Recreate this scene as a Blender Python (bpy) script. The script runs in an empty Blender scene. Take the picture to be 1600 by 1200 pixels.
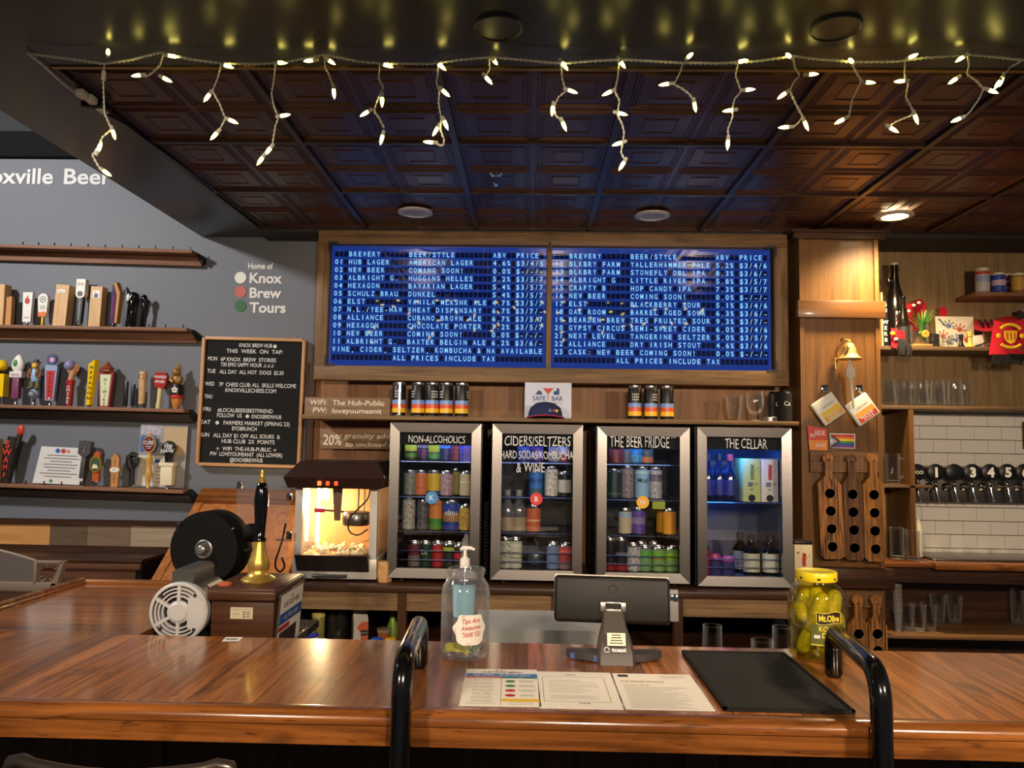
import bpy, bmesh, math, random
from mathutils import Vector, Matrix, Euler
random.seed(7)
SC = bpy.context.scene
COL = SC.collection
PI = math.pi
def S(r, g, b):
    f = lambda c: (c/255)/12.92 if c/255 <= .04045 else ((c/255+.055)/1.055)**2.4
    return (f(r), f(g), f(b), 1.0)

# ---------------------------------------------------------------- camera
F_PX, CAM_Z, ROLL = 1207.0, 1.65, .0135
Yc = Vector((27/F_PX, -91/F_PX, -1)).normalized()
Zc = Vector((math.sin(ROLL), math.cos(ROLL), 0)); Zc = (Zc - Yc*Zc.dot(Yc)).normalized()
Xc = Yc.cross(Zc)
CM = Matrix((Xc, Yc, Zc))
cam_d = bpy.data.cameras.new('camera'); cam = bpy.data.objects.new('camera', cam_d); COL.objects.link(cam)
cam_d.sensor_width = 36; cam_d.lens = F_PX/1600*36; cam_d.clip_start = .05
cam.matrix_world = Matrix.Translation((0, 0, CAM_Z)) @ CM.to_4x4()
SC.camera = cam
def ray(px, py): return CM @ Vector(((px-800)/F_PX, -(py-600)/F_PX, -1))
def at(px, py, Y):
    w = ray(px, py); return Vector((0, 0, CAM_Z)) + w*(Y/w.y)
def atz(px, py, z):
    w = ray(px, py); return Vector((0, 0, CAM_Z)) + w*((z-CAM_Z)/w.z)
def X(px, py, Y): return at(px, py, Y).x
def Z(px, py, Y): return at(px, py, Y).z

# ---------------------------------------------------------------- light and exposure
SC.view_settings.view_transform = 'Standard'; SC.view_settings.look = 'None'
SC.view_settings.exposure = 0.1; SC.view_settings.gamma = 1; SC.view_settings.use_curve_mapping = False
w = bpy.data.worlds.new('world'); SC.world = w; w.use_nodes = True
w.node_tree.nodes['Background'].inputs[0].default_value = (.9, .9, 1, 1)
w.node_tree.nodes['Background'].inputs[1].default_value = .06
SC.cycles.transparent_max_bounces = 32; SC.cycles.max_bounces = 8
SC.cycles.sample_clamp_indirect = 4
def lamp(name, kind, loc, power, color, radius=.08, aim=None, angle=120, blend=.6):
    d = bpy.data.lights.new(name, kind); d.energy = power; d.color = color
    if kind == 'AREA': d.shape = 'DISK'; d.size = radius*2
    else: d.shadow_soft_size = radius
    if kind == 'SPOT': d.spot_size = math.radians(angle); d.spot_blend = blend
    o = bpy.data.objects.new(name, d); COL.objects.link(o); o.location = loc
    if aim is not None: o.rotation_euler = (Vector(aim)-Vector(loc)).to_track_quat('-Z', 'Y').to_euler()
    return o
WARM = (1, .79, .57); NEUT = (1, .82, .62); COOL = (1, .97, .93)
lamp('unseen_warm_spot', 'SPOT', (-1.15, .22, 2.16), 120, WARM, .09, (-1.15, 4.2, .45), 82, .35)  # unseen warm spots added above the camera, cones shaped to light bar and back wall
lamp('unseen_warm_spot', 'SPOT', (.25, .18, 2.16), 133, WARM, .09, (.25, 4.2, .45), 82, .35)
lamp('unseen_warm_spot', 'SPOT', (1.7, .22, 2.16), 178, WARM, .09, (1.7, 4.2, .45), 82, .35)
lamp('room_downlight', 'SPOT', (-3.7, 2.0, 3.5), 290, COOL, .12, (-2.3, 4.37, 1.7), 110)

# ---------------------------------------------------------------- mesh helpers
FONT = {}
def _glyph(body, bold=0.0, shear=0.0, spacing=1.0):
    k = (body, bold, shear, spacing)
    if k not in FONT:
        c = bpy.data.curves.new('t', 'FONT'); c.body = body; c.size = 1; c.offset = bold; c.shear = shear
        c.space_character = spacing; c.resolution_u = 3
        o = bpy.data.objects.new('t', c); me = o.to_mesh()
        v = [tuple(p.co) for p in me.vertices]; f = [tuple(p.vertices) for p in me.polygons]
        o.to_mesh_clear(); bpy.data.objects.remove(o); bpy.data.curves.remove(c)
        FONT[k] = (v, f)
    return FONT[k]
CAPH = max(v[1] for v in _glyph('H')[0])

class MB:
    def __init__(s, *mats):
        s.bm = bmesh.new(); s.mats = []; s.i = 0; s.M = Matrix(); s.smooth = False
        for q in mats[::-1]: s.m(q)
    def m(s, mat):
        if mat not in s.mats: s.mats.append(mat)
        s.i = s.mats.index(mat); return s
    def v(s, p): return s.bm.verts.new(s.M @ Vector(p))
    def face(s, vs, smooth=None):
        try: f = s.bm.faces.new(vs)
        except ValueError: return None
        f.material_index = s.i; f.smooth = s.smooth if smooth is None else smooth; return f
    def poly(s, pts): return s.face([s.v(p) for p in pts])
    def mesh(s, vs, fs, smooth=None):
        V = [s.v(p) for p in vs]
        for f in fs: s.face([V[i] for i in f], smooth)
        return s
    def box(s, x0, x1, y0, y1, z0, z1):
        vs = [(x, y, z) for x in (x0, x1) for y in (y0, y1) for z in (z0, z1)]
        return s.mesh(vs, [(0,1,3,2),(4,6,7,5),(0,4,5,1),(2,3,7,6),(0,2,6,4),(1,5,7,3)])
    def rbox(s, x0, x1, y0, y1, z0, z1, r=.004, seg=2):
        b = bmesh.new(); bmesh.ops.create_cube(b, size=1)
        for v in b.verts: v.co = Vector(((x0+x1)/2+v.co.x*(x1-x0), (y0+y1)/2+v.co.y*(y1-y0), (z0+z1)/2+v.co.z*(z1-z0)))
        bmesh.ops.bevel(b, geom=b.edges[:], offset=r, segments=seg, affect='EDGES', profile=.5)
        b.verts.index_update()
        s.mesh([v.co.copy() for v in b.verts], [[v.index for v in f.verts] for f in b.faces], True); b.free(); return s
    def prism(s, pts, fn, a, b):
        """outline pts (u,v) carried to 3-D by fn(u,v,d), between d=a and d=b"""
        n = len(pts); A = [s.v(fn(u, v, a)) for u, v in pts]; B = [s.v(fn(u, v, b)) for u, v in pts]
        s.face(A[::-1]); s.face(B)
        for i in range(n): s.face([A[i], A[(i+1) % n], B[(i+1) % n], B[i]])
        return s
    def front(s, pts, y0, y1): return s.prism(pts, lambda u, v, d: (u, d, v), y0, y1)
    def flat(s, pts, z0, z1): return s.prism(pts, lambda u, v, d: (u, v, d), z0, z1)
    def lathe(s, prof, n=20, org=(0, 0, 0), axis='Z', sx=1, sy=1, mats=None, smooth=True):
        ox, oy, oz = org; rings = []
        for r, h in prof:
            ring = []
            if r < 1e-6:
                p = (ox, oy, oz+h) if axis == 'Z' else ((ox, oy+h, oz) if axis == 'Y' else (ox+h, oy, oz))
                ring = [s.v(p)]
            else:
                for k in range(n):
                    a = 2*PI*k/n; c, d = r*math.cos(a)*sx, r*math.sin(a)*sy
                    p = (ox+c, oy+d, oz+h) if axis == 'Z' else ((ox+c, oy+h, oz+d) if axis == 'Y' else (ox+h, oy+c, oz+d))
                    ring.append(s.v(p))
            rings.append(ring)
        for q in range(len(rings)-1):
            if mats: s.m(mats[q])
            A, B = rings[q], rings[q+1]
            for k in range(n):
                k2 = (k+1) % n
                if len(A) == 1 and len(B) == 1: continue
                if len(A) == 1: s.face([A[0], B[k], B[k2]], smooth)
                elif len(B) == 1: s.face([A[k], A[k2], B[0]], smooth)
                else: s.face([A[k], A[k2], B[k2], B[k]], smooth)
        return s
    def tube(s, pts, r, n=8, caps=True, closed=False):
        pts = [Vector(p) for p in pts]; N = len(pts); rings = []; up = None
        for i, p in enumerate(pts):
            if closed: t = pts[(i+1) % N]-pts[i-1]
            else: t = pts[min(i+1, N-1)]-pts[max(i-1, 0)]
            if t.length < 1e-9: t = Vector((0, 0, 1))
            t.normalize()
            if up is None: up = t.orthogonal().normalized()
            up = up-t*up.dot(t)
            up = up.normalized() if up.length > 1e-6 else t.orthogonal().normalized()
            sd = t.cross(up); rr = r[i] if isinstance(r, (list, tuple)) else r
            rings.append([s.v(p+up*rr*math.cos(2*PI*k/n)+sd*rr*math.sin(2*PI*k/n)) for k in range(n)])
        for q in range(N if closed else N-1):
            A, B = rings[q], rings[(q+1) % N]
            for k in range(n): s.face([A[k], A[(k+1) % n], B[(k+1) % n], B[k]], True)
        if caps and not closed: s.face(rings[0][::-1]); s.face(rings[-1])
        return s
    def ball(s, c, rx, ry=None, rz=None, n=12, m=8):
        ry = ry or rx; rz = rz or rx
        prof = [(math.sin(PI*k/m), -math.cos(PI*k/m)) for k in range(m+1)]
        old = s.M; s.M = old @ Matrix.Translation(c) @ Matrix.Diagonal((rx, ry, rz, 1)); s.lathe(prof, n); s.M = old; return s
    def text(s, body, x, z, h, y=0, align='C', bold=0, shear=0, spacing=1, xs=1, jit=0, plane='XZ', maxw=None, fit=None):
        """writing of cap height h, baseline z; plane XZ faces -Y, plane XY faces +Z"""
        V, Fc = _glyph(body, bold, shear, spacing)
        if not V: return s
        k = h/CAPH; x0 = min(v[0] for v in V); x1 = max(v[0] for v in V); wd = (x1-x0)*k*xs
        if fit: xs *= fit/wd; wd = fit
        if maxw and wd > maxw: xs *= maxw/wd; wd = maxw
        sh = x-wd/2 if align == 'C' else (x if align == 'L' else x-wd)
        P = []
        for v in V:
            u, w_ = sh+(v[0]-x0)*k*xs, z+v[1]*k
            if jit: w_ += jit*math.sin(u*90)*h; u += jit*.4*math.sin(w_*120+u*60)*h
            P.append((u, y, w_) if plane == 'XZ' else (u, w_, y))
        s.mesh(P, Fc, False); return s
    def disc(s, x, z, r, y, n=24, plane='XZ'):
        return s.face([s.v((x+r*math.cos(2*PI*k/n), y, z+r*math.sin(2*PI*k/n)) if plane == 'XZ' else (x+r*math.cos(2*PI*k/n), z+r*math.sin(2*PI*k/n), y)) for k in range(n)])
    def rect(s, x0, x1, z0, z1, y, plane='XZ'):
        q = [(x0, z0), (x1, z0), (x1, z1), (x0, z1)]
        return s.poly([(u, y, w_) if plane == 'XZ' else (u, w_, y) for u, w_ in q])
    def build(s, name, parent=None, loc=None, rot=None, sharp=40, weld=False):
        if weld: bmesh.ops.remove_doubles(s.bm, verts=s.bm.verts[:], dist=1e-6)
        bmesh.ops.recalc_face_normals(s.bm, faces=s.bm.faces[:])
        me = bpy.data.meshes.new(name); s.bm.to_mesh(me); s.bm.free()
        for m_ in s.mats: me.materials.append(m_)
        if sharp: me.set_sharp_from_angle(angle=math.radians(sharp))
        o = bpy.data.objects.new(name, me); COL.objects.link(o)
        if parent: o.parent = parent
        if loc is not None: o.location = loc
        if rot is not None: o.rotation_euler = rot
        return o
def curl(pts, n=2):
    pts = [Vector(p) for p in pts]
    for _ in range(n):
        q = [pts[0]]
        for a, c in zip(pts[:-1], pts[1:]): q += [a*.75+c*.25, a*.25+c*.75]
        pts = q+[pts[-1]]
    return pts
def tag(o, label, cat, group=None, kind=None):
    o['label'] = label; o['category'] = cat
    if group: o['group'] = group
    if kind: o['kind'] = kind
    return o
def thing(name, label, cat, loc=(0, 0, 0), rot=None, group=None):
    o = bpy.data.objects.new(name, None); COL.objects.link(o); o.location = loc
    if rot is not None: o.rotation_euler = rot
    o.empty_display_size = .05
    return tag(o, label, cat, group)
def struct(o, label=None):
    o['kind'] = 'structure'
    if label: o['label'] = label
    return o
CHILD = {}
def dup(root, loc, label, rot=None, group=None):
    r = root.copy(); COL.objects.link(r); r.location = loc
    if rot is not None: r.rotation_euler = rot
    r['label'] = label
    if group: r['group'] = group
    for o in [q for q in bpy.data.objects if q.parent == root]:
        c = o.copy(); COL.objects.link(c); c.parent = r
        for g in [q for q in bpy.data.objects if q.parent == o]:
            d = g.copy(); COL.objects.link(d); d.parent = c
    return r

# ---------------------------------------------------------------- materials
MATS = {}
def mat(name, color=(.8, .8, .8, 1), rough=.5, metal=0, spec=.5, emit=None, estr=0, coat=0, bump=0, bscale=40, var=0):
    if name in MATS: return MATS[name]
    m = bpy.data.materials.new(name); m.use_nodes = True; nt = m.node_tree; b = nt.nodes['Principled BSDF']
    b.inputs['Base Color'].default_value = color; b.inputs['Roughness'].default_value = rough
    b.inputs['Metallic'].default_value = metal; b.inputs['Specular IOR Level'].default_value = spec
    b.inputs['Coat Weight'].default_value = coat
    if emit: b.inputs['Emission Color'].default_value = emit; b.inputs['Emission Strength'].default_value = estr
    if bump or var:
        tc = nt.nodes.new('ShaderNodeTexCoord'); n = nt.nodes.new('ShaderNodeTexNoise')
        n.inputs['Scale'].default_value = bscale; n.inputs['Detail'].default_value = 5
        nt.links.new(tc.outputs['Object'], n.inputs['Vector'])
        if bump:
            bp = nt.nodes.new('ShaderNodeBump'); bp.inputs['Strength'].default_value = bump; bp.inputs['Distance'].default_value = .004
            nt.links.new(n.outputs['Fac'], bp.inputs['Height']); nt.links.new(bp.outputs[0], b.inputs['Normal'])
        if var:
            r = nt.nodes.new('ShaderNodeValToRGB'); e = r.color_ramp.elements
            e[0].position = .3; e[1].position = .7
            e[0].color = tuple(c*(1-var) for c in color[:3])+(1,); e[1].color = tuple(min(1, c*(1+var)) for c in color[:3])+(1,)
            nt.links.new(n.outputs['Fac'], r.inputs[0]); nt.links.new(r.outputs[0], b.inputs['Base Color'])
    MATS[name] = m; return m
def wood(name, dark, light, axis=0, scale=1.0, rough=.45, plank=None, pvar=.35, coat=0, spec=.4, gap=True, knots=.0, bump=.15, stretch=14, fleck=0, lo=.33, hi=.66):
    """grain runs along axis (0 x, 1 y, 2 z); plank=(axis across, width) gives boards of their own tone"""
    if name in MATS: return MATS[name]
    m = bpy.data.materials.new(name); m.use_nodes = True; nt = m.node_tree; N = nt.nodes; L = nt.links; b = N['Principled BSDF']
    b.inputs['Roughness'].default_value = rough; b.inputs['Coat Weight'].default_value = coat; b.inputs['Coat Roughness'].default_value = .12
    b.inputs['Specular IOR Level'].default_value = spec
    tc = N.new('ShaderNodeTexCoord'); vec = tc.outputs['Object']
    fac2 = None
    if plank:
        sp = N.new('ShaderNodeSeparateXYZ'); L.new(vec, sp.inputs[0])
        dv = N.new('ShaderNodeMath'); dv.operation = 'DIVIDE'; dv.inputs[1].default_value = plank[1]; L.new(sp.outputs[plank[0]], dv.inputs[0])
        fl = N.new('ShaderNodeMath'); fl.operation = 'FLOOR'; L.new(dv.outputs[0], fl.inputs[0])
        fr = N.new('ShaderNodeMath'); fr.operation = 'FRACT'; L.new(dv.outputs[0], fr.inputs[0])
        wn = N.new('ShaderNodeTexWhiteNoise'); wn.noise_dimensions = '1D'; L.new(fl.outputs[0], wn.inputs['W'])
        fac2 = wn.outputs['Value']
        off = N.new('ShaderNodeVectorMath'); off.operation = 'SCALE'; off.inputs['Scale'].default_value = 9; L.new(wn.outputs['Color'], off.inputs[0])
        ad = N.new('ShaderNodeVectorMath'); ad.operation = 'ADD'; L.new(vec, ad.inputs[0]); L.new(off.outputs[0], ad.inputs[1]); vec = ad.outputs[0]
    mp = N.new('ShaderNodeMapping'); sc_ = [stretch*scale]*3; sc_[axis] = scale*1.0; mp.inputs['Scale'].default_value = sc_; L.new(vec, mp.inputs[0])
    n1 = N.new('ShaderNodeTexNoise'); n1.inputs['Scale'].default_value = 1.6; n1.inputs['Detail'].default_value = 7; n1.inputs['Roughness'].default_value = .62; n1.inputs['Distortion'].default_value = .9
    L.new(mp.outputs[0], n1.inputs['Vector'])
    mp2 = N.new('ShaderNodeMapping'); s2 = [90*scale]*3; s2[axis] = 3*scale; mp2.inputs['Scale'].default_value = s2; L.new(vec, mp2.inputs[0])
    n2 = N.new('ShaderNodeTexNoise'); n2.inputs['Scale'].default_value = 1; n2.inputs['Detail'].default_value = 3; L.new(mp2.outputs[0], n2.inputs['Vector'])
    mx = N.new('ShaderNodeMix'); mx.inputs[0].default_value = .3; L.new(n1.outputs['Fac'], mx.inputs[2]); L.new(n2.outputs['Fac'], mx.inputs[3])
    r = N.new('ShaderNodeValToRGB'); e = r.color_ramp.elements; e[0].position = lo; e[1].position = hi; e[0].color = dark; e[1].color = light
    L.new(mx.outputs[0], r.inputs[0]); col = r.outputs[0]
    if plank:
        mr = N.new('ShaderNodeMapRange'); mr.inputs['To Min'].default_value = 1-pvar; mr.inputs['To Max'].default_value = 1+pvar*.6; L.new(fac2, mr.inputs['Value'])
        vm = N.new('ShaderNodeVectorMath'); vm.operation = 'SCALE'; L.new(col, vm.inputs[0]); L.new(mr.outputs[0], vm.inputs['Scale']); col = vm.outputs[0]
        if gap:
            lt = N.new('ShaderNodeMath'); lt.operation = 'LESS_THAN'; lt.inputs[1].default_value = .0025/plank[1]; L.new(fr.outputs[0], lt.inputs[0])
            mg = N.new('ShaderNodeMix'); mg.data_type = 'RGBA'; mg.inputs['B'].default_value = tuple(c*.25 for c in dark[:3])+(1,)
            L.new(lt.outputs[0], mg.inputs['Factor']); L.new(col, mg.inputs['A']); col = mg.outputs['Result']
    if knots:
        kn = N.new('ShaderNodeTexNoise'); kn.inputs['Scale'].default_value = 2.2; kn.inputs['Detail'].default_value = 2
        mk = N.new('ShaderNodeMapping'); q = [5, 5, 5]; q[axis] = 2.2; mk.inputs['Scale'].default_value = q; L.new(vec, mk.inputs[0]); L.new(mk.outputs[0], kn.inputs['Vector'])
        kr = N.new('ShaderNodeValToRGB'); kr.color_ramp.elements[0].position = .62; kr.color_ramp.elements[1].position = .78
        L.new(kn.outputs['Fac'], kr.inputs[0])
        km = N.new('ShaderNodeMath'); km.operation = 'MULTIPLY'; km.inputs[1].default_value = knots; L.new(kr.outputs[0], km.inputs[0])
        mg = N.new('ShaderNodeMix'); mg.data_type = 'RGBA'; mg.inputs['B'].default_value = tuple(c*.3 for c in dark[:3])+(1,)
        L.new(km.outputs[0], mg.inputs['Factor']); L.new(col, mg.inputs['A']); col = mg.outputs['Result']
    if fleck:
        fk = N.new('ShaderNodeTexNoise'); fk.inputs['Scale'].default_value = 1; fk.inputs['Detail'].default_value = 4; fk.inputs['Roughness'].default_value = .65
        mk = N.new('ShaderNodeMapping'); q = [85, 85, 85]; q[axis] = 11; mk.inputs['Scale'].default_value = q; L.new(vec, mk.inputs[0]); L.new(mk.outputs[0], fk.inputs['Vector'])
        kr = N.new('ShaderNodeValToRGB'); kr.color_ramp.elements[0].position = .60; kr.color_ramp.elements[1].position = .70
        L.new(fk.outputs['Fac'], kr.inputs[0]); km = N.new('ShaderNodeMath'); km.operation = 'MULTIPLY'; km.inputs[1].default_value = fleck; L.new(kr.outputs[0], km.inputs[0])
        mg = N.new('ShaderNodeMix'); mg.data_type = 'RGBA'; mg.inputs['B'].default_value = tuple(c*.3 for c in dark[:3])+(1,)
        L.new(km.outputs[0], mg.inputs['Factor']); L.new(col, mg.inputs['A']); col = mg.outputs['Result']
    L.new(col, b.inputs['Base Color'])
    if bump:
        bp = N.new('ShaderNodeBump'); bp.inputs['Strength'].default_value = bump; bp.inputs['Distance'].default_value = .002
        L.new(mx.outputs[0], bp.inputs['Height']); L.new(bp.outputs[0], b.inputs['Normal'])
    MATS[name] = m; return m
def glass(name, tint=(1, 1, 1, 1), refl=.06, edge=.55, rough=.02, body=0, bcol=(1, 1, 1, 1), rim=0):
    """thin-walled clear glass: see-through with a Fresnel sheen, body mixes in some cloudiness"""
    if name in MATS: return MATS[name]
    m = bpy.data.materials.new(name); m.use_nodes = True; nt = m.node_tree; N = nt.nodes; L = nt.links; N.clear()
    out = N.new('ShaderNodeOutputMaterial'); t = N.new('ShaderNodeBsdfTransparent'); t.inputs[0].default_value = tint
    g = N.new('ShaderNodeBsdfGlossy'); g.inputs['Roughness'].default_value = rough
    lw = N.new('ShaderNodeLayerWeight'); lw.inputs['Blend'].default_value = .25
    mr = N.new('ShaderNodeMapRange'); mr.inputs['To Min'].default_value = refl; mr.inputs['To Max'].default_value = edge
    L.new(lw.outputs['Facing'], mr.inputs['Value'])
    base = t.outputs[0]
    if body:
        d = N.new('ShaderNodeBsdfDiffuse'); d.inputs[0].default_value = bcol
        mb = N.new('ShaderNodeMixShader'); mb.inputs[0].default_value = body; L.new(base, mb.inputs[1]); L.new(d.outputs[0], mb.inputs[2]); base = mb.outputs[0]
    if rim:  # pale diffuse at grazing edges stands in for bright rim highlights
        d2 = N.new('ShaderNodeBsdfDiffuse'); d2.inputs[0].default_value = (.9, .93, .95, 1); pw = N.new('ShaderNodeMath'); pw.operation = 'POWER'; pw.inputs[1].default_value = 2.2
        L.new(lw.outputs['Facing'], pw.inputs[0]); pm_ = N.new('ShaderNodeMath'); pm_.operation = 'MULTIPLY'; pm_.inputs[1].default_value = rim; L.new(pw.outputs[0], pm_.inputs[0])
        m2 = N.new('ShaderNodeMixShader'); L.new(pm_.outputs[0], m2.inputs[0]); L.new(base, m2.inputs[1]); L.new(d2.outputs[0], m2.inputs[2]); base = m2.outputs[0]
    ms = N.new('ShaderNodeMixShader'); L.new(mr.outputs[0], ms.inputs[0]); L.new(base, ms.inputs[1]); L.new(g.outputs[0], ms.inputs[2])
    L.new(ms.outputs[0], out.inputs[0]); MATS[name] = m; return m
def col(r, g, b, rough=.45, metal=0, spec=.5):
    return mat('paint_%d_%d_%d_%d_%d' % (r, g, b, int(rough*100), int(metal*100)), S(r, g, b), rough, metal, spec)

BLACK = mat('black_satin', S(18, 17, 18), .4); BLACKG = mat('black_gloss', S(10, 10, 11), .12, coat=.5); BLACKM = mat('black_matte', S(14, 14, 14), .85)
WHITE = mat('white_satin', S(232, 228, 220), .45); PAPER = mat('paper_white', S(236, 230, 220), .7); INK = mat('ink_black', S(25, 24, 26), .8); GREYINK = mat('ink_grey', S(120, 116, 112), .8)
CHALK = mat('chalk_white', S(225, 225, 225), .8)
STEEL = mat('brushed_steel', S(146, 141, 139), .3, 1, bump=.05, bscale=120); CHROME = mat('chrome', S(215, 215, 215), .08, 1); ALU = mat('can_aluminium', S(190, 190, 195), .25, 1)
BRASS = mat('brass', S(214, 178, 88), .34, .75, var=.12, bscale=30); AGEDBRASS = mat('aged_brass', S(214, 178, 112), .42, .6, var=.25, bscale=50)
GREYP = mat('grey_plastic', S(110, 108, 106), .45); DGREY = mat('dark_grey_plastic', S(48, 45, 44), .42)
RED = col(190, 40, 38); BLUE = col(40, 90, 170); YEL = col(235, 190, 40); GREEN = col(60, 130, 70); CREAM = col(235, 222, 190); ORANGE = col(225, 110, 40)
W_COUNTER_Y = wood('counter_planks_front_to_back', S(94, 51, 22), S(192, 120, 60), 1, 1.0, .28, (0, .155), .42, coat=.7, knots=.75, fleck=.8, bump=.08)
W_COUNTER_X = wood('counter_planks_side_to_side', S(88, 46, 21), S(178, 106, 50), 0, 1.0, .26, (1, .19), .32, coat=.8, knots=.6, fleck=.7, bump=.08)
W_NOSE = wood('counter_edge_wood', S(72, 38, 16), S(160, 96, 42), 0, 1.0, .25, coat=.7, knots=.8, fleck=.7, bump=.08)
W_FRAME = wood('stained_frame_wood', S(84, 62, 40), S(146, 112, 74), 0, 1.2, .55, knots=.5); W_FRAMEV = wood('stained_frame_wood_upright', S(84, 62, 40), S(150, 116, 78), 2, 1.2, .55, knots=.5)
W_DARK = wood('dark_walnut', S(40, 24, 15), S(78, 48, 28), 0, 1, .4); W_DARKV = wood('dark_walnut_upright', S(44, 26, 15), S(84, 50, 27), 2, 1, .38)
W_PLY = wood('warm_plywood', S(112, 72, 40), S(158, 108, 64), 2, .8, .5, bump=.05)
W_COLUMN = wood('column_veneer', S(86, 56, 28), S(130, 90, 46), 2, .8, .38, bump=.05, coat=.15); W_COLX = wood('column_band_veneer', S(82, 52, 26), S(120, 80, 40), 0, .8, .38, coat=.15)
W_ALCOVE = wood('alcove_veneer', S(118, 92, 58), S(160, 130, 88), 2, 1.2, .55, bump=.05)
W_SHELF = wood('shelf_pine_stained', S(104, 68, 46), S(150, 106, 78), 0, 1.2, .6, knots=.5); W_SHELFD = wood('shelf_ledger_shaded', S(36, 28, 26), S(70, 54, 46), 0, 1.2, .65, knots=.4)
W_PALE = wood('pale_maple', S(196, 152, 100), S(226, 186, 134), 2, 2.5, .5); W_OAK = wood('light_oak', S(170, 116, 66), S(205, 150, 92), 2, 2.5, .5)
W_PADDLE = wood('charred_pine', S(36, 20, 10), S(172, 112, 58), 2, 2.2, .45, stretch=24, knots=.6, lo=.42, hi=.56); W_RED = wood('reddish_box_wood', S(54, 31, 18), S(88, 53, 31), 0, 1.2, .4)
CLEAR = glass('clear_glass', (.995, .998, .998, 1), .04, .6, rim=.85); PANE = glass('fridge_pane', (.86, .88, .9, 1), .08, .6, .01); ACRYL = glass('acrylic', (.96, .97, 1, 1), .05, .5, .03, .05, S(220, 230, 240))
JARG = glass('jar_glass', (.985, .99, 1, 1), .04, .6, .02, .02, S(220, 230, 245), rim=.6)
# ================================================================ the setting
YW, CEIL, CT = 4.37, 2.81, 1.05          # back wall, soffit ceiling, bar top
WALLP = mat('wall_paint_slate', S(106, 109, 118), .6, bump=.05, bscale=60)
SOFF = mat('soffit_paint', S(40, 43, 38), .27, bump=.03, bscale=22)
FLOORM = wood('floor_boards', S(40, 28, 20), S(70, 50, 34), 0, 1, .5, (1, .14))
b = MB(FLOORM); b.box(-4.6, 3.6, -1.2, 4.9, -.05, 0); struct(b.build('floor'))
b = MB(WALLP); b.box(-4.6, -1.24, YW, YW+.12, 0, 3.27); struct(b.build('wall_left'))
b = MB(mat('crown_black', S(7, 7, 8), .8, 0, .2)); b.box(-4.6, -1.3, YW-.04, YW+.12, 3.27, 3.42); struct(b.build('trim_1'))
b = MB(mat('ceiling_grey', S(46, 46, 48), .8)); b.box(-4.6, -1.3, YW, YW+.12, 3.42, 3.7); struct(b.build('wall_left_upper'))
b = MB(mat('ceiling_grey')); b.box(-4.6, 3.6, -1.2, 4.49, 3.7, 3.78); struct(b.build('ceiling_upper'))
b = MB(W_DARKV); b.box(-1.262, -1.222, YW-.03, YW+.001, .9, 2.08); struct(b.build('trim_6'))
b = MB(W_PLY); b.box(-1.24, 1.50, YW, YW+.12, 0, 2.81); struct(b.build('wall_back'))
YA = 4.49
b = MB(W_ALCOVE); b.box(1.50, 3.6, YA, YA+.1, 0, 2.81); struct(b.build('wall_right'))
# soffit round the pressed ceiling
b = MB(SOFF)
b.box(-1.915, 3.6, 1.62, 2.318, CEIL, CEIL+.04); b.box(-1.915, -1.525, 2.318, 4.37, CEIL, CEIL+.04)
struct(b.build('beam'))
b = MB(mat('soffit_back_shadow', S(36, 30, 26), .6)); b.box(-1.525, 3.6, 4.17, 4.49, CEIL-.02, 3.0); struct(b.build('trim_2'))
b = MB(mat('gilt_edge', S(150, 120, 60), .3, .8)); b.box(-1.525, 3.6, 2.318, 2.334, CEIL-.004, CEIL+.02); struct(b.build('trim_3'))
# pressed tin tiles, four medallions to a tile
TIN = mat('pressed_tin_bronze', S(84, 50, 33), .34, .45, spec=.5, bump=.03, bscale=25)
TBAR = mat('ceiling_grid_bronze', S(62, 42, 32), .35, .4)
b = MB(TIN)
rings = [(.1435, 0), (.1325, 0), (.131, -.003), (.1295, 0), (.1215, 0), (.120, -.003), (.1185, 0), (.1105, 0), (.109, -.003), (.1075, 0), (.062, -.001), (.060, -.0035), (.0575, -.0035), (.0555, -.001), (.0, -.001)]
for i in range(-3, 9):
    for j in range(3):
        x0, y0 = -.915-.61*1+.61*(i+3), 2.34+.607*j
        if x0 > 3.4: continue
        for u in (0, 1):
            for v in (0, 1):
                cx, cy = x0+.012+.1465*(1+2*u), y0+.012+.1455*(1+2*v)
                prev = None
                for h, dz in rings:
                    if h == 0: b.face(prev); break
                    cur = [b.v((cx+sx*h*1.02, cy+sy*h*1.012, CEIL+.012+dz)) for sx, sy in ((-1, -1), (1, -1), (1, 1), (-1, 1))]
                    if prev:
                        for k in range(4): b.face([prev[k], prev[(k+1) % 4], cur[(k+1) % 4], cur[k]])
                    prev = cur
ceil = struct(b.build('ceiling', sharp=0))
b = MB(TBAR)
for i in range(9): xx = -1.525+.61*i; b.box(xx-.0125, xx+.0125, 2.336, 4.17, CEIL-.002, CEIL+.03)
for j in range(1, 4): yy = 2.34+.607*j; b.box(-1.52, 3.5, yy-.0115, yy+.0115, CEIL-.001, CEIL+.03)
b.box(-1.52, 3.5, 2.334, 4.18, CEIL+.0135, CEIL+.02)
struct(b.build('trim_7'))
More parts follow.
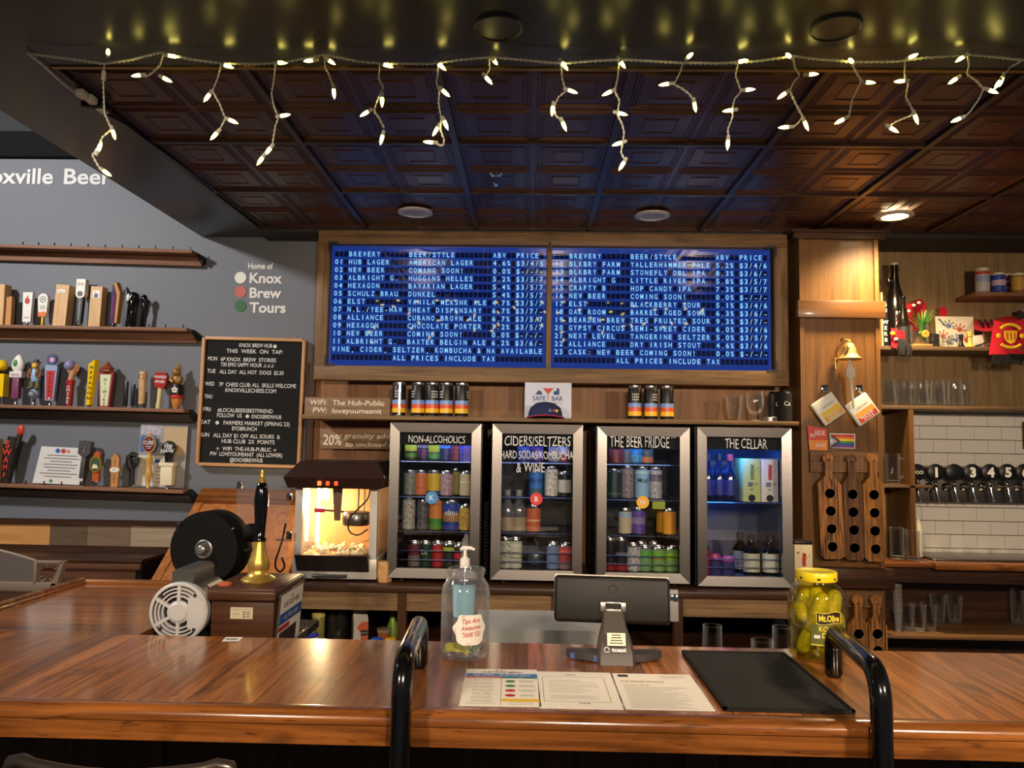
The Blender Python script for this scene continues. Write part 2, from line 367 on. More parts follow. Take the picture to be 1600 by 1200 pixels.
# wainscot under the slate wall
zt, zb_ = Z(100, 819, YW), Z(100, 851, YW)
b = MB(W_DARK); b.box(-4.6, -1.42, YW-.03, YW, zt, zt+.03); b.box(-4.6, -1.42, YW-.02, YW, 0, zb_); struct(b.build('trim_4'))
for k, (a0, a1, c0, c1) in enumerate([(-60, 78, (176, 118, 62), (214, 158, 96)), (78, 136, (84, 68, 54), (108, 88, 70)), (136, 204, (106, 88, 72), (136, 114, 92)), (204, 330, (150, 132, 110), (178, 158, 132))]):
    b = MB(wood('wainscot_board_%d' % k, S(*c0), S(*c1), 0, 1.5, .5)); b.box(X(a0, 835, YW-.02), X(a1, 835, YW-.02)-.002, YW-.018, YW, zb_, zt); struct(b.build('baseboard_left'))

# column between the fridges and the tap alcove
YC = 4.08; cx0, cx1 = X(1249, 430, YC), X(1373, 430, YC)
b = MB(W_COLUMN)
zband0, zband1 = Z(1312, 498, YC), Z(1312, 471, YC); zfoot1, zfoot0 = Z(1320, 886, YC), Z(1320, 917, YC)
b.box(cx0, cx1, YC+.012, YA, 0, CEIL-.015)
for zz0, zz1 in ((zband1, Z(1312, 374, YC)), (zfoot1, zband0), (0, zfoot0)):
    b.box(cx0, cx0+.022, YC, YC+.013, zz0, zz1); b.box(cx1-.022, cx1, YC, YC+.013, zz0, zz1)
col_ = struct(b.build('column'))
b = MB(W_COLX); b.rbox(cx0-.02, cx1+.02, YC-.03, YC+.014, zband0, zband1, .004); b.build('column_band', col_)
b = MB(W_DARK); b.rbox(cx0-.03, cx1+.03, YC-.05, YC+.014, zfoot0, zfoot1, .005); b.build('column_base_band', col_)
b = MB(W_DARK); zc_ = Z(1312, 374, YC); b.box(cx0-.03, cx1+.03, YC-.02, YC+.014, zc_, zc_+.03); b.box(cx0-.05, cx1+.05, YC-.04, YC+.014, zc_+.03, CEIL-.016); b.build('column_crown', col_)

# tiled splashback behind the taps
b = MB(mat('subway_tile', S(236, 229, 218), .16, coat=.5), mat('grout_dark', S(58, 54, 50), .8))
tx0, tx1, tz0, tz1 = X(1425, 700, 4.47), 3.5, Z(1500, 866, 4.47), Z(1500, 645, 4.47)
b.m(MATS['grout_dark']).box(tx0, tx1, 4.478, 4.489, tz0, tz1); b.m(MATS['subway_tile'])
row = 0; z_ = tz1
while z_ > tz0:
    z2 = max(tz0, z_-.0745); x_ = tx0-(.076 if row % 2 else 0)-.03
    while x_ < tx1:
        a, c = max(x_, tx0), min(x_+.151, tx1)
        if c-a > .01 and z_-z2 > .01: b.box(a, c, 4.472, 4.479, z2, z_-.002)
        x_ += .1535
    z_ -= .0765; row += 1
struct(b.build('wall_alcove'))
b = MB(W_COLUMN); b.box(X(1421, 700, 4.2), X(1425, 700, 4.2)+.012, 4.2, 4.478, Z(1425, 872, 4.2), Z(1425, 640, 4.2)); struct(b.build('trim_5'))

# ================================================================ the bar
W_PANEL = wood('bar_front_panel', S(70, 48, 32), S(110, 78, 54), 2, 1, .5)
bar = thing('bar_counter', 'long glossy plank bar counter with a thick rounded front edge, carrying the menus', 'bar counter', (0, 0, 0))
YN = 1.745
b = MB(W_COUNTER_Y); b.box(-3.2, 2.6, 1.79, 2.365, CT-.05, CT); b.build('worktop', bar)
b = MB(W_COUNTER_X); b.box(-1.80, -1.178, 2.366, 3.16, CT-.05, CT); b.build('worktop', bar)
prof = [(1.79, CT-.072), (1.79, CT), (1.77, CT+.002), (YN+.012, CT-.001), (YN+.002, CT-.008), (YN-.003, CT-.018), (YN-.001, CT-.027), (YN+.004, CT-.03), (YN+.004, CT-.072)]
b = MB(W_NOSE); b.smooth = True
b.prism(prof, lambda u, v, d: (d, u, v), -3.2, 2.6); b.build('front_edge', bar)
b = MB(W_NOSE); b.tube([(-1.815, 2.37, CT+.004), (-1.815, 3.165, CT+.004)], .02, 10); b.tube([(-1.815, 3.165, CT+.004), (-1.178, 3.165, CT+.004)], .014, 10); b.build('raised_rim', bar)
b = MB(W_PANEL); b.box(-3.2, 2.6, 2.02, 2.06, 0, CT-.05); b.box(-1.74, -1.70, 2.06, 3.1, 0, CT-.05); b.box(-1.27, -1.23, 2.36, 3.1, 0, CT-.05)
for k in range(9): b.box(-3.1+k*.7, -3.02+k*.7, 2.0, 2.02, .1, CT-.08)
b.build('front_panel', bar)
b = MB(BLACKM); b.box(-1.22, -.80, 2.372, 3.02, .93, .955); b.build('machine_ledge', bar)

# back bar under the fridges
bb = thing('service_counter', 'stained wooden counter along the wall holding the four fridges', 'counter', (0, 0, 0))
BT = .985; YB = 3.60
bx0, bx1 = -1.12, 1.41
b = MB(W_DARK); b.rbox(bx0, bx1, YB-.02, YW-.01, BT-.03, BT, .004); b.build('worktop', bb)
b = MB(W_FRAME); b.box(bx0+.02, bx1-.01, YB, YB+.03, BT-.115, BT-.031); b.build('fascia', bb)
b = MB(BLACKM); b.box(bx0, bx1, YW-.06, YW-.02, 0, BT-.035); b.box(bx0, bx0+.03, YB+.03, YW-.06, 0, BT-.035); b.box(bx0, bx1, YB+.05, YW-.06, .50, .53); b.build('back_panel', bb)
for px in (628, 868, 1060): x_ = X(px, 960, YB); b = MB(W_DARKV); b.box(x_-.02, x_+.02, YB-.006, YB+.05, 0, BT-.03); b.build('post', bb)
LZ = .53                                   # lower shelf of the back bar

# right alcove: tap counter, shelves
ac = thing('tap_counter', 'wooden counter under the beer taps with a steel drip tray', 'counter', (0, 0, 0))
ax0 = cx1+.002; zt_ = Z(1500, 880, 4.12)
b = MB(W_NOSE); b.rbox(X(1462, 885, 4.1), 3.5, 4.1, YA-.03, zt_-.035, zt_, .006); b.rbox(ax0, X(1462, 885, 4.1), 4.14, YA-.01, zt_-.03, zt_-.004, .004); b.build('worktop', ac)
b = MB(W_DARK); b.box(ax0, 3.5, 4.16, 4.20, zt_-.11, zt_-.037); b.box(ax0, 3.5, YA-.03, YA-.005, .05, zt_-.037); b.build('apron', ac)
b = MB(STEEL); b.rbox(X(1440, 870, 4.3), 3.4, 4.18, 4.46, zt_+.001, zt_+.012, .003)
b.m(BLACKM)
for k in range(90): xx = X(1445, 870, 4.3)+k*.018; b.box(xx, xx+.009, 4.178, 4.182, zt_+.003, zt_+.009)
b.build('drip_tray', ac)
zls = Z(1500, 994, 4.1)
b = MB(wood('glass_shelf_wood', S(96, 66, 40), S(150, 108, 66), 0, 1, .5, knots=.4)); b.rbox(ax0, 3.5, 4.10, YA-.03, zls-.02, zls, .004); b.build('glass_shelf', ac)

def shelf(name, label, x0, x1, y0, y1, ztop, th=.02, m=W_SHELF):
    b = MB(m); b.rbox(x0, x1, y0, y1, ztop-th, ztop, .003); return tag(b.build(name), label, 'shelf')
ZS1 = Z(1460, 541, 4.2); ZS2 = Z(1460, 634, 4.2); ZS0 = Z(1560, 456, 4.28); ZS3 = Z(1420, 758, 4.2)
WSH = wood('alcove_shelf_wood', S(76, 56, 38), S(120, 92, 62), 0, 1, .55, knots=.4)
shelf('wall_shelf', 'dark wooden alcove shelf holding the giant bottle, mug and red scarf', ax0, 3.5, 4.2, YA, ZS1, .022, WSH)
shelf('wall_shelf', 'wooden alcove shelf holding the row of upturned pint glasses', ax0, 3.5, 4.2, YA, ZS2, .022, WSH)
shelf('wall_shelf', 'short upper alcove shelf holding old beer cans', X(1525, 456, 4.28), 3.2, 4.28, YA, ZS0, .022, W_SHELF)
shelf('wall_shelf', 'short shelf by the tap rail with a single glass mug', ax0, X(1457, 762, 4.2), 4.2, 4.36, ZS3, .016, WSH)

# long shelf above the fridges
YSH = 3.98; ZSH = Z(860, 653, YSH)
sx0, sx1 = X(470, 650, YSH), X(1249, 660, YSH)
shelf('wall_shelf', 'long thin wooden shelf above the four fridges', sx0, sx1, YSH, YW-.002, ZSH, .022, W_FRAME)

# ================================================================ letter displays and their frame
YF = 4.2
fx0, fx1 = X(497, 480, YF), X(1228, 480, YF); fzt, fzb = Z(862, 366, YF), Z(862, 599, YF)
fr = thing('display_frame', 'rough stained wooden frame around both blue letter displays', 'frame', (0, 0, 0))
sL = (X(516, 480, YF), X(853, 480, YF)); sR = (X(862, 480, YF), X(1204, 480, YF)); szt, szb = Z(860, 387, YF), Z(860, 575, YF)
b = MB(W_FRAME); b.rbox(fx0, fx1, YF-.04, YF+.05, szt+.004, fzt, .003); b.build('top_rail', fr)
b = MB(W_FRAME); b.rbox(fx0, fx1, YF-.04, YF+.05, fzb, szb-.004, .003); b.build('bottom_rail', fr)
for q0, q1 in ((fx0, sL[0]-.003), (sL[1]+.002, sR[0]-.002), (sR[1]+.012, fx1)):
    b = MB(W_FRAMEV); b.rbox(q0, q1, YF-.038, YF+.05, szb-.004, szt+.004, .003); b.build('upright', fr)
for (qx, qz, dx, dz) in ((sL[0]-.01, szt+.012, 1, -1), (sL[0]-.012, szb-.008, 1, 1), (sR[1]+.022, szt+.010, -1, -1), (sR[1]+.022, szb-.012, -1, 1)):
    b = MB(BLACK)
    b.box(*sorted((qx, qx+dx*.055)), YF-.043, YF-.04, *sorted((qz, qz+dz*.014))); b.box(*sorted((qx, qx+dx*.012)), YF-.0435, YF-.0405, *sorted((qz, qz+dz*.06)))
    b.build('corner_bracket', fr)
for qz in (szt, szb):
    b = MB(BLACK); b.box((sL[1]+sR[0])/2-.006, (sL[1]+sR[0])/2+.006, YF-.042, YF-.038, qz-.03, qz+.02); b.build('corner_bracket', fr)
SCR = mat('screen_blue', S(8, 14, 40), .03, emit=S(20, 48, 124), estr=1.0, spec=1); CELL = mat('screen_cell', S(4, 6, 14), .03, emit=S(6, 12, 44), estr=.8, spec=1)
LET = mat('screen_letter', S(60, 80, 110), .1, emit=S(135, 205, 250), estr=1.0)
def row_(num, brew, style, abv, price):
    s = [' ']*45
    for q, t in ((0, num), (3, brew), (16, style), (34, abv), (39, price)):
        for k, ch in enumerate(t):
            if q+k < 45: s[q+k] = ch
    return ''.join(s)
RL = [row_('', 'BREWERY', 'BEER/STYLE', 'ABV', 'PRICE'), row_('01', 'HUB LAGER', 'AMERICAN LAGER', '4.6%', '$3/4/5'), row_('02', 'NEW BEER', 'COMING SOON!', '0.0%', '$-/-/-'),
      row_('03', 'ALBRIGHT G.', 'HUGGINS HELLES', '5.2%', '$3/5/7'), row_('04', 'HEXAGON', 'BAVARIAN LAGER', '5.4%', '$3/5/7'), row_('05', 'SCHULZ BRAU', 'DUNKEL', '5.4%', '$3/5/7'),
      row_('06', 'ELST', 'VANILA MLKSHK ALE', '4.7%', '$3/5/7'), row_('07', 'N.L./YEE-HAW', 'WHEAT DISPENSARY', '6.7%', '$3/7/-'), row_('08', 'ALLIANCE', 'CUBANO BROWN ALE', '6.7%', '$3/5/7'),
      row_('09', 'HEXAGON', 'CHOCOLATE PORTER', '7.2%', '$3/5/7'), row_('10', 'NEW BEER', 'COMING SOON!', '0.0%', '$-/-/-'), row_('11', 'ALBRIGHT G.', 'BAXTER BELGIN ALE', '6.2%', '$3/6/-'),
      'WINE, CIDER, SELTZER, KOMBUCHA & NA AVAILABLE', ' '*13+'ALL PRICES INCLUDE TAX'+' '*10]
RR = [RL[0], row_('12', 'BLKBRY FARM', 'YALLERHAMMER PALE', '5.2%', '$3/4/6'), row_('13', 'BLKBRY FARM', 'STONEFLY DBL IPA', '8.3%', '$3/6/-'), row_('14', 'ALBRIGHT G', 'LITTLE RIVER IPA', '5.8%', '$3/5/7'),
      row_('15', 'CRAFTY B', 'HOP CANDY IPA', '7.3%', '$3/5/7'), row_('16', 'NEW BEER', 'COMING SOON!', '0.0%', '$-/-/-'), row_('17', 'ELST', 'BLACKBERRY SOUR', '5.1%', '$3/4/6'),
      row_('18', 'OAK ROOM', 'BARREL AGED SOUR', '6.3%', '$3/6/-'), row_('19', 'BEARDEN BREW', 'TRES FRUITED SOUR', '9.3%', '$3/7/-'), row_('20', 'GYPSY CIRCUS', 'SEMI-SWEET CIDER', '6.0%', '$3/4/6'),
      row_('21', 'NEXT LEVEL', 'TANGERINE SELTZER', '5.0%', '$3/5/7'), row_('22', 'ALLIANCE', 'DRY IRISH STOUT', '4.6%', '$3/4/6'), row_('23', 'CASK: NEW BEER COMING SOON!', '', '0.0%', '$-/-/-'), RL[13]]
def display(rows, xs, label):
    t = thing('letter_display', label, 'display screen', ((xs[0]+xs[1])/2, YF, (szt+szb)/2))
    W, H = xs[1]-xs[0], szt-szb; x0, z0 = -W/2, -H/2
    b = MB(BLACK); b.box(x0-.003, -x0+.003, .004, .045, z0-.003, -z0+.003); b.build('housing', t)
    b = MB(SCR); b.rect(x0, -x0, z0, -z0, .003); b.build('panel', t)
    mx, mz = W*.012, H*.035; cw, rh = (W-2*mx)/45, (H-2*mz)/14
    c, l = MB(CELL), MB(LET)
    for i, rw in enumerate(rows):
        zc = H/2-mz-rh*(i+.5)
        for k in range(45):
            xc = x0+mx+cw*(k+.5); ch = rw[k] if k < len(rw) else ' '
            if ch == ' ': c.rect(xc-cw*.42, xc+cw*.42, zc-rh*.33, zc+rh*.33, .0022)
            else:
                if ch in '.,-:/!': c.rect(xc-cw*.42, xc+cw*.42, zc-rh*.33, zc+rh*.33, .0022)
                l.text(ch, xc, zc-rh*.30 if ch not in ',' else zc-rh*.36, rh*.60 if ch not in '.,-:' else rh*.60, y=.0014, bold=.012, maxw=cw*.66)
    c.build('cells', t); l.build('letters', t); return t
display(RL, sL, 'blue letter display whose last lines offer wine, cider and seltzer')
display(RR, sR, 'blue letter display ending with the cask beer line')

# wall lettering
def sign(name, label, cat, b, parent=None): return tag(b.build(name), label, cat)
LETW = mat('lettering_white', S(225, 222, 220), .6)
b = MB(LETW); zc = Z(60, 287, YW); hh = Z(60, 264, YW)-zc
k_ = YW/F_PX; b.text('Knoxville', X(83, 287, YW), zc, hh, YW-.003, 'R', bold=.02, fit=148*k_); b.text('Beer', X(100, 288, YW), zc, hh, YW-.003, 'L', bold=.02, fit=78*k_); b.text('H', X(193, 289, YW), zc, hh, YW-.003, 'L', bold=.02)
sign('wall_lettering', 'large white lettering high on the slate wall, partly hidden by the soffit', 'wall sign', b)
ws = thing('wall_sign', 'white wall lettering with three round emblems above the letter board', 'wall sign', (X(420, 450, YW), YW-.003, Z(420, 450, YW)))
def L_(px, py): p = at(px, py, YW); return p.x-ws.location.x, p.z-ws.location.z
b = MB(LETW); q = L_(388, 420); b.text('Home of', q[0], q[1], L_(0, 412)[1]-L_(0, 420)[1]+.002, 0, 'L', bold=.03, fit=.145)
for t_, py, mw in (('Knox', 442, .19), ('Brew', 465, .185), ('Tours', 488, .21)):
    q = L_(390, py); b.text(t_, q[0], q[1], .056, 0, 'L', bold=.03, fit=mw)
b.build('lettering', ws)
for px, py, c0, c1 in ((376, 434, S(228, 226, 214), S(235, 235, 225)), (376, 456, S(190, 90, 80), S(230, 160, 145)), (376, 478, S(40, 95, 55), S(90, 150, 95))):
    q = L_(px, py); b = MB(mat('emblem_%d' % py, c0, .6)); b.disc(q[0], q[1], .034, 0)
    b.m(mat('emblem_mark_%d' % py, c1, .6))
    if py != 434:
        for k in range(16):
            a = k*2.4; r_ = .0075*math.sqrt(k); b.disc(q[0]+r_*math.cos(a), q[1]+r_*math.sin(a), .0022, -.001, 6)
    b.build('emblem', ws)
# ================================================================ left wall: tap handle shelves
TILT = .017
YS = 4.31
def lshelf(label, pxr, pyr, pyl, dark):
    """shelf board with a ledger below it; front top edge from (0,pyl) to (pxr,pyr)"""
    x1 = X(pxr, pyr, 4.25); z1 = Z(pxr, pyr, 4.25); z0 = Z(0, pyl, 4.25); x0 = X(0, pyl, 4.25)
    th = math.atan2(z0-z1, x1-x0); Lg = x1-x0+.5
    t = thing('tap_handle_shelf', label, 'shelf', (x1, 4.25, z1), (0, th, 0))
    b = MB(W_SHELF); b.rbox(-Lg, 0, 0, .118, -.02, 0, .003); b.build('board', t)
    b = MB(W_SHELFD if dark else W_SHELF); b.rbox(-Lg, .02, .088, .118, -.075, -.021, .003); b.build('ledger', t)  # lower ledgers take a darker copy of the wood, shade under the board painted in
    b = MB(BLACKM)
    b.front([(0, 0), (.035, -.03), (.035, -.06), (.02, -.06), (0, -.02)], .07, .116); b.build('end_bracket', t)
    return t, th
SHV = [lshelf('topmost long tap handle shelf, empty but for its row of pegs', 300, 390, 381, False),
       lshelf('tap handle shelf carrying pale wooden block handles and black horn handle', 292, 512, 507, False),
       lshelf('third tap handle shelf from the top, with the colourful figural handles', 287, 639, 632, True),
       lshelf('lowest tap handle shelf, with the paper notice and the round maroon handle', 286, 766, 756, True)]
for (t, th), pxs in zip(SHV, ([28, 53, 78, 104, 131, 158, 185, 211, 237, 265, 292], [233, 259, 287], [], [56, 84, 111])):
    for px in pxs:
        yy = t.location; b = MB(BLACK); xx = X(px, 500, 4.28)-t.location.x
        b.tube([(xx, .03, -.001), (xx, .03, .022)], .0035, 6); b.build('peg', t)
def base(px, py, Y=YS):
    p = at(px, py, Y); return (p.x, Y, p.z)
PXM = YS/F_PX                                # metres per pixel at the handles
def shelfz(i, px):
    t, th = SHV[i]; x = X(px, 500, YS); return t.location.z-math.tan(th)*(x-t.location.x)+.0005
def handle(i, px, name, label, cat='tap handle', lean=0, yaw=0):
    t = thing('tap_lever' if name is None else name, label, cat, (X(px, 500, YS), YS, shelfz(i, px)), (0, lean, yaw), 'tap handles on the left wall shelves')
    return t
def ferrule(t, h=.03, r=.008, m=CHROME):
    b = MB(m); b.lathe([(0, 0), (r*1.15, 0), (r*1.15, .006), (r, .008), (r*.85, h), (0, h)], 12); b.build('ferrule', t)
def bar_block(t, w0, w1, d, z0, z1, m, slant=0, name='body', x=0):
    b = MB(m); b.front([(x-w0/2, z0), (x+w0/2, z0), (x+w1/2, z1), (x-w1/2, z1+slant)], -d/2, d/2); return b.build(name, t)
P = PXM
# --- second shelf
t = handle(1, 3, None, 'pale wooden block tap handle cut off by the picture edge, upper shelf'); bar_block(t, .05, .05, .06, 0, .235, W_PALE)
t = handle(1, 15, None, 'small tan wooden tap handle with an angled tip'); bar_block(t, .034, .03, .03, 0, .155, W_OAK, .012)
b = MB(W_OAK); b.front([(-.013, .155), (.015, .155), (.01, .172), (-.008, .166)], -.012, .012); b.build('tip', t)
t = handle(1, 43, None, 'white tapered tap handle with a red flame mark'); ferrule(t)
bar_block(t, .046, .056, .022, .024, .195, WHITE)
b = MB(RED); b.front([(-.014, .135), (-.004, .127), (.006, .13), (.015, .142), (.010, .158), (.006, .15), (.002, .178), (-.006, .158), (-.012, .162)], -.0135, -.0115); b.text('HOPS', 0, .045, .008, -.0125, maxw=.03); b.build('emblem', t)
t = handle(1, 67, None, 'white round-topped tap handle with orange hills and a gold ferrule'); ferrule(t, .058, .0105, mat('gold_paint', S(200, 150, 40), .35, .6))
b = MB(WHITE); b.front([(-.022, .056), (.022, .056)]+[(.029*math.cos(a)*1.0, .158+.032*math.sin(a)) for a in [PI*k/10 for k in range(11)]], -.011, .011); b.build('body', t)
b = MB(ORANGE); b.front([(-.022, .057), (.022, .057), (.024, .078), (.01, .088), (-.004, .08), (-.013, .086), (-.024, .076)], -.0125, -.0111)
b.m(GREYINK)
for k in range(8): a = k*PI/4; b.ball((.016*math.cos(a), -.0115, .155+.016*math.sin(a)), .0045, .001, .0045, 6, 4)
b.ball((0, -.0115, .155), .006, .001, .006, 8, 4)
for k in range(3): b.rect(-.016, .016, .098+k*.009, .101+k*.009, -.0118)
b.build('emblem', t)
t = handle(1, 97, None, 'leaning pale wooden block tap handle with a small grey badge', lean=.05); bar_block(t, .074, .074, .06, 0, .238, W_PALE)
b = MB(WHITE); b.front([(-.026, .19), (.02, .19), (.02, .205), (-.003, .212), (-.026, .205)], -.033, -.0302); b.m(GREYINK); b.text('BREW', -.003, .194, .008, -.0332); b.build('badge', t)
t = handle(1, 124, None, 'black tap handle with white lettering and a white rounded head', lean=.03); ferrule(t, .03, .009)
bar_block(t, .026, .034, .026, .026, .18, BLACK)
b = MB(WHITE); b.front([(-.026, .275), (.026, .275), (.026, .195)]+[(.026*math.cos(a), .19+.026*math.sin(a)) for a in [-PI*k/8 for k in range(9)]], -.018, .018); b.build('head', t)
b = MB(GREYINK); b.disc(0, .19, .016, -.0185); b.m(col(150, 60, 60)); b.text('IPA', 0, .236, .018, -.0185); b.m(CHALK)
for k, ch in enumerate('BLACKHORSE'): b.text(ch, 0, .16-k*.0135, .010, -.0135)
b.build('lettering', t)
t = handle(1, 151, None, 'pale wooden block tap handle with a square navy and yellow sticker', lean=.03); bar_block(t, .066, .066, .055, 0, .232, W_PALE)
b = MB(WHITE); b.rect(-.02, .02, .165, .21, -.0282); b.m(col(50, 60, 110)); b.rect(-.012, .01, .168, .19, -.0286); b.m(YEL); b.disc(-.006, .2, .006, -.0286); b.build('sticker', t)
t = handle(1, 177, None, 'angular wooden tap handle with a purple face and pink script', yaw=-.3); ferrule(t, .03, .008)
b = MB(W_OAK); b.front([(-.012, .026), (.03, .026), (.044, .2), (.012, .262), (-.006, .25)], -.006, .022); b.build('body', t)
b = MB(mat('purple_paint', S(70, 40, 90), .5)); b.front([(-.016, .026), (.012, .026), (.02, .19), (-.004, .25), (-.012, .2)], -.01, -.0062)
b.m(col(225, 70, 130))
for k, ch in enumerate('Tradition'): b.text(ch, -.003+k*.0005, .06+k*.0135, .012, -.0106)
b.build('face', t)
t = handle(1, 195, None, 'slim pointed charcoal tap handle'); b = MB(BLACK); b.front([(-.014, 0), (.012, 0), (.02, .15), (.004, .235), (-.004, .15)], -.012, .012); b.build('body', t)
def horn(t, s=1):
    b = MB(BLACKG); b.tube([(-.012, 0, 0), (-.012, 0, .03), (-.004, 0, .07), (.0, -.004, .11), (-.003, -.008, .15), (.002, -.004, .18)], [.022, .024, .017, .015, .026, .024], 12)
    b.ball((.006, -.004, .182), .03, .026, .026); b.build('body', t)
    b = MB(WHITE); b.ball((-.012, -.026, .17), .012, .01, .024); b.build('horn_tip', t)
t = handle(1, 206, None, 'glossy black curved tap handle with a white horn'); horn(t)
t = handle(1, 222, None, 'black spoon-shaped tap handle beside the glossy horned one'); b = MB(BLACKG); b.tube([(0, 0, 0), (0, 0, .05), (.006, 0, .1), (.004, 0, .14)], [.016, .012, .009, .014], 10); b.ball((.006, 0, .165), .02, .014, .03); b.build('body', t)
# --- third shelf
t = handle(2, 7, None, 'square yellow tap handle topped by a yellow ball'); ferrule(t, .05, .011)
bar_block(t, .07, .07, .05, .045, .175, mat('yellow_gloss', S(240, 200, 20), .25))
b = MB(BLACK); b.lathe([(.03, .176), (.034, .185), (.02, .192)], 14); b.m(mat('yellow_gloss')); b.ball((0, 0, .222), .034); b.m(INK); b.text('S1', 0, .213, .016, -.036); b.build('ball_top', t)
t = handle(2, 33, None, 'purple ribbed tap handle with a white leaf-marked bud on top'); ferrule(t, .04, .01)
b = MB(mat('plum_paint', S(120, 55, 85), .5, bump=.4, bscale=90)); b.rbox(-.02, .02, -.016, .016, .036, .165, .003); b.build('body', t)
b = MB(mat('stone_white', S(215, 208, 205), .6)); b.rbox(-.036, .036, -.02, .02, .155, .19, .003); b.m(col(120, 60, 70)); b.text('FRUIT', 0, .165, .012, -.0206, maxw=.05); b.build('collar', t)
b = MB(WHITE); b.lathe([(.022, .19), (.036, .215), (.034, .245), (.018, .275), (0, .292)], 16, sy=.6); b.m(GREEN); b.ball((-.004, -.018, .236), .014, .006, .022); b.build('bud', t)
t = handle(2, 61, None, 'figurine tap handle of a stout man in brown vest on a ball'); ferrule(t, .04, .01)
b = MB(mat('ball_blue_grey', S(150, 160, 185), .4)); b.ball((0, 0, .066), .03); b.m(col(80, 90, 130)); b.disc(0, .066, .018, -.0305); b.m(CREAM); b.text('FB', 0, .06, .013, -.031); b.build('ball', t)
b = MB(col(96, 92, 66)); b.tube([(-.018, 0, .096), (-.018, 0, .14)], [.016, .015]); b.tube([(.016, 0, .096), (.014, 0, .14)], [.016, .015]); b.ball((-.022, -.008, .098), .018, .022, .01); b.ball((.02, -.008, .098), .018, .022, .01)
b.m(col(150, 180, 215)); b.lathe([(.02, .135), (.03, .15), (.033, .18), (.026, .205), (.012, .215)], 14, sy=.75)
b.m(col(120, 78, 48)); b.tube([(-.026, -.006, .2), (-.034, -.01, .17), (-.02, -.02, .15)], [.012, .012, .01]); b.tube([(.028, -.006, .2), (.034, -.01, .175), (.03, -.018, .155)], [.012, .012, .01])
b.ball((-.02, -.012, .185), .014, .018, .03); b.ball((.02, -.012, .185), .014, .018, .03)
b.m(col(198, 150, 110)); b.ball((0, -.004, .232), .02, .02, .022); b.m(YEL); b.ball((.004, -.02, .222), .016, .012, .012); b.m(col(70, 60, 55)); b.lathe([(.024, .243), (.024, .247), (.016, .25), (.012, .262), (0, .264)], 12); b.build('figure', t)
t = handle(2, 86, None, 'tapered red tap handle with a blue frame and round gear badge on top'); ferrule(t, .028, .009)
b = MB(mat('pale_blue_grey', S(150, 165, 195), .4)); b.front([(-.024, .03), (.024, .03), (.036, .22), (.03, .232), (-.03, .232), (-.036, .22)], -.011, .011); b.build('frame', t)
b = MB(RED); b.front([(-.017, .036), (.017, .036), (.025, .2), (-.025, .2)], -.0125, -.0111); b.m(INK)
for k, ch in enumerate('GEZEHS'): b.text(ch, 0, .175-k*.025, .016, -.0132, bold=.01)
b.m(CHALK); b.disc(0, .043, .005, -.0132); b.build('face', t)
b = MB(mat('gear_blue', S(70, 75, 125), .4)); b.lathe([(0, -.006), (.026, -.006), (.026, .006), (0, .006)], 20, (0, 0, .262), 'Y')
for k in range(18): a = 2*PI*k/18; b.tube([(.026*math.cos(a), 0, .262+.026*math.sin(a)), (.035*math.cos(a), 0, .262+.035*math.sin(a))], .0025, 5)
b.m(col(230, 160, 190)); b.disc(0, .262, .014, -.0068); b.build('badge', t)
t = handle(2, 116, None, 'red cylindrical tap handle with a hand raising a lilac ball')
b = MB(mat('red_gloss', S(165, 40, 36), .3)); b.lathe([(.014, 0), (.017, .01), (.02, .1), (.024, .145), (.02, .15)], 16); b.build('body', t)
b = MB(CHALK)
for k, ch in enumerate('AMSAE'): b.text(ch, 0, .105-k*.022, .017, -.021, bold=.01)
b.build('lettering', t)
b = MB(col(205, 150, 105)); b.tube([(0, 0, .148), (.006, 0, .175), (.018, 0, .2)], [.016, .016, .02], 10)
for k in range(4): b.tube([(.012+.006*k, -.008+.005*k, .2), (.026+.004*k, -.006+.005*k, .225), (.02+.004*k, -.01+.006*k, .24)], [.007, .006, .004], 6)
b.tube([(.004, -.012, .19), (-.008, -.02, .205)], [.007, .005], 6); b.build('hand', t)
b = MB(mat('lilac_ball', S(140, 130, 175), .2)); b.ball((-.006, -.004, .232), .032); b.build('ball', t)
t = handle(2, 147, None, 'yellow hexagonal tap handle with black vertical lettering', lean=.05); ferrule(t, .012, .009)
b = MB(mat('yellow_gloss')); pts = [(.034*math.cos(PI/3*k), .022*math.sin(PI/3*k)) for k in range(6)]
A = [b.v((x_*.62, y_, .01)) for x_, y_ in pts]; B = [b.v((x_*.95, y_, .25+.02*(1 if x_ > 0 else -.4))) for x_, y_ in pts]
for k in range(6): b.face([A[k], A[(k+1) % 6], B[(k+1) % 6], B[k]])
b.face(B); b.build('body', t)
b = MB(INK)
for k, ch in enumerate('HEXAGON'): b.text(ch, .002, .215-k*.029, .017, -.0218, bold=.01)
b.build('lettering', t)
t = handle(2, 172, None, 'tent-topped tap handle with a red frame and cream face')
b = MB(mat('brick_red', S(150, 50, 42), .4)); b.front([(-.028, 0), (.028, 0), (.042, .195), (.034, .2), (-.034, .2), (-.042, .195)], -.014, .014); b.build('frame', t)
b = MB(mat('pale_green_cream', S(215, 220, 180), .5)); b.front([(-.02, .008), (.02, .008), (.031, .185), (-.031, .185)], -.0155, -.0141); b.m(INK)
for k, ch in enumerate('HI-WIRE'): b.text(ch, 0, .148-k*.023, .016, -.0162, bold=.01)
b.build('face', t)
b = MB(mat('tent_brown', S(150, 72, 45), .45)); b.lathe([(.034, .2), (.034, .215), (.04, .22), (.014, .243), (.012, .25), (0, .262)], 8); b.build('tent_top', t)
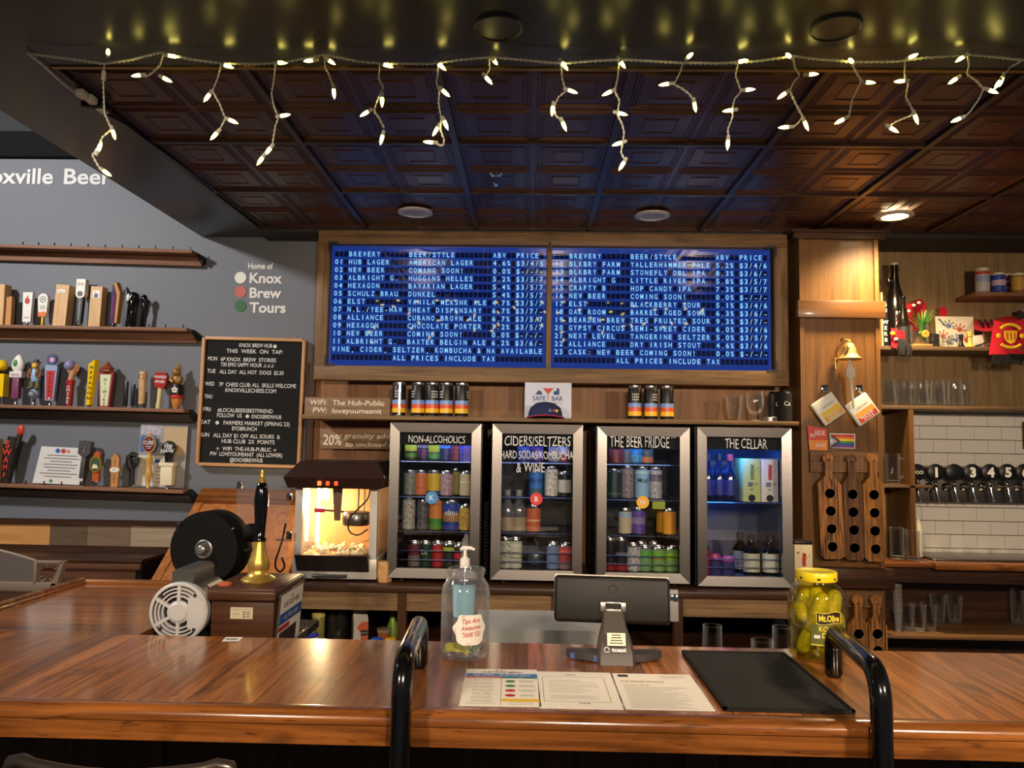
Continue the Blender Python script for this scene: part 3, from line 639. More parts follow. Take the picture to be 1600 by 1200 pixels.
for px, hgt, lb in ((203, .15, 'taller slim black tap handle beside the tent-topped handle'), (214, .135, 'shorter slim black tap handle beside the round natural wooden one')):
    t = handle(2, px, None, lb); b = MB(BLACK); b.rbox(-.009, .009, -.009, .009, .012, hgt, .003); b.build('body', t); ferrule(t, .016, .006, BLACK)
t = handle(2, 228, None, 'round natural wooden tap handle with burnt lettering'); ferrule(t, .03, .006)
b = MB(W_PALE); b.lathe([(0, .024), (.017, .024), (.021, .2), (.019, .207), (0, .207)], 16); b.build('body', t)
b = MB(mat('burnt_mark', S(90, 55, 30), .7)); b.tube([(.012*math.cos(2*PI*k/14), -.0215, .178+.014*math.sin(2*PI*k/14)) for k in range(14)], .0015, 4, closed=True)
for k, ch in enumerate('FIATLUX'): b.text(ch, 0, .142-k*.017, .010, -.0212)
b.build('lettering', t)
t = handle(2, 254, None, 'tap handle with a red octagonal head on a cream stick', lean=.06)
b = MB(mat('cream_stick', S(215, 200, 150), .4)); b.lathe([(0, 0), (.013, 0), (.015, .01), (.012, .05), (.014, .12), (0, .122)], 14); b.build('stick', t)
b = MB(mat('red_gloss')); b.front([(-.022, .115), (.022, .115), (.036, .14), (.036, .185), (.026, .205), (-.03, .205), (-.038, .185), (-.036, .14)], -.014, .014); b.m(CHALK); b.text('NAKED', 0, .172, .014, -.0148, bold=.02, shear=.2); b.text('RIVER', 0, .145, .014, -.0148, bold=.02, shear=.2); b.build('head', t)
t = handle(2, 282, None, 'carved golden figure tap handle on a black band and amber foot')
b = MB(mat('amber_wood', S(196, 125, 60), .35)); b.lathe([(0, 0), (.016, 0), (.022, .02), (.03, .05), (.028, .06)], 16); b.m(RED); b.lathe([(.032, .058), (.034, .062), (.034, .074), (.032, .078)], 16); b.build('foot', t)
b = MB(BLACK); b.lathe([(.031, .076), (.033, .085), (.033, .13), (.03, .138)], 16); b.m(WHITE)
for k in range(5): a = 2*PI*k/5+PI/2; b.ball((.011*math.cos(a), -.032, .106+.011*math.sin(a)), .008, .004, .008, 8, 5)
b.build('band', t)
b = MB(mat('carved_gold', S(150, 112, 62), .45, .3, bump=.6, bscale=60)); b.ball((-.002, 0, .165), .034, .026, .036); b.ball((-.004, -.008, .205), .024, .022, .026); b.tube([(-.022, -.014, .18), (-.028, -.026, .16), (-.012, -.03, .15)], [.012, .011, .009]); b.tube([(.02, -.014, .18), (.026, -.026, .162), (.012, -.03, .152)], [.012, .011, .009])
b.ball((-.004, -.028, .2), .011, .012, .009); b.ball((-.016, .002, .23), .007, .006, .012); b.ball((.01, .002, .23), .007, .006, .012); b.tube([(-.002, 0, .22), (0, 0, .245), (.006, -.004, .26)], [.012, .008, .003]); b.build('figure', t)
# --- lowest shelf
t = handle(3, 4, None, 'pale wooden block tap handle with a round white label'); bar_block(t, .066, .066, .05, 0, .245, W_PALE)
b = MB(WHITE); b.disc(-.006, .205, .018, -.0262); b.m(GREYINK); b.rect(-.016, .004, .203, .207, -.0266); b.build('badge', t)
t = handle(3, 31, None, 'black sculpted tap handle with big red vertical letters and red claw', lean=.06)
b = MB(mat('swamp_black', S(34, 30, 26), .5, bump=.8, bscale=50)); b.tube([(-.012, 0, 0), (-.01, 0, .05), (-.01, 0, .12), (-.008, 0, .2), (-.004, 0, .26)], [.017, .022, .03, .034, .032], 10); b.tube([(.01, 0, .2), (.022, 0, .25), (.03, 0, .285)], [.022, .016, .014], 8); b.build('body', t)
b = MB(mat('swamp_red', S(210, 62, 40), .4)); b.ball((.036, -.012, .302), .02, .012, .03); b.build('claw', t)
b = MB(mat('swamp_red'))
for k, ch in enumerate('SWAMP'): b.text(ch, -.012-.002*k, .2-k*.042, .038-.003*k, -.037+k*.003, bold=.03, xs=1.0-.06*k)
b.build('lettering', t)
pn = thing('notice_holder', 'clear stand with a printed paper notice and coloured dots at its top', 'notice', (X(89, 755, YS), YS, shelfz(3, 89)), (-.12, .03, 0))
b = MB(ACRYL); b.front([(-.142, .001), (.13, .001), (.148, .215), (-.125, .215)], -.006, .004); b.build('holder', pn)
b = MB(PAPER); b.front([(-.138, .004), (.126, .004), (.144, .211), (-.121, .211)], -.004, .002); b.build('paper', pn)
b = MB(BLUE); b.disc(-.022, .19, .013, -.0066); b.m(RED); b.disc(.01, .19, .013, -.0066); b.m(ORANGE); b.disc(.038, .189, .009, -.0066); b.m(GREEN); b.disc(-.035, .02, .009, -.0066); b.m(GREYINK)
for k in range(8): w_ = .085+.022*math.sin(k*2.3); b.rect(.008-w_-.006*k*.2, .008+w_-.006*k*.2, .162-.017*k, .166-.017*k, -.0066)
b.build('print', pn)
t = handle(3, 141, None, 'grey shield-shaped tap handle', lean=.08); ferrule(t, .045, .009)
b = MB(mat('gunmetal', S(92, 90, 88), .4, .4)); b.rbox(-.013, .013, -.012, .012, .042, .165, .003); b.build('body', t)
b = MB(mat('gunmetal')); b.front([(0, .155), (.034, .18), (.034, .25), (.026, .245), (.012, .252), (0, .246), (-.012, .252), (-.026, .245), (-.034, .25), (-.034, .18)], -.016, .016); b.m(col(150, 148, 145, .3, .6)); b.tube([(-.018, -.018, .205), (0, -.019, .228), (.018, -.018, .205)], .003, 5); b.tube([(0, -.018, .185), (0, -.018, .22)], .003, 5); b.build('shield', t)
t = handle(3, 164, None, 'orange tap handle carrying an oval gold-rimmed label'); ferrule(t, .03, .008)
b = MB(mat('rust_orange', S(180, 88, 45), .4)); b.front([(-.018, .028), (.018, .028), (.02, .17), (.022, .185), (0, .198), (-.012, .185), (-.02, .165)], -.011, .011); b.build('body', t)
b = MB(mat('gold_paint')); b.lathe([(0, -.004), (.034, -.004), (.036, 0), (.034, .004), (0, .004)], 24, (0, -.014, .122), 'Y', sy=1.35); b.m(col(60, 85, 60)); b.lathe([(0, -.005), (.028, -.005)], 24, (0, -.014, .122), 'Y', sy=1.35); b.m(CREAM); b.front([(-.018, .1), (.018, .1), (.01, .12), (-.01, .125)], -.0202, -.0192); b.build('label_plate', t)
t = handle(3, 193, None, 'wooden paddle tap handle with an oval badge and vertical lettering')
b = MB(W_OAK); b.front([(-.02, 0), (.02, 0), (.022, .075), (.032, .095), (.022, .115), (.022, .16), (0, .192), (-.022, .16), (-.022, .115), (-.032, .095), (-.022, .075)], -.009, .009); b.build('body', t)
b = MB(WHITE); b.lathe([(0, -.002), (.026, -.002), (.026, .002)], 20, (0, -.011, .095), 'Y', sy=.55); b.m(INK)
for k, ch in enumerate('TRI'): b.text(ch, 0, .15-k*.018, .011, -.0096)
for k, ch in enumerate('HOP'): b.text(ch, 0, .058-k*.018, .012, -.0096)
b.text('PALE', 0, .092, .006, -.0135); b.build('label_plate', t)
t = handle(3, 219, None, 'gnarled black tap handle in front of the collage print'); ferrule(t, .02, .008)
b = MB(mat('gnarled_black', S(22, 22, 24), .45, bump=.8, bscale=70)); b.tube([(0, 0, .016), (0, 0, .07), (-.002, 0, .11)], [.014, .013, .016], 9); b.tube([(-.004, 0, .1), (-.016, -.006, .13), (-.02, 0, .17), (-.002, -.004, .185), (.022, 0, .18)], [.018, .02, .019, .016, .012], 9); b.tube([(.004, 0, .11), (.02, -.004, .14), (.026, 0, .17)], [.014, .016, .012], 8); b.build('body', t)
cp = thing('collage_print', 'unframed collage print leaning behind the maroon and white tap handles', 'picture', (X(251, 758, 4.355), 4.352, shelfz(3, 251)), (-.01, .02, 0))
b = MB(mat('print_grey', S(150, 150, 152), .7)); b.box(-.136, .136, -.004, 0, .002, .356); b.build('sheet', cp)
b = MB(mat('print_tan', S(190, 165, 130), .7)); b.rect(.0, .135, .19, .345, -.0045); b.m(mat('print_blue', S(70, 110, 175), .7, var=.5, bscale=60)); b.front([(-.13, .2), (-.04, .2), (-.02, .24), (-.045, .295), (-.13, .29)], -.0052, -.0042); b.m(mat('print_lilac', S(175, 170, 185), .7, var=.3, bscale=40)); b.rect(-.135, -.01, .3, .352, -.0046); b.m(col(210, 205, 195)); b.rect(-.135, .03, .01, .18, -.0046); b.m(BLUE); b.rect(-.04, -.01, .14, .16, -.0052); b.m(GREYINK)
for k in range(5): b.rect(-.03, .02, .03+.02*k, .034+.02*k, -.0052)
b.build('artwork', cp)
t = handle(3, 244, None, 'gold spindle tap handle with a round maroon sign and white lettering'); ferrule(t, .03, .008, BRASS)
b = MB(mat('honey_lacquer', S(205, 160, 85), .25)); b.lathe([(0, .028), (.012, .028), (.014, .05), (.02, .07), (.018, .1), (.014, .13), (.02, .155), (.021, .165), (.012, .175), (.01, .2), (0, .2)], 16); b.lathe([(.006, .29), (.009, .298), (.005, .306), (0, .318)], 10); b.build('spindle', t)
b = MB(mat('honey_lacquer')); b.lathe([(0, -.007), (.036, -.007), (.038, 0), (.036, .007), (0, .007)], 28, (0, -.006, .245), 'Y', sy=1.32); b.m(mat('maroon', S(95, 25, 38), .4)); b.lathe([(0, -.008), (.032, -.008)], 28, (0, -.006, .245), 'Y', sy=1.32); b.m(CHALK); b.text('CURE', 0, .244, .02, -.0148, bold=.02, maxw=.054); b.text('the', 0, .27, .007, -.0148); b.rect(-.02, .02, .232, .235, -.0148); b.rect(-.012, .012, .222, .225, -.0148); b.build('sign_plate', t)
t = handle(3, 274, None, 'white block tap handle with a black lettered top'); ferrule(t, .024, .008)
b = MB(CREAM); b.rbox(-.033, .033, -.024, .024, .02, .13, .003); b.rbox(-.042, .042, -.03, .03, .126, .146, .003); b.build('block', t)
b = MB(BLACK); b.lathe([(.02, .145), (.024, .19), (.034, .205)], 14, sy=.6); b.lathe([(0, -.015), (.036, -.015), (.038, 0), (.036, .015), (0, .015)], 24, (0, 0, .228), 'Y', sy=1.05); b.build('top', t)
b = MB(CHALK); b.text('YEE', 0, .225, .021, -.0158, bold=.03, shear=.1); b.text('HAW', -.002, .2, .021, -.0158, bold=.03, shear=.1); b.text('Bad', -.008, .25, .009, -.0158, shear=.2); b.build('lettering', t)

# ================================================================ letter board
lb = thing('letter_board', 'black felt letter board with the weekly programme in a pine frame', 'letter board', (X(393, 628, 4.33), 4.33, Z(393, 628, 4.33)), (0, .012, 0))
W_, H_ = 160*4.33/F_PX, 199*4.33/F_PX
b = MB(mat('felt_black', S(20, 20, 21), .95, bump=.3, bscale=120)); b.box(-W_/2+.008, W_/2-.008, 0, .018, -H_/2+.008, H_/2-.008); b.build('felt', lb)
PF = wood('pine_frame', S(176, 124, 80), S(212, 164, 116), 2, 2, .5); PFX = wood('pine_frame_across', S(176, 124, 80), S(212, 164, 116), 0, 2, .5)
for q in (-1, 1):
    b = MB(PF); b.rbox(q*W_/2-.009, q*W_/2+.009, -.016, .03, -H_/2, H_/2, .002); b.build('frame_side', lb)
    b = MB(PFX); b.rbox(-W_/2+.009, W_/2-.009, -.016, .03, q*H_/2-.009, q*H_/2+.009, .002); b.build('frame_side', lb)
b = MB(LETW)
def lbt(px, py, t_, hh, mw=None, align='L'):
    u = (px-492)/1029*180*4.33/F_PX; v = (600-py)/1029*180*4.33/F_PX-.0
    b.text(t_, u, v, hh, -.002, align, bold=.008, fit=mw)
h1, h2 = .0195, .0215; k_ = 180*4.33/F_PX/1029
for px, py, t_, wpx in ((355, 105, 'KNOX BREW HUB', 300), (240, 160, 'THIS  WEEK  ON  TAP:', 515), (75, 233, 'MON', 85), (192, 236, '6P KNOX  BREW  STORIES', 505), (195, 284, '730 EMO SAPPY HOUR', 375),
                       (75, 347, 'TUE', 75), (188, 350, 'ALL DAY  ALL HOT  DOGS  $2.50', 583), (62, 462, 'WED', 85), (190, 465, '7P  CHESS CLUB: ALL  SKILLS WELCOME', 700), (250, 515, 'KNOXVILLECHESS.COM', 460),
                       (62, 577, 'THU', 72), (58, 693, 'FRI', 68), (190, 697, '#LOCALBEERSBESTFRIEND', 500), (186, 744, 'FOLLOW  US', 225), (502, 748, 'KNOXBREWHUB', 268), (48, 808, 'SAT', 82), (250, 810, 'FARMERS MARKET (SPRING 23)', 600), (330, 860, 'BYOBRUNCH', 222),
                       (42, 922, 'SUN', 82), (162, 925, 'ALL DAY $1 OFF ALL SOURS  &', 605), (242, 975, 'HUB CLUB  2X  POINTS', 478), (252, 1042, 'WIFI  THE-HUB-PUBLIC', 440), (145, 1090, 'PW  LOVEYOUMEANIT  (ALL LOWER)', 650), (325, 1140, '@KNOXBREWHUB', 295)):
    lbt(px, py, t_, h2, wpx*k_)
for px, py in ((680, 92), (462, 730), (192, 795)):
    u, v = (px-492)*k_, (600-py)*k_; b.disc(u, v, .0105, -.002, 14); b.m(INK); b.disc(u-.004, v+.003, .0016, -.0026, 6); b.disc(u+.004, v+.003, .0016, -.0026, 6); b.m(LETW)
for px in (210, 727):
    u, v = (px-492)*k_, (600-1040)*k_
    for q in range(3): b.tube([(u+(.004+.0045*q)*math.cos(a), -.002, v+(.004+.0045*q)*math.sin(a)) for a in [PI*.25+PI*.5*s_/5 for s_ in range(6)]], .0012, 4)
    b.disc(u, v, .002, -.002, 8)
for q in range(3):
    u, v = (590+q*34-492)*k_, (600-284)*k_; b.disc(u, v+.002, .003, -.002, 8); b.rect(u+.002, u+.0033, v+.002, v+.014, -.002); b.disc(u+.008, v+.003, .003, -.002, 8); b.rect(u+.010, u+.0113, v+.003, v+.015, -.002); b.rect(u+.002, u+.0113, v+.013, v+.0155, -.0021)
b.build('letters', lb)

# ================================================================ furniture beyond the left end of the bar
cb = thing('wooden_cabinet', 'dark brown wooden cabinet against the wall behind the settee', 'cabinet', (0, 0, 0))
cX = X(220, 874, 4.1); zT = Z(150, 873, 4.1)
b = MB(W_DARK); b.rbox(-3.7, cX+.01, 4.09, YW-.025, zT-.02, zT, .004); b.build('top', cb)
b = MB(wood('cabinet_front_wood', S(74, 46, 34), S(112, 76, 58), 0, 1, .35)); b.box(-3.68, cX-.03, 4.11, 4.13, 0, zT-.055); b.rbox(-3.7, cX, 4.095, 4.125, zT-.055, zT-.022, .004); b.build('front_panel', cb)
b = MB(BLACK); b.box(cX-.03, cX, 4.12, YW-.03, 0, zT-.022); b.build('side_panel', cb)
sc = thing('settee', 'settee with a grey woven back and white iron scrolls beyond the bar', 'settee', (0, 0, 0))
ys = 3.3; FRM = mat('settee_frame', S(128, 112, 98), .5)
x1, zt1, zb1 = X(100, 878, ys), Z(90, 877, ys), Z(60, 925, ys); xm = X(57, 878, ys)
b = MB(FRM); b.rbox(-2.9, x1-.025, ys, ys+.03, zb1, zb1+.04, .004); b.front([(x1-.055, zb1+.02), (x1-.03, zb1+.02), (x1, zt1), (x1-.014, zt1)], ys, ys+.03); b.rbox(xm, x1-.008, ys, ys+.03, zt1-.012, zt1, .003); b.rbox(xm-.012, xm+.002, ys, ys+.03, zb1+.03, zt1, .003)
arc = [(xm-.01-q*.06, ys+.015, zt1-.004+.055*math.sin(min(1, q/5)*PI/2)) for q in range(14)]; b.tube(arc, .008, 6); b.build('frame', sc)
b = MB(mat('woven_grey', S(96, 86, 82), .85, bump=.6, bscale=250)); b.front([(-2.85, zb1+.04), (xm-.012, zb1+.04)]+[(p[0], p[2]-.004) for p in arc], ys+.008, ys+.022); b.build('woven_back', sc)
for q, (du, dv) in enumerate(((1, 1), (1, -1), (-1, 1), (-1, -1))):
    cxm, czm = (xm+x1-.03)/2+du*.028, (zb1+.04+zt1-.012)/2+dv*.022
    b = MB(FRM); b.tube([(cxm-du*(.020-.0012*s_)*math.cos(s_*.42), ys+.015, czm+dv*(.020-.0012*s_)*math.sin(s_*.42)*.8) for s_ in range(14)], .0035, 6); b.build('scroll', sc)
b = MB(FRM)
for xx in (-2.85, x1-.05): b.box(xx-.02, xx+.02, ys-.01, ys+.03, 0, zb1)
b.box(-2.88, x1-.03, ys-.4, ys, .40, .46)
for xx in (-2.85, x1-.05): b.box(xx-.02, xx+.02, ys-.4, ys-.36, 0, .4)
b.build('seat', sc)

# raised hatch of the bar, leaning back to the wall
fl = thing('bar_hatch', 'raised plywood bar hatch leaning back behind the black wheel housing', 'hatch', (0, 0, 0))
fy0, fy1, fz0, fz1, fxl, fxr = 3.66, 4.28, .90, Z(385, 768, 4.28), -1.80, -1.165
PLYH = wood('hatch_plywood', S(150, 88, 44), S(196, 128, 72), 2, 1.2, .4, bump=.05, coat=.2)
def hp(u, s_, o=0):
    d = Vector((0, fy1-fy0, fz1-fz0)); n = Vector((0, -d.z, d.y)).normalized(); p = Vector((0, fy0, fz0))+d*s_+n*o; return (fxl+u*(fxr-fxl), p.y, p.z)
b = MB(PLYH)
A = [hp(0, 0), hp(1, 0), hp(1, .93), hp(0, .93)]; B = [hp(0, 0, -.025), hp(1, 0, -.025), hp(1, .93, -.025), hp(0, .93, -.025)]
b.mesh(A+B, [(0, 1, 2, 3), (4, 7, 6, 5), (0, 4, 5, 1), (1, 5, 6, 2), (2, 6, 7, 3), (3, 7, 4, 0)]); b.build('panel', fl)
b = MB(W_NOSE); A = [hp(-.01, .86, .02), hp(1.01, .86, .02), hp(1.01, 1, .02), hp(-.01, 1, .02)]; B = [hp(-.01, .86, -.03), hp(1.01, .86, -.03), hp(1.01, 1, -.03), hp(-.01, 1, -.03)]
b.mesh(A+B, [(0, 1, 2, 3), (4, 7, 6, 5), (0, 4, 5, 1), (1, 5, 6, 2), (2, 6, 7, 3), (3, 7, 4, 0)]); b.build('edge_board', fl)
b = MB(PLYH); A = [hp(-.015, 0, .006), hp(.05, 0, .006), hp(.05, .9, .006), hp(-.015, .9, .006)]; B = [hp(-.015, 0, -.0), hp(.05, 0, 0), hp(.05, .9, 0), hp(-.015, .9, 0)]
b.mesh(A+B, [(0, 1, 2, 3), (0, 4, 5, 1), (1, 5, 6, 2), (2, 6, 7, 3), (3, 7, 4, 0)]); b.build('edge_strip', fl)
for xx in (fxl+.05, fxr-.09): b = MB(W_DARK); b.box(xx, xx+.04, fy0+.2, fy0+.24, 0, .98); b.build('support', fl)
b = MB(mat('hatch_mark', S(90, 48, 20), .7)); A = [hp(.80, .5, .002), hp(.93, .5, .002), hp(.93, .52, .002), hp(.80, .52, .002)]; b.poly(A); b.build('stamp', fl)

# ================================================================ motor, wheel housing and beer engine
Ym = 2.44
mc = at(278, 957, Ym); rm = .092
mo = thing('electric_motor', 'grey electric motor with a white slotted end cap facing the camera', 'motor', mc, (0, 0, .02))
MOT = mat('motor_grey', S(72, 74, 72), .45, .2)
b = MB(MOT); b.lathe([(.086, .022), (.09, .026), (.09, .2), (.086, .205), (.07, .225), (0, .225)], 32, axis='Y'); b.build('shell', mo)
b = MB(mat('endcap_grey', S(196, 196, 198), .5, .1))
b.lathe([(.092, .028), (.092, .004), (.088, 0), (.082, 0), (.082, .012)], 36, axis='Y'); b.lathe([(0, -.004), (.026, -.004), (.03, 0), (.036, .003), (.036, .012)], 24, axis='Y')
for rr in (.05, .062, .073): b.lathe([(rr-.0025, .012), (rr-.0025, .001), (rr+.0025, .001), (rr+.0025, .012)], 36, axis='Y')
for k in range(6):
    a = PI/2+k*PI/3; c, s_ = math.cos(a), math.sin(a); q = Vector((-s_, 0, c))*.005
    b.mesh([Vector((c*.03, y_, s_*.03))+q*e for y_ in (0, .012) for e in (-1, 1)]+[Vector((c*.084, y_, s_*.084))+q*e for y_ in (0, .012) for e in (-1, 1)], [(0, 1, 5, 4), (2, 3, 7, 6), (0, 4, 6, 2), (1, 5, 7, 3)])
b.prism([(.03, -.045), (.055, -.062), (.08, -.03), (.083, 0), (.08, .03), (.055, .062), (.03, .045)], lambda u, v, d: (u, d, v), -.001, .012)
b.build('end_cap', mo)
b = MB(BLACKM); b.lathe([(0, .014), (.08, .014)], 30, axis='Y'); b.build('cooling_core', mo)
for a in (.8, 2.4, 3.9, 5.5): b = MB(DGREY); b.lathe([(0, -.003), (.006, -.003), (.006, .004)], 8, (.074*math.cos(a), 0, .074*math.sin(a)), 'Y'); b.build('bolt', mo)
b = MB(MOT); b.smooth = True; b.prism([(-.032, .07), (.036, .07), (.036, .118), (.026, .13), (-.02, .13), (-.032, .12)], lambda u, v, d: (u, d, v), .02, .19); b.build('capacitor_cover', mo)
b = MB(PAPER); 
for q in range(5): b.poly([(.0912*math.cos(a), d, .0912*math.sin(a)) for a, d in ((.25+q*.13, .08), (.38+q*.13, .08), (.38+q*.13, .19), (.25+q*.13, .19))])
b.build('rating_label', mo)
b = MB(DGREY); b.box(-.06, .06, .06, .2, -(mc.z-.956), -.085); b.build('mount', mo)
Yw = 2.85; wc = at(318, 858, Yw); rw = 59*Yw/F_PX*.98
wh = thing('wheel_housing', 'big round black wheel housing with a grey hub behind the motor', 'machine', wc, (0, 0, -.12))
b = MB(BLACKM.copy() if False else mat('housing_black', S(8, 8, 8), .7, 0, .2)); b.lathe([(.03, .002), (rw*.97, 0), (rw, .008), (rw, .105), (rw*.97, .112), (0, .112)], 48, axis='Y'); b.build('drum', wh)
b = MB(mat('hub_grey', S(150, 148, 146), .35, .7)); b.lathe([(0, .012), (.034, .012), (.034, 0), (.03, -.002), (.026, .006)], 28, axis='Y'); b.lathe([(.018, .008), (.016, -.02), (.011, -.024), (0, -.024)], 20, axis='Y'); b.build('hub', wh)
for a in (2.4, .6): b = MB(CHROME); b.ball((rw*1.0*math.cos(a), -.002, rw*1.0*math.sin(a)), .006); b.build('bolt', wh)
b = MB(mat('housing_black')); b.lathe([(0, 0), (.03, 0), (.034, .012), (.034, .03), (.028, .042), (0, .042)], 20, (rw+.015, .03, rw*.45), 'X'); b.build('knob', wh)
b = MB(DGREY); b.tube([(rw-.02, .05, -.01), (rw+.05, .05, 0)], .008, 8); b.build('shaft', wh)
b = MB(mat('housing_black')); b.front([(-.03, -rw*.8), (.1, -rw*.8), (.1, -(wc.z-.956)), (-.03+.04, -(wc.z-.956))], .02, .095); b.build('pedestal', wh)

be = thing('beer_engine', 'wooden beer engine box with a black and brass pump handle on the bar', 'beer pump', (0, 0, 0))
ex0, ex1, ey0, ey1 = X(329, 965, 2.46), X(427, 968, 2.46), 2.45, 2.74; ez = Z(375, 919, 2.46)
b = MB(W_RED); b.rbox(ex0, ex1, ey0+.012, ey1, .956, ez-.034, .003); b.build('case', be)
b = MB(W_RED); b.rbox(ex0-.006, ex1+.012, ey0-.012, ey1+.02, ez-.036, ez-.004, .008, 3); b.rbox(ex0-.012, ex1+.004, ey0, ey1+.01, ez-.012, ez, .004); b.build('lid', be)
pcx, pcy = X(402, 905, 2.58), 2.59
b = MB(BRASS); k_ = 2.59/F_PX
b.lathe([(0, 0), (.054, 0), (.056, .006), (.051, .012), (.038, .018), (.033, .028), (.031, .036), (.035, .044), (.036, .058), (.032, .072), (.025, .09), (.021, .11), (.019, .122), (.018, .13)], 28, (pcx, pcy, ez)); b.build('brass_stem', be)
b = MB(BLACKG); b.lathe([(.018, .13), (.021, .133), (.021, .139), (.0165, .145), (.018, .18), (.021, .22), (.0235, .265), (.021, .30), (.015, .322), (.012, .325)], 24, (pcx, pcy, ez)); b.build('handle', be)
b = MB(BRASS); b.lathe([(.013, .325), (.0135, .332), (.008, .336), (.008, .34), (.0095, .346), (.007, .352), (.006, .355), (.0075, .36), (.005, .367), (0, .369)], 16, (pcx, pcy, ez)); b.build('finial', be)
b = MB(mat('brass_plate', S(205, 195, 170), .5)); px0, px1 = X(360, 958, 2.46), X(395, 958, 2.46); pz0, pz1 = Z(377, 967, 2.46), Z(377, 949, 2.46)
b.box(px0, px1, ey0+.009, ey0+.0125, pz0, pz1); b.m(GREYINK); b.text('HAND PULLED CASK ALE', (px0+px1)/2, pz1-.008, .004, ey0+.0085, maxw=.06); b.text('METER', px0+.018, pz0+.012, .005, ey0+.0085)
for k in range(3): b.m(INK); b.rect(px1-.03, px1-.025, pz0+.005+k*.007, pz0+.009+k*.007, ey0+.0085); b.rect(px1-.022, px1-.008, pz0+.006+k*.007, pz0+.008+k*.007, ey0+.0085)
b.build('name_plate', be)
tw = tag(MB(mat('cork_red', S(190, 95, 60), .6, bump=.5)).lathe([(0, 0), (.018, 0), (.02, .006), (.012, .011), (0, .01)], 12, (X(362, 912, 2.56), 2.5, ez), sx=1.2).build('bar_rag'), 'small crumpled orange rag beside the brass pump stem', 'rag')
# menu in a holder at the right side of the beer engine
mh = thing('menu_holder', 'clear upright holder with a food menu leaning on the beer engine box', 'menu', (ex1+.006, 2.45, .956), (0, .07, 0))
def side(b, y0, y1, z0, z1, x): b.poly([(x, y0, z0), (x, y1, z0), (x, y1, z1), (x, y0, z1)])
b = MB(ACRYL); b.box(.0, .004, 0, .25, 0, .205); b.box(.03, .034, 0, .25, 0, .05); b.build('holder', mh)
b = MB(PAPER); side(b, .006, .244, .003, .2, .0052); b.m(BLUE); side(b, .008, .242, .105, .14, .0056); b.m(RED); side(b, .008, .12, .085, .1, .0056); b.m(DGREY); side(b, .02, .2, .01, .08, .0056)
b.M = Matrix(((0, 0, 0, 0), (0, 0, 0, 0), (0, 0, 0, 0), (0, 0, 0, 1))); b.M = Matrix.Translation((.0058, 0, 0)) @ Matrix.Rotation(PI/2, 4, 'Z')
b.m(INK); b.text('OUR FOOD MENU', .125, .155, .017, 0, maxw=.17); b.m(CHALK); b.text('ALL ITEMS - $6.50', .125, .117, .013, -.0006, maxw=.19); b.m(ORANGE); b.disc(.115, .183, .005, 0, 8); b.m(RED); b.disc(.13, .183, .005, 0, 8)
b.build('menu_sheet', mh)
# ================================================================ popcorn machine
Yp = 3.66
pX0, pX1 = X(459, 850, Yp), X(588, 850, Yp); pz0 = BT+.012; pzb = Z(520, 762, Yp); pzt = Z(520, 724, Yp); pd = .36
pm = thing('popcorn_machine', 'lit popcorn machine with a brown hood and glass sides beside the fridges', 'popcorn machine', (pX0, Yp, 0))
PW = pX1-pX0
HOODM = mat('hood_brown', S(48, 28, 20), .45); ALUF = mat('machine_aluminium', S(205, 200, 192), .4, .35)
b = MB(HOODM)
A = [(-.02, -.06, pzb), (PW+.02, -.06, pzb), (PW+.02, pd, pzb), (-.02, pd, pzb)]; Bq = [(-.035, -.085, pzb+.05), (PW+.045, -.085, pzb+.05), (PW+.045, pd, pzb+.05), (-.035, pd, pzb+.05)]; Cq = [(.02, -.01, pzt+.01), (PW, -.01, pzt+.01), (PW, pd, pzt+.01), (.02, pd, pzt+.01)]
b.mesh(A+Bq+Cq, [(3, 2, 1, 0), (0, 1, 5, 4), (1, 2, 6, 5), (2, 3, 7, 6), (3, 0, 4, 7), (4, 5, 9, 8), (5, 6, 10, 9), (6, 7, 11, 10), (7, 4, 8, 11), (8, 9, 10, 11)]); b.build('hood', pm)
for k, (px, cc) in enumerate(((500, 255), (513, 200), (526, 200))):
    xx = X(px, 747, Yp-.07)-pX0; b = MB(mat('switch_lit_%d' % cc, S(200, 70, 40), .3, emit=S(255, 90, 40), estr=3.5 if cc == 255 else .8)); b.rbox(xx-.008, xx+.008, -.085, -.07, pzb+.014, pzb+.034, .002); b.build('switch', pm)
b = MB(ALUF)
for xx in (0, PW-.035): b.box(xx, xx+.035, 0, .02, pz0+.09, pzb)
for xx in (0, PW-.012): b.box(xx, xx+.012, pd-.02, pd, pz0+.09, pzb)
b.rbox(-.004, PW+.004, -.004, pd, pz0, pz0+.095, .004); b.build('cabinet_frame', pm)
b = MB(mat('tray_brown', S(44, 34, 30), .4)); b.mesh([(.02, -.05, pz0+.115), (PW-.03, -.05, pz0+.115), (PW-.03, -.006, pz0+.035), (.02, -.006, pz0+.035), (.02, .0, pz0+.115), (PW-.03, 0, pz0+.115)], [(0, 1, 2, 3), (0, 4, 5, 1), (0, 3, 4), (1, 5, 2)]); b.build('front_flap', pm)
b = MB(DGREY); b.tube([(.1, -.02, pz0+.018), (.12, -.03, pz0+.018), (.24, -.03, pz0+.018), (.26, -.02, pz0+.018)], .008, 8); b.build('drawer_pull', pm)
b = MB(CLEAR); b.box(.0, .003, .02, pd-.02, pz0+.1, pzb); b.build('side_glass', pm); b = MB(CLEAR); b.box(PW-.003, PW, .02, pd-.02, pz0+.1, pzb); b.build('side_glass', pm)
b = MB(CLEAR); b.box(PW*.5, PW-.035, .006, .009, pz0+.1, pzb); b.build('front_glass', pm)
LINER = mat('liner_warm', S(206, 150, 96), .5); b = MB(LINER); b.box(.012, PW-.012, pd-.022, pd-.018, pz0+.1, pzb); b.box(.005, PW-.005, .01, pd-.02, pz0+.09, pz0+.098); b.build('back_wall', pm)
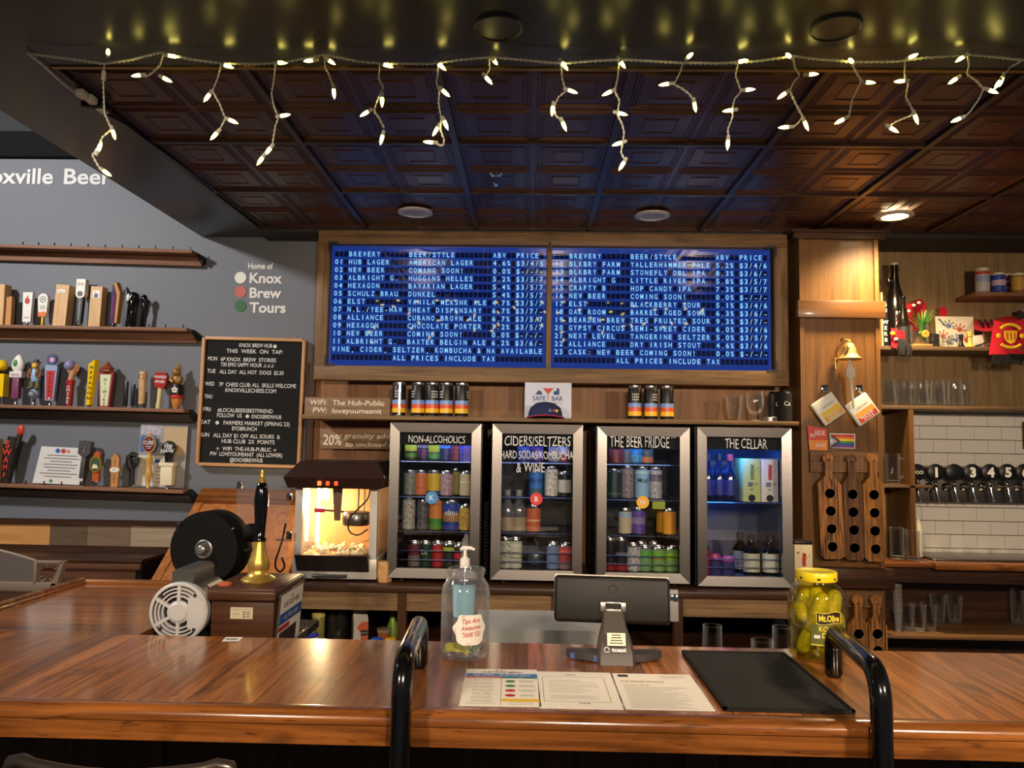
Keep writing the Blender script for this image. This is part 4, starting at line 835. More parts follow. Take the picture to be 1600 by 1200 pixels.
b = MB(STEEL); zk = Z(537, 820, Yp+.18); b.lathe([(0, 0), (.064, 0), (.068, .008), (.068, .058), (.062, .066), (0, .068)], 24, (PW*.64, pd*.5, zk)); b.build('kettle', pm)
b = MB(mat('bracket_bronze', S(120, 92, 76), .4, .4)); b.front([(PW*.40, pzb-.002), (PW*.52, pzb-.002), (PW*.50, zk+.03), (PW*.43, zk+.03)], pd*.22, pd*.25); b.m(STEEL); b.box(PW*.66, PW*.675, pd*.5, pd*.52, zk+.065, pzb-.002); b.box(PW*.74, PW*.75, pd*.5, pd*.52, zk+.065, pzb-.002); b.build('kettle_bracket', pm)
b = MB(mat('magenta_grip', S(190, 20, 70), .4)); b.tube([(PW*.16, pd*.3, zk+.075), (PW*.28, pd*.34, zk+.075)], .011, 10); b.m(STEEL); b.tube([(PW*.28, pd*.34, zk+.075), (PW*.5, pd*.45, zk+.065)], .005, 6); b.build('kettle_handle', pm)
b = MB(BLACK); b.tube(curl([(PW*.83, pd*.4, pzb-.005), (PW*.82, pd*.4, pzb-.06), (PW*.7, pd*.2, zk+.08), (PW*.6, pd*.2, zk+.03), (PW*.62, pd*.2, zk-.025), (PW*.74, pd*.2, zk-.04), (PW*.84, pd*.25, zk-.01)]), .004, 6); b.build('kettle_cord', pm)
b = MB(mat('popcorn', S(250, 236, 196), .7, bump=1, bscale=120)); random.seed(3)
for k in range(60): b.ball((random.uniform(.03, PW-.04), random.uniform(.03, pd-.05), pz0+.1+random.uniform(0, .025)), random.uniform(.010, .016), n=6, m=4)
o = b.build('popcorn_heap', pm); o['kind'] = 'stuff'
b = MB(STEEL); b.mesh([(PW*.5, .05, pz0+.12), (PW*.85, .05, pz0+.17), (PW*.85, .15, pz0+.17), (PW*.5, .15, pz0+.12)], [(0, 1, 2, 3)]); b.tube([(PW*.35, .08, pz0+.12), (PW*.5, .1, pz0+.13)], .007, 6); b.build('scoop', pm)
LAMPM = mat('lamp_tube', S(255, 240, 210), .4, emit=S(255, 214, 140), estr=14); b = MB(LAMPM); b.lathe([(0, -.02), (.02, -.015), (.024, .015), (.012, .035), (0, .036)], 14, (PW*.24, pd*.5, pzb-.05)); b.build('bulb', pm)
b = MB(LAMPM); b.tube([(.03, pd-.06, pz0+.12), (.03, pd-.06, pzb-.01)], .008, 8); b.build('bulb', pm)
lamp('popcorn_lamp', 'POINT', (pX0+PW*.25, Yp+pd*.45, pzb-.09), 5.5, (1, .72, .38), .02)
dr = MB(ACRYL); hx0, hx1 = X(370, 770, Yp-.06)-pX0, -.006
dr.box(hx0, hx1, -.06, -.056, pz0+.09, pzb-.0); dr = dr.build('door', pm)
for px, py in ((375, 758), (452, 776), (452, 836)):
    b = MB(CHROME); u, v = X(px, py, Yp-.06)-pX0, Z(px, py, Yp-.06); b.rbox(u-.013, u+.013, -.066, -.05, v-.017, v+.017, .002); b.m(BLACK); b.disc(u, v, .005, -.0665, 10); b.build('hinge', dr)
tag(MB(BLACK).tube(curl([(X(446, 830, 3.58), 3.58, 1.26), (X(442, 850, 3.58), 3.58, 1.20), (X(436, 868, 3.56), 3.56, 1.14), (X(428, 885, 3.56), 3.56, 1.075), (X(436, 893, 3.56), 3.56, 1.035), (X(446, 890, 3.58), 3.58, 1.06), (X(440, 880, 3.6), 3.6, 1.10)]), .005, 6).build('power_cord'), 'looped black power cord beside the popcorn machine base', 'cord')
pb = tag(MB(wood('block_wood', S(180, 130, 80), S(214, 166, 112), 2, 2, .5)).lathe([(0, 0), (.034, 0), (.044, .05), (.042, .092), (.03, .096), (0, .096)], 6, (X(588, 900, 3.68)+.035, 3.69, BT), smooth=False).build('wooden_block'), 'faceted light wooden block standing between popcorn machine and fridge', 'wooden block')

# ================================================================ the four fridges
YD = 3.66                                    # door front
INNER = mat('fridge_inner', S(44, 44, 48), .5); GASK = mat('gasket', S(22, 22, 24), .6)
WIRE = mat('shelf_wire', S(200, 200, 205), .25, 1)
FR = {}
def fridge(key, label, px0, px1, py0, py1, shelves, guards, led, lpow, fl):
    x0, x1 = X(px0, 780, YD), X(px1, 780, YD); zb, zt = Z((px0+px1)/2, py1, YD), Z((px0+px1)/2, py0, YD)
    W, H = x1-x0, zt-zb; t = thing('beverage_fridge', label, 'fridge', (x0, YD, zb))
    D = .52; f = .045
    b = MB(BLACK)
    for q in ((-.004, .018, .04, D, -.004, H), (W-.018, W+.004, .04, D, -.004, H), (.018, W-.018, .04, D, -.004, .03), (.018, W-.018, .04, D, H-.03, H), (.018, W-.018, D-.02, D, .03, H-.03)): b.box(*q)
    b.build('cabinet', t)
    b = MB(mat('cellar_liner', S(92, 98, 112), .5) if key == 'cellar' else INNER); b.box(.019, W-.019, D-.023, D-.021, .03, H-.03); b.box(.019, .021, .05, D-.02, .03, H-.03); b.box(W-.021, W-.019, .05, D-.02, .03, H-.03); b.box(.019, W-.019, .05, D-.02, .0305, .034); b.build('liner', t)
    b = MB(STEEL)
    o = [(0, 0), (W, 0), (W, H), (0, H)]; n = [(f, f), (W-f, f), (W-f, H-f), (f, H-f)]
    for k in range(4):
        k2 = (k+1) % 4; q4 = [o[k], o[k2], n[k2], n[k]]
        pr = [(q4[0], 0), (q4[1], 0), (q4[2], .005), (q4[3], .005)]
        b.poly([(u, y, v) for (u, v), y in pr]); b.poly([(o[k][0], 0, o[k][1]), (o[k][0], .035, o[k][1]), (o[k2][0], .035, o[k2][1]), (o[k2][0], 0, o[k2][1])]); b.poly([(n[k][0], .005, n[k][1]), (n[k2][0], .005, n[k2][1]), (n[k2][0], .03, n[k2][1]), (n[k][0], .03, n[k][1])])
    dfr = b.build('door_frame', t, sharp=10)
    b = MB(PANE); b.rect(f, W-f, f, H-f, .014); b.build('glass_pane', t)
    b = MB(GASK); b.box(0.004, W-.004, .034, .041, 0.004, f); b.box(.004, W-.004, .034, .041, H-f, H-.004); b.box(.004, f-.01, .034, .041, f, H-f); b.box(W-f+.01, W-.004, .034, .041, f, H-f); b.build('gasket', t)
    b = MB(BLACKM); b.box(.02, W-.02, .05, .056, H-.105, H-.031); b.build('header_panel', t)
    for xx in (.06, W-.06):
        for yy in (.07, D-.06): b = MB(BLACK); b.lathe([(0, 0), (.012, 0), (.014, BT-zb+.002), (0, BT-zb+.002)], 10, (xx, yy, -.001)); b.build('foot', t)
    zs = []
    for py in shelves:
        z = Z((px0+px1)/2, py, YD+.08)-zb; zs.append(z+zb+.004); b = MB(WIRE)
        b.tube([(.024, .075, z), (W-.024, .075, z)], .003, 6); b.tube([(.024, D-.05, z), (W-.024, D-.05, z)], .003, 6); b.tube([(.026, .075, z), (.026, D-.05, z)], .003, 6); b.tube([(W-.026, .075, z), (W-.026, D-.05, z)], .003, 6)
        for k in range(1, 22): xx = .024+(W-.048)*k/22; b.tube([(xx, .072, z+.002), (xx, D-.05, z+.002)], .0015, 4)
        b.build('wire_shelf', t)
    for py in guards:
        z = Z((px0+px1)/2, py, YD+.06)-zb; b = MB(WIRE); b.tube([(.024, .058, z), (W-.024, .058, z)], .0022, 6); b.build('guard_wire', t)
    if led:
        b = MB(mat('led_'+key, led, .3, emit=led, estr=lpow)); b.box(.03, W*.6 if key == 'cellar' else W-.06, .075, .095, H-.085, H-.078); b.build('led_strip', t)
    FR[key] = dict(t=t, x0=x0, x1=x1, zb=zb, zt=zt, zs=zs, fl=zb+.034, W=W, H=H, f=f); return t
fridge('na', 'drinks fridge nearest the popcorn machine, lettered NON-ALCOHOLICS', 607, 750, 661, 904, [722, 777, 831], [861, 875], S(180, 200, 255), 14, 0)
fridge('cid', 'drinks fridge below the navy cap, lettered CIDERS/SELTZERS', 768, 910, 663, 907, [724, 778, 834], [864, 878], S(130, 160, 255), 12, 0)
fridge('beer', 'drinks fridge with a yellow H sticker, lettered THE BEER FRIDGE', 933, 1078, 667, 911, [727, 782, 838], [869, 882], S(130, 170, 255), 14, 0)
fridge('cellar', 'drinks fridge next to the column, lettered THE CELLAR and glowing blue inside', 1090, 1238, 668, 917, [786], [874, 887], S(40, 120, 255), 160, 0)
def fwrite(key, rows, dot=None):
    F = FR[key]; t = F['t']; b = MB(CHALK)
    for s_, cx, py, hpx, wpx in rows:
        p = at(cx, py, YD); b.text(s_, p.x-F['x0'], p.z-F['zb'], hpx*YD/F_PX, .0125, fit=wpx*YD/F_PX, jit=.05, bold=-.002 if hpx > 12 else 0)
    b.build('lettering', t)
    if dot:
        px, py, cc, ch = dot; p = at(px, py, YD); b = MB(mat('dot_'+key, cc, .5)); b.disc(p.x-F['x0'], p.z-F['zb'], .0295, .012, 28); b.m(CHALK); b.text(ch, p.x-F['x0'], p.z-F['zb']-.011, .022, .0114, bold=.03); b.build('round_sticker', t)
fwrite('na', [('NON-ALCOHOLICS', 682, 692, 11, 89)], (674, 778, S(62, 140, 205), 'K'))
fwrite('cid', [('CIDERS/SELTZERS', 840, 697, 15, 103), ('HARD SODAS/KOMBUCHA', 839, 717, 12, 113), ('& WINE', 829, 738, 15, 44)], (838, 780, S(222, 48, 50), 'B'))
fwrite('beer', [('THE BEER FRIDGE', 1000, 699, 17, 92), ('TM', 1052, 685, 3, 8)], (1005, 785, S(238, 172, 40), 'H'))
fwrite('cellar', [('THE CELLAR', 1167, 701, 15, 65)])

# ---- contents
def can(name, label, cat, X_, Y_, Z_, h, r, body, bands=(), top=ALU, group='cans in the drinks fridges', mark=None, mark_m=INK):
    b = MB(top); b.lathe([(0, .003), (r*.72, .003), (r*.78, 0), (r*.8, .002)], 18)
    b.m(body); lo, hi = .006, h-.014
    cuts = sorted(set([lo, hi]+[lo+(hi-lo)*q for bd in bands for q in bd[:2]]))
    b.lathe([(r*.8, .002), (r, lo)], 18)
    for a, c in zip(cuts[:-1], cuts[1:]):
        m_ = body; md = ((a+c)/2-lo)/(hi-lo)
        for bd in bands:
            if bd[0] <= md <= bd[1]: m_ = bd[2]
        b.m(m_); b.lathe([(r, a), (r, c)], 18)
    b.m(top); b.lathe([(r, hi), (r*.86, h-.004), (r*.86, h), (r*.78, h), (r*.76, h-.004), (0, h-.004)], 18)
    if mark:
        b.m(mark_m); V, Fc = _glyph(mark, .01); x_0 = min(v[0] for v in V); x_1 = max(v[0] for v in V); wd = min(.9, (x_1-x_0))*1.0; k = min(r*1.5/(x_1-x_0), .5*r/CAPH*1.2)
        vs = [((r+.0006)*math.sin(((v[0]-(x_0+x_1)/2)*k)/r), -(r+.0006)*math.cos(((v[0]-(x_0+x_1)/2)*k)/r), h*.52+v[1]*k) for v in V]
        b.mesh(vs, Fc, False)
    return tag(b.build(name, None, (X_, Y_, Z_)), label, cat, group)
def P_(*c, r=.35): return mat('label_%d_%d_%d' % c, S(*c), r, 0, .5)
def mot(*c): return mat('mottled_%d_%d_%d' % c, S(*c), .4, var=.6, bscale=90)
Y1 = YD+.125
def bottle(name, label, X_, Y_, Z_, h, r, gm, lab=None, cap=BLACK, lz=(.12, .45), group='bottles in the drinks fridges', solid=True):
    b = MB(gm); b.lathe([(0, 0), (r*.95, 0), (r, .006), (r, h*.55), (r*.82, h*.64), (r*.42, h*.74), (r*.36, h*.93), (r*.42, h*.94), (r*.42, h*.985), (0, h*.985)], 20); t = thing(name, label, 'bottle', (X_, Y_, Z_), None, group); b.build('glass_body', t)
    if lab: b = MB(lab); b.lathe([(r+.0008, h*lz[0]), (r+.0008, h*lz[1])], 20); b.build('label', t)
    b = MB(cap); b.lathe([(r*.45, h*.86), (r*.45, h), (0, h)], 14); b.build('cap', t); return t
def incol(key, px, lev, dy=0):
    F = FR[key]; Yc_ = Y1+dy; return X(px, 780, Yc_), Yc_, (F['fl'] if lev == 'f' else F['zs'][lev]+.001)
SH12, SH16, RC, RS = .122, .157, .033, .0287
N_ = 'in the NON-ALCOHOLICS fridge'; C_ = 'in the CIDERS fridge'; B_ = 'in THE BEER FRIDGE'
gy, pu = P_(170, 185, 60), P_(84, 48, 96)
rows = [
 ('na', 641, 0, SH12, RC, P_(50, 60, 40), ((.1, .3, P_(80, 140, 60)), (.4, .7, gy)), 'yellow-green banded can in the corner of the top shelf '+N_),
 ('na', 660, 0, SH12, RC, P_(40, 36, 50), ((.1, .5, pu), (.55, .7, P_(120, 110, 130))), 'dark purple banded can on the top shelf '+N_),
 ('na', 677, 0, SH12, RC, P_(60, 66, 70), ((.05, .3, P_(90, 160, 90)), (.35, .7, gy)), 'yellow-green banded can between purple and blue ones on the top shelf '+N_),
 ('na', 695, 0, SH12, RC, P_(40, 60, 110), ((.55, .95, P_(70, 130, 220)),), 'bright blue can on the top shelf '+N_),
 ('na', 711, 0, SH12, RC, mot(120, 50, 80), (), 'plum red can on the top shelf '+N_),
 ('na', 640, 1, SH12, RC, mot(120, 130, 122), (), 'grey-green can in the corner beside the orange one '+N_),
 ('na', 657, 1, SH12, RC, P_(214, 120, 72), ((.3, .34, P_(180, 90, 50)),), 'pale orange can on the second shelf '+N_),
 ('na', 677, 1, SH12, RC, P_(220, 186, 50), ((0, .18, P_(60, 90, 130)),), 'bright yellow can on the second shelf '+N_),
 ('na', 697, 1, SH12, RC, mot(170, 140, 150), (), 'dusty pink can beside the yellow one '+N_),
 ('na', 728, 1, SH12, RC, P_(205, 190, 150), ((.6, .66, P_(230, 226, 220)),), 'cream and gold can at the end of the second shelf '+N_),
 ('na', 639, 2, SH16, RC, mot(172, 168, 158), (), 'tall silver patterned can on the third shelf '+N_),
 ('na', 661, 2, SH16*.92, RS, mot(92, 92, 100), (), 'slim grey can on the third shelf '+N_),
 ('na', 681, 2, SH16*.98, RC, P_(226, 140, 60), ((0, .38, P_(80, 150, 60)),), 'orange and green can on the third shelf '+N_),
 ('na', 706, 2, SH16*.92, .044, P_(36, 66, 160), ((.3, .62, P_(170, 130, 90)),), 'fat blue can with white letters on the third shelf '+N_),
 ('na', 727, 2, SH12*1.02, RC, mot(225, 175, 70), (), 'golden can beside the fat blue one '+N_),
 ('na', 650, 'f', SH12, RC, P_(110, 50, 66), ((.0, .5, P_(120, 110, 108)),), 'dark red and grey can on the floor '+N_),
 ('na', 667, 'f', SH12, RC, P_(36, 66, 54), (), 'dark green can with white letters on the floor '+N_),
 ('na', 686, 'f', SH12, RC, P_(170, 46, 44), ((.75, .8, P_(200, 90, 80)),), 'red can on the floor '+N_),
 ('na', 704, 'f', SH12, RC, P_(36, 50, 42), ((.7, .9, P_(170, 190, 60)),), 'black can with a lime top band on the floor '+N_),
 ('na', 718, 'f', SH12*.95, RS, P_(60, 40, 40), ((.4, .7, P_(190, 40, 50)),), 'dark can with a red band on the floor '+N_),
 ('cid', 818, 0, SH12, RC, P_(60, 90, 150), (), 'slate blue can on the top shelf '+C_),
 ('cid', 838, 0, SH12, RC, P_(80, 60, 130), ((.2, .4, P_(150, 130, 190)),), 'violet can on the top shelf '+C_),
 ('cid', 866, 0, SH12, RC, mot(150, 150, 150), (), 'grey can on the top shelf '+C_),
 ('cid', 881, 0, SH12, RS, P_(170, 70, 70), ((.3, .8, P_(210, 200, 200)),), 'slim red and white can on the top shelf '+C_),
 ('cid', 837, 1, SH12*1.05, RC, P_(50, 130, 215), ((.08, .3, P_(60, 110, 120)), (.55, .75, P_(40, 90, 170))), 'vivid blue can on the second shelf '+C_),
 ('cid', 861, 1, SH16*.93, RC, mot(205, 202, 195), (), 'tall white splashed can on the second shelf '+C_),
 ('cid', 882, 1, SH12, RC, BLACK, ((.15, .75, P_(200, 198, 190)),), 'black can with a white label on the second shelf '+C_),
 ('cid', 834, 2, SH12*1.05, .035, P_(214, 106, 66), ((.42, .5, P_(240, 190, 160)),), 'coral orange can on the third shelf '+C_),
 ('cid', 791, 'f', SH16*.93, RC*.95, mot(190, 190, 178), (), 'tall pale patterned can in the floor corner '+C_),
 ('cid', 807, 'f', SH16*.93, RC*.95, P_(205, 208, 186), ((.8, .9, P_(230, 230, 220)), (.35, .4, P_(140, 150, 130))), 'tall pale green can on the floor '+C_),
 ('cid', 865, 'f', SH12*1.05, RC, P_(110, 128, 165), (), 'pale slate blue can on the floor '+C_),
 ('cid', 884, 'f', SH12*1.03, RC*.95, P_(180, 70, 70), ((.72, .85, P_(240, 90, 70)), (0, .3, P_(150, 120, 120))), 'rose red can on the floor '+C_),
 ('beer', 962, 0, SH12, .040, mot(120, 46, 60), (), 'fat dark red can on the top shelf '+B_),
 ('beer', 979, 0, SH16, RS, P_(90, 96, 104), (), 'tall dull grey can on the top shelf '+B_),
 ('beer', 993, 0, SH12*.92, RC, P_(40, 130, 190), ((.1, .4, mot(70, 160, 210)),), 'blue can with pale specks on the top shelf '+B_),
 ('beer', 1010, 0, SH12*.95, RC, P_(70, 84, 86), ((.02, .3, P_(205, 120, 70)),), 'grey can with an orange foot on the top shelf '+B_),
 ('beer', 959, 1, SH16*.9, .04, P_(34, 56, 62), ((.1, .2, P_(60, 100, 90)),), 'fat dark teal can on the second shelf '+B_),
 ('beer', 980, 1, SH16, RC, mot(140, 126, 134), (), 'tall mauve grey can on the second shelf '+B_),
 ('beer', 1003, 1, SH16*.98, RC*1.05, P_(150, 200, 240), ((.86, .95, P_(200, 230, 250)),), 'tall pale blue can with dark letters on the second shelf '+B_),
 ('beer', 1024, 1, SH16*.97, RC, mot(175, 172, 178), ((.6, .85, mot(110, 105, 130)),), 'tall grey and lilac can on the second shelf '+B_),
 ('beer', 977, 2, SH12, RC, P_(206, 196, 170), ((.75, .95, P_(160, 200, 230)),), 'cream can on the third shelf '+B_),
 ('beer', 997, 2, SH12*1.03, .036, mot(104, 76, 170), ((.42, .72, P_(150, 130, 180)),), 'purple can on the third shelf '+B_),
 ('beer', 1046, 2, SH12*1.03, RC, P_(232, 158, 44), (), 'front orange can of the pair on the third shelf '+B_),
 ('beer', 953, 'f', SH16, RC, P_(36, 34, 44), ((0, .25, P_(150, 40, 50)),), 'tall plain dark can with a red foot in the floor corner '+B_),
 ('beer', 971, 'f', SH16, RC, P_(40, 38, 52), ((0, .22, P_(160, 44, 56)), (.5, .62, P_(120, 116, 130))), 'tall dark can with grey letters and red foot '+B_),
 ('beer', 990, 'f', SH12*1.08, RC*1.05, mot(190, 186, 192), (), 'white and purple patterned can on the floor '+B_),
 ('beer', 1008, 'f', SH12, RC, P_(120, 165, 110), ((.7, .85, P_(110, 190, 60)),), 'green can next to the white patterned one on the floor '+B_),
 ('beer', 1029, 'f', SH12, RC, P_(128, 165, 100), ((.7, .85, P_(120, 190, 60)), (.5, .65, P_(150, 140, 70))), 'middle green can of three on the floor '+B_),
 ('beer', 1049, 'f', SH12, RC, P_(124, 160, 96), ((.55, .8, P_(150, 190, 50)),), 'green can at the end of the row on the floor '+B_),
 ('cellar', 1098, 'f', SH12*1.1, RC, P_(170, 50, 60), (), 'red can in the corner of THE CELLAR floor'),
]
MK = {667: 'Dr', 706: 'elnu', 1003: 'Mod'}
for key, px, lev, h, r, bd, bands, lb_ in rows:
    x_, y_, z_ = incol(key, px, lev); can('drink_can', lb_, 'can', x_, y_, z_, h, r, bd, bands, mark=MK.get(px) if key != 'cid' else None, mark_m=INK if px == 1003 else CHALK)
x_, y_, z_ = incol('na', 711, 1, .075); can('drink_can', 'olive yellow can standing behind the pink and cream cans '+N_, 'can', x_, y_, z_, SH12*1.06, RC, P_(170, 160, 90), ())
x_, y_, z_ = incol('beer', 1036, 2, .072); can('drink_can', 'orange can half hidden behind the front one '+B_, 'can', x_, y_, z_, SH12*1.03, RC, P_(232, 158, 44), ())
for px, hid in ((1002, 'first'), (1022, 'second')):
    x_, y_, z_ = incol('beer', px, 'f', .08); can('drink_can', hid+' silver-topped can standing behind the green cans '+B_, 'can', x_, y_, z_, SH12*1.08, RC, P_(150, 160, 180), ())
x_, y_, z_ = incol('na', 728, 0); F = MB(mat('carton_violet', S(110, 100, 190), .5)); F.box(-.03, .03, -.03, .03, 0, .11); F.m(mat('carton_blue', S(60, 70, 210), .5)); F.rect(-.03, -.012, 0, .11, -.0305); F.m(INK)
for k in range(5): F.disc(-.02, .012+k*.021, .003, -.031, 8)
tag(F.build('drink_carton', None, (x_, y_, z_)), 'violet and blue dotted carton on the top shelf '+N_, 'carton')
x_, y_, z_ = incol('na', 733, 'f'); tag(MB(mat('jug_grey', S(160, 158, 150), .5)).lathe([(0, 0), (.032, 0), (.034, .01), (.034, .1), (.02, .135), (.013, .15), (.013, .165), (0, .165)], 16).build('drink_jug', None, (x_-.008, y_, z_)), 'grey plastic jug in the floor corner '+N_, 'jug')
CLOUD = glass('cloudy_bottle', (.75, .76, .76, 1), .1, .6, .08, .35, S(150, 150, 150)); DKGL = mat('dark_bottle_glass', S(14, 18, 16), .08, coat=.5)
for px, h, lb_ in ((793, .285, 'taller pale clear bottle on the third shelf '+C_), (811, .225, 'shorter pale clear bottle on the third shelf '+C_)):
    x_, y_, z_ = incol('cid', px, 2); FRz = FR['cid']['zs']; bottle('wine_bottle', lb_, x_, y_, z_, min(h, .2), .036, CLOUD, P_(168, 152, 124), mat('cap_grey', S(150, 150, 150), .4), (.03, .35))
x_, y_, z_ = incol('cid', 838, 'f', .1); b = MB(glass('plastic_bag', (.8, .85, .95, 1), .15, .6, .1, .2, S(160, 170, 190))); b.ball((0, 0, .045), .045, .04, .045, 14, 8); b.tube([(.0, -.02, .08), (.01, -.03, .11), (-.01, -.03, .135)], [.012, .006, .003], 6); tag(b.build('plastic_bag', None, (x_, y_, z_)), 'crumpled clear plastic bag on the floor '+C_, 'bag')
x_, y_, z_ = incol('beer', 1031, 1, .06); 
b = MB(mat('lime_card', S(170, 180, 60), .6)); b.box(-.03, .03, -.002, .002, -.035, 0); tag(b.build('shelf_card', None, (X(1026, 793, Y1), YD+.065, FR['beer']['zs'][1]-.007)), 'lime green price card hanging from the second shelf '+B_, 'card')
for px, c1, lb_ in ((1172, S(205, 215, 130), 'wine carton with a green stroke on the upper shelf of THE CELLAR'), (1200, S(225, 215, 190), 'wine carton with a red stroke on the upper shelf of THE CELLAR')):
    x_, y_, z_ = incol('cellar', px, 0); t = thing('wine_carton', lb_, 'wine carton', (x_, y_, z_), None, 'wine cartons in THE CELLAR'); z_h = .205
    b = MB(mat('carton_%d' % px, c1, .5)); b.rbox(-.0405, .0405, -.03, .12, 0, z_h, .002); b.build('box', t)
    b = MB(RED if px == 1200 else mat('moss', S(120, 150, 70), .5)); b.front([(-.006, .105), (.012, .105), (.010, .13), (.013, .175), (-.004, .18), (-.007, .14)], -.0312, -.0304); b.m(INK); b.tube([(.0, -.031, .13), (.016, -.031, .145), (.032, -.031, .165)], .0008, 4); b.m(GREYINK); b.rect(-.018, .006, .072, .094, -.0311); b.rect(.012, .03, .08, .083, -.0311); b.rect(.012, .028, .087, .09, -.0311); b.m(INK); b.text('BIB', 0, .054, .009, -.0311); b.disc(0, .018, .017, -.0311); b.build('print', t)
for px, dy, lb_ in ((1106, .02, 'dark wine bottle in the corner of the upper shelf in THE CELLAR'), (1124, .05, 'dark wine bottle between two others on the upper shelf in THE CELLAR'), (1141, .02, 'dark wine bottle beside the cartons in THE CELLAR')):
    x_, y_, z_ = incol('cellar', px, 0, dy); bottle('wine_bottle', lb_, x_, y_, z_, .225, .034, mat('blue_black_glass', S(14, 20, 46), .08, coat=.6), mat('label_night', S(40, 44, 90), .5, var=.6, bscale=60), RED if px == 1141 else BLACK)
for px, dy, lb_ in ((1156, .09, 'dark bottle with a grey label behind the two cream-labelled ones in THE CELLAR'), (1173, 0, 'dark cream-labelled bottle nearer the pink pouches on THE CELLAR floor'), (1203, 0, 'dark cream-labelled bottle nearer the column on THE CELLAR floor')):
    x_, y_, z_ = incol('cellar', px, 'f', dy); bottle('beer_bottle', lb_, x_, y_, z_, .19, .040, DKGL, P_(205, 200, 170) if px > 1160 else P_(150, 155, 165), BLACK, (.1, .56))
for px, h, c_, lb_ in ((1117, .10, (190, 60, 100), 'pink foil pouch beside the red can on THE CELLAR floor'), (1137, .09, (200, 100, 170), 'magenta pouch next to the dark bottles on THE CELLAR floor')):
    x_, y_, z_ = incol('cellar', px, 'f'); b = MB(mat('pouch_%d' % px, S(60, 60, 110), .3)); b.lathe([(0, 0), (.028, 0), (.032, .02), (.03, h*.7)], 14, sx=1, sy=.6); b.m(mat('pouch_top_%d' % px, S(*c_), .3)); b.lathe([(.03, h*.7), (.033, h*.8), (.02, h), (0, h)], 14, sy=.6); tag(b.build('foil_pouch', None, (x_, y_, z_)), lb_, 'pouch')

# black coiled cable between first two fridges
b = MB(mat('cable_glint', S(60, 60, 62), .2, .3)); xc_ = X(759, 840, 3.75); za, zb2 = Z(759, 785, 3.75), Z(759, 900, 3.75); n_ = 150
b.tube([(xc_+.012*math.cos(k*.9), 3.76+.012*math.sin(k*.9), za+(zb2-za)*k/n_) for k in range(n_+1)], .0035, 5); tag(b.build('coiled_cable'), 'black coiled cable hanging between the NON-ALCOHOLICS and CIDERS fridges', 'cable')

# ================================================================ on the long shelf
YO = 4.08; ZT = ZSH+.0006
def crowler(px, label, yaw, slot=False):
    t = thing('beer_crowler', label, 'can', (X(px, 650, YO), YO, ZT), (0, 0, yaw), 'striped black cans on the long shelf'); r, h = .036, .178
    b = MB(BLACK); b.lathe([(r, .086), (r, h-.018), (r*.93, h-.012)], 24); b.m(P_(126, 165, 232)); b.lathe([(r, .065), (r, .086)], 24); b.m(P_(225, 90, 58)); b.lathe([(r, .043), (r, .065)], 24); b.m(P_(248, 196, 40)); b.lathe([(r, .019), (r, .043)], 24); b.m(BLACK); b.lathe([(r*.9, .006), (r, .012), (r, .019)], 24); b.build('body', t)
    b = MB(ALU); b.lathe([(0, .002), (r*.8, .002), (r*.85, 0), (r*.9, .006)], 24); b.build('base_rim', t)
    b = MB(ALU); b.lathe([(r*.94, h-.014), (r*.98, h-.01), (r*.98, h), (r*.9, h), (r*.88, h-.004), (0, h-.004)], 24); b.build('lid', t)
    b = MB(CHALK)
    for k in range(3): 
        for q in range(4): a = -PI/2-.5+q*.26; b.mesh([((r+.0006)*math.cos(a+da), (r+.0006)*math.sin(a+da), .1+k*.014+dz) for da, dz in ((0, 0), (.16, 0), (.16, .007), (0, .007))], [(0, 1, 2, 3)])
    b.build('lettering', t)
    if slot: b = MB(CHROME); b.box(.004, .014, -r-.004, -r-.001, .004, h-.004); b.box(-.002, .016, -r-.003, -r-.001, .004, .012); b.build('side_tube', t)
    return t
crowler(623, 'striped black can beside the wifi sign, with a bright side tube', 0, True)
for px, lb_, yw in ((653, 'striped black can next to the one with a side tube', -1.0), (675, 'striped black can in the middle of the group of five', .5), (697, 'striped black can next to last of the five, counted from the wifi sign', -.9), (721, 'striped black can of the five that stands nearest the white card', 1.4),
                    (992, 'striped black can of the three, the one nearest the navy cap', 0), (1017, 'middle striped black can of the three between cap and goblet', .6), (1042, 'striped black can of the three, the one nearest the goblet', 1.6)): crowler(px, lb_, yw)
def plank_sign(label, px0, px1, py0, py1, Y, rows, lean=-.08, name='wooden_sign'):
    x0, x1 = X(px0, 650, Y), X(px1, 650, Y); z0, z1 = Z((px0+px1)/2, py1, Y), Z((px0+px1)/2, py0, Y)
    t = thing(name, label, 'sign', (x0, Y, z0), (lean, 0, 0)); b = MB(wood('sign_plank', S(118, 88, 62), S(158, 124, 92), 0, 1.2, .6)); b.rbox(0, x1-x0, 0, .016, 0, z1-z0, .002); b.build('board', t)
    b = MB(mat('sign_cream', S(235, 228, 205), .7))
    for s_, fx, fz, hh, fw in rows: b.text(s_, (x1-x0)*fx, (z1-z0)*fz, (z1-z0)*hh, -.001, 'L', bold=.014, fit=(x1-x0)*fw, shear=.08, jit=.03)
    b.build('lettering', t); return t
plank_sign('wooden plank sign with hand-painted wifi name and password', 475, 609, 621, 649, 4.06, [('WiFi:', .06, .58, .28, .20), ('The Hub-Public', .325, .57, .28, .61), ('PW:', .10, .14, .28, .165), ('loveyoumeanit', .325, .12, .27, .58)])
z_s = Z(550, 702, 4.3)
plank_sign('wooden plank sign about a gratuity, partly behind the NON-ALCOHOLICS fridge', 501, 640, 671, 702, 4.3, [('20%', .035, .2, .5, .21), ('gratuity added', .27, .55, .24, .63), ('to unclosed tabs', .29, .12, .24, .64)], 0)
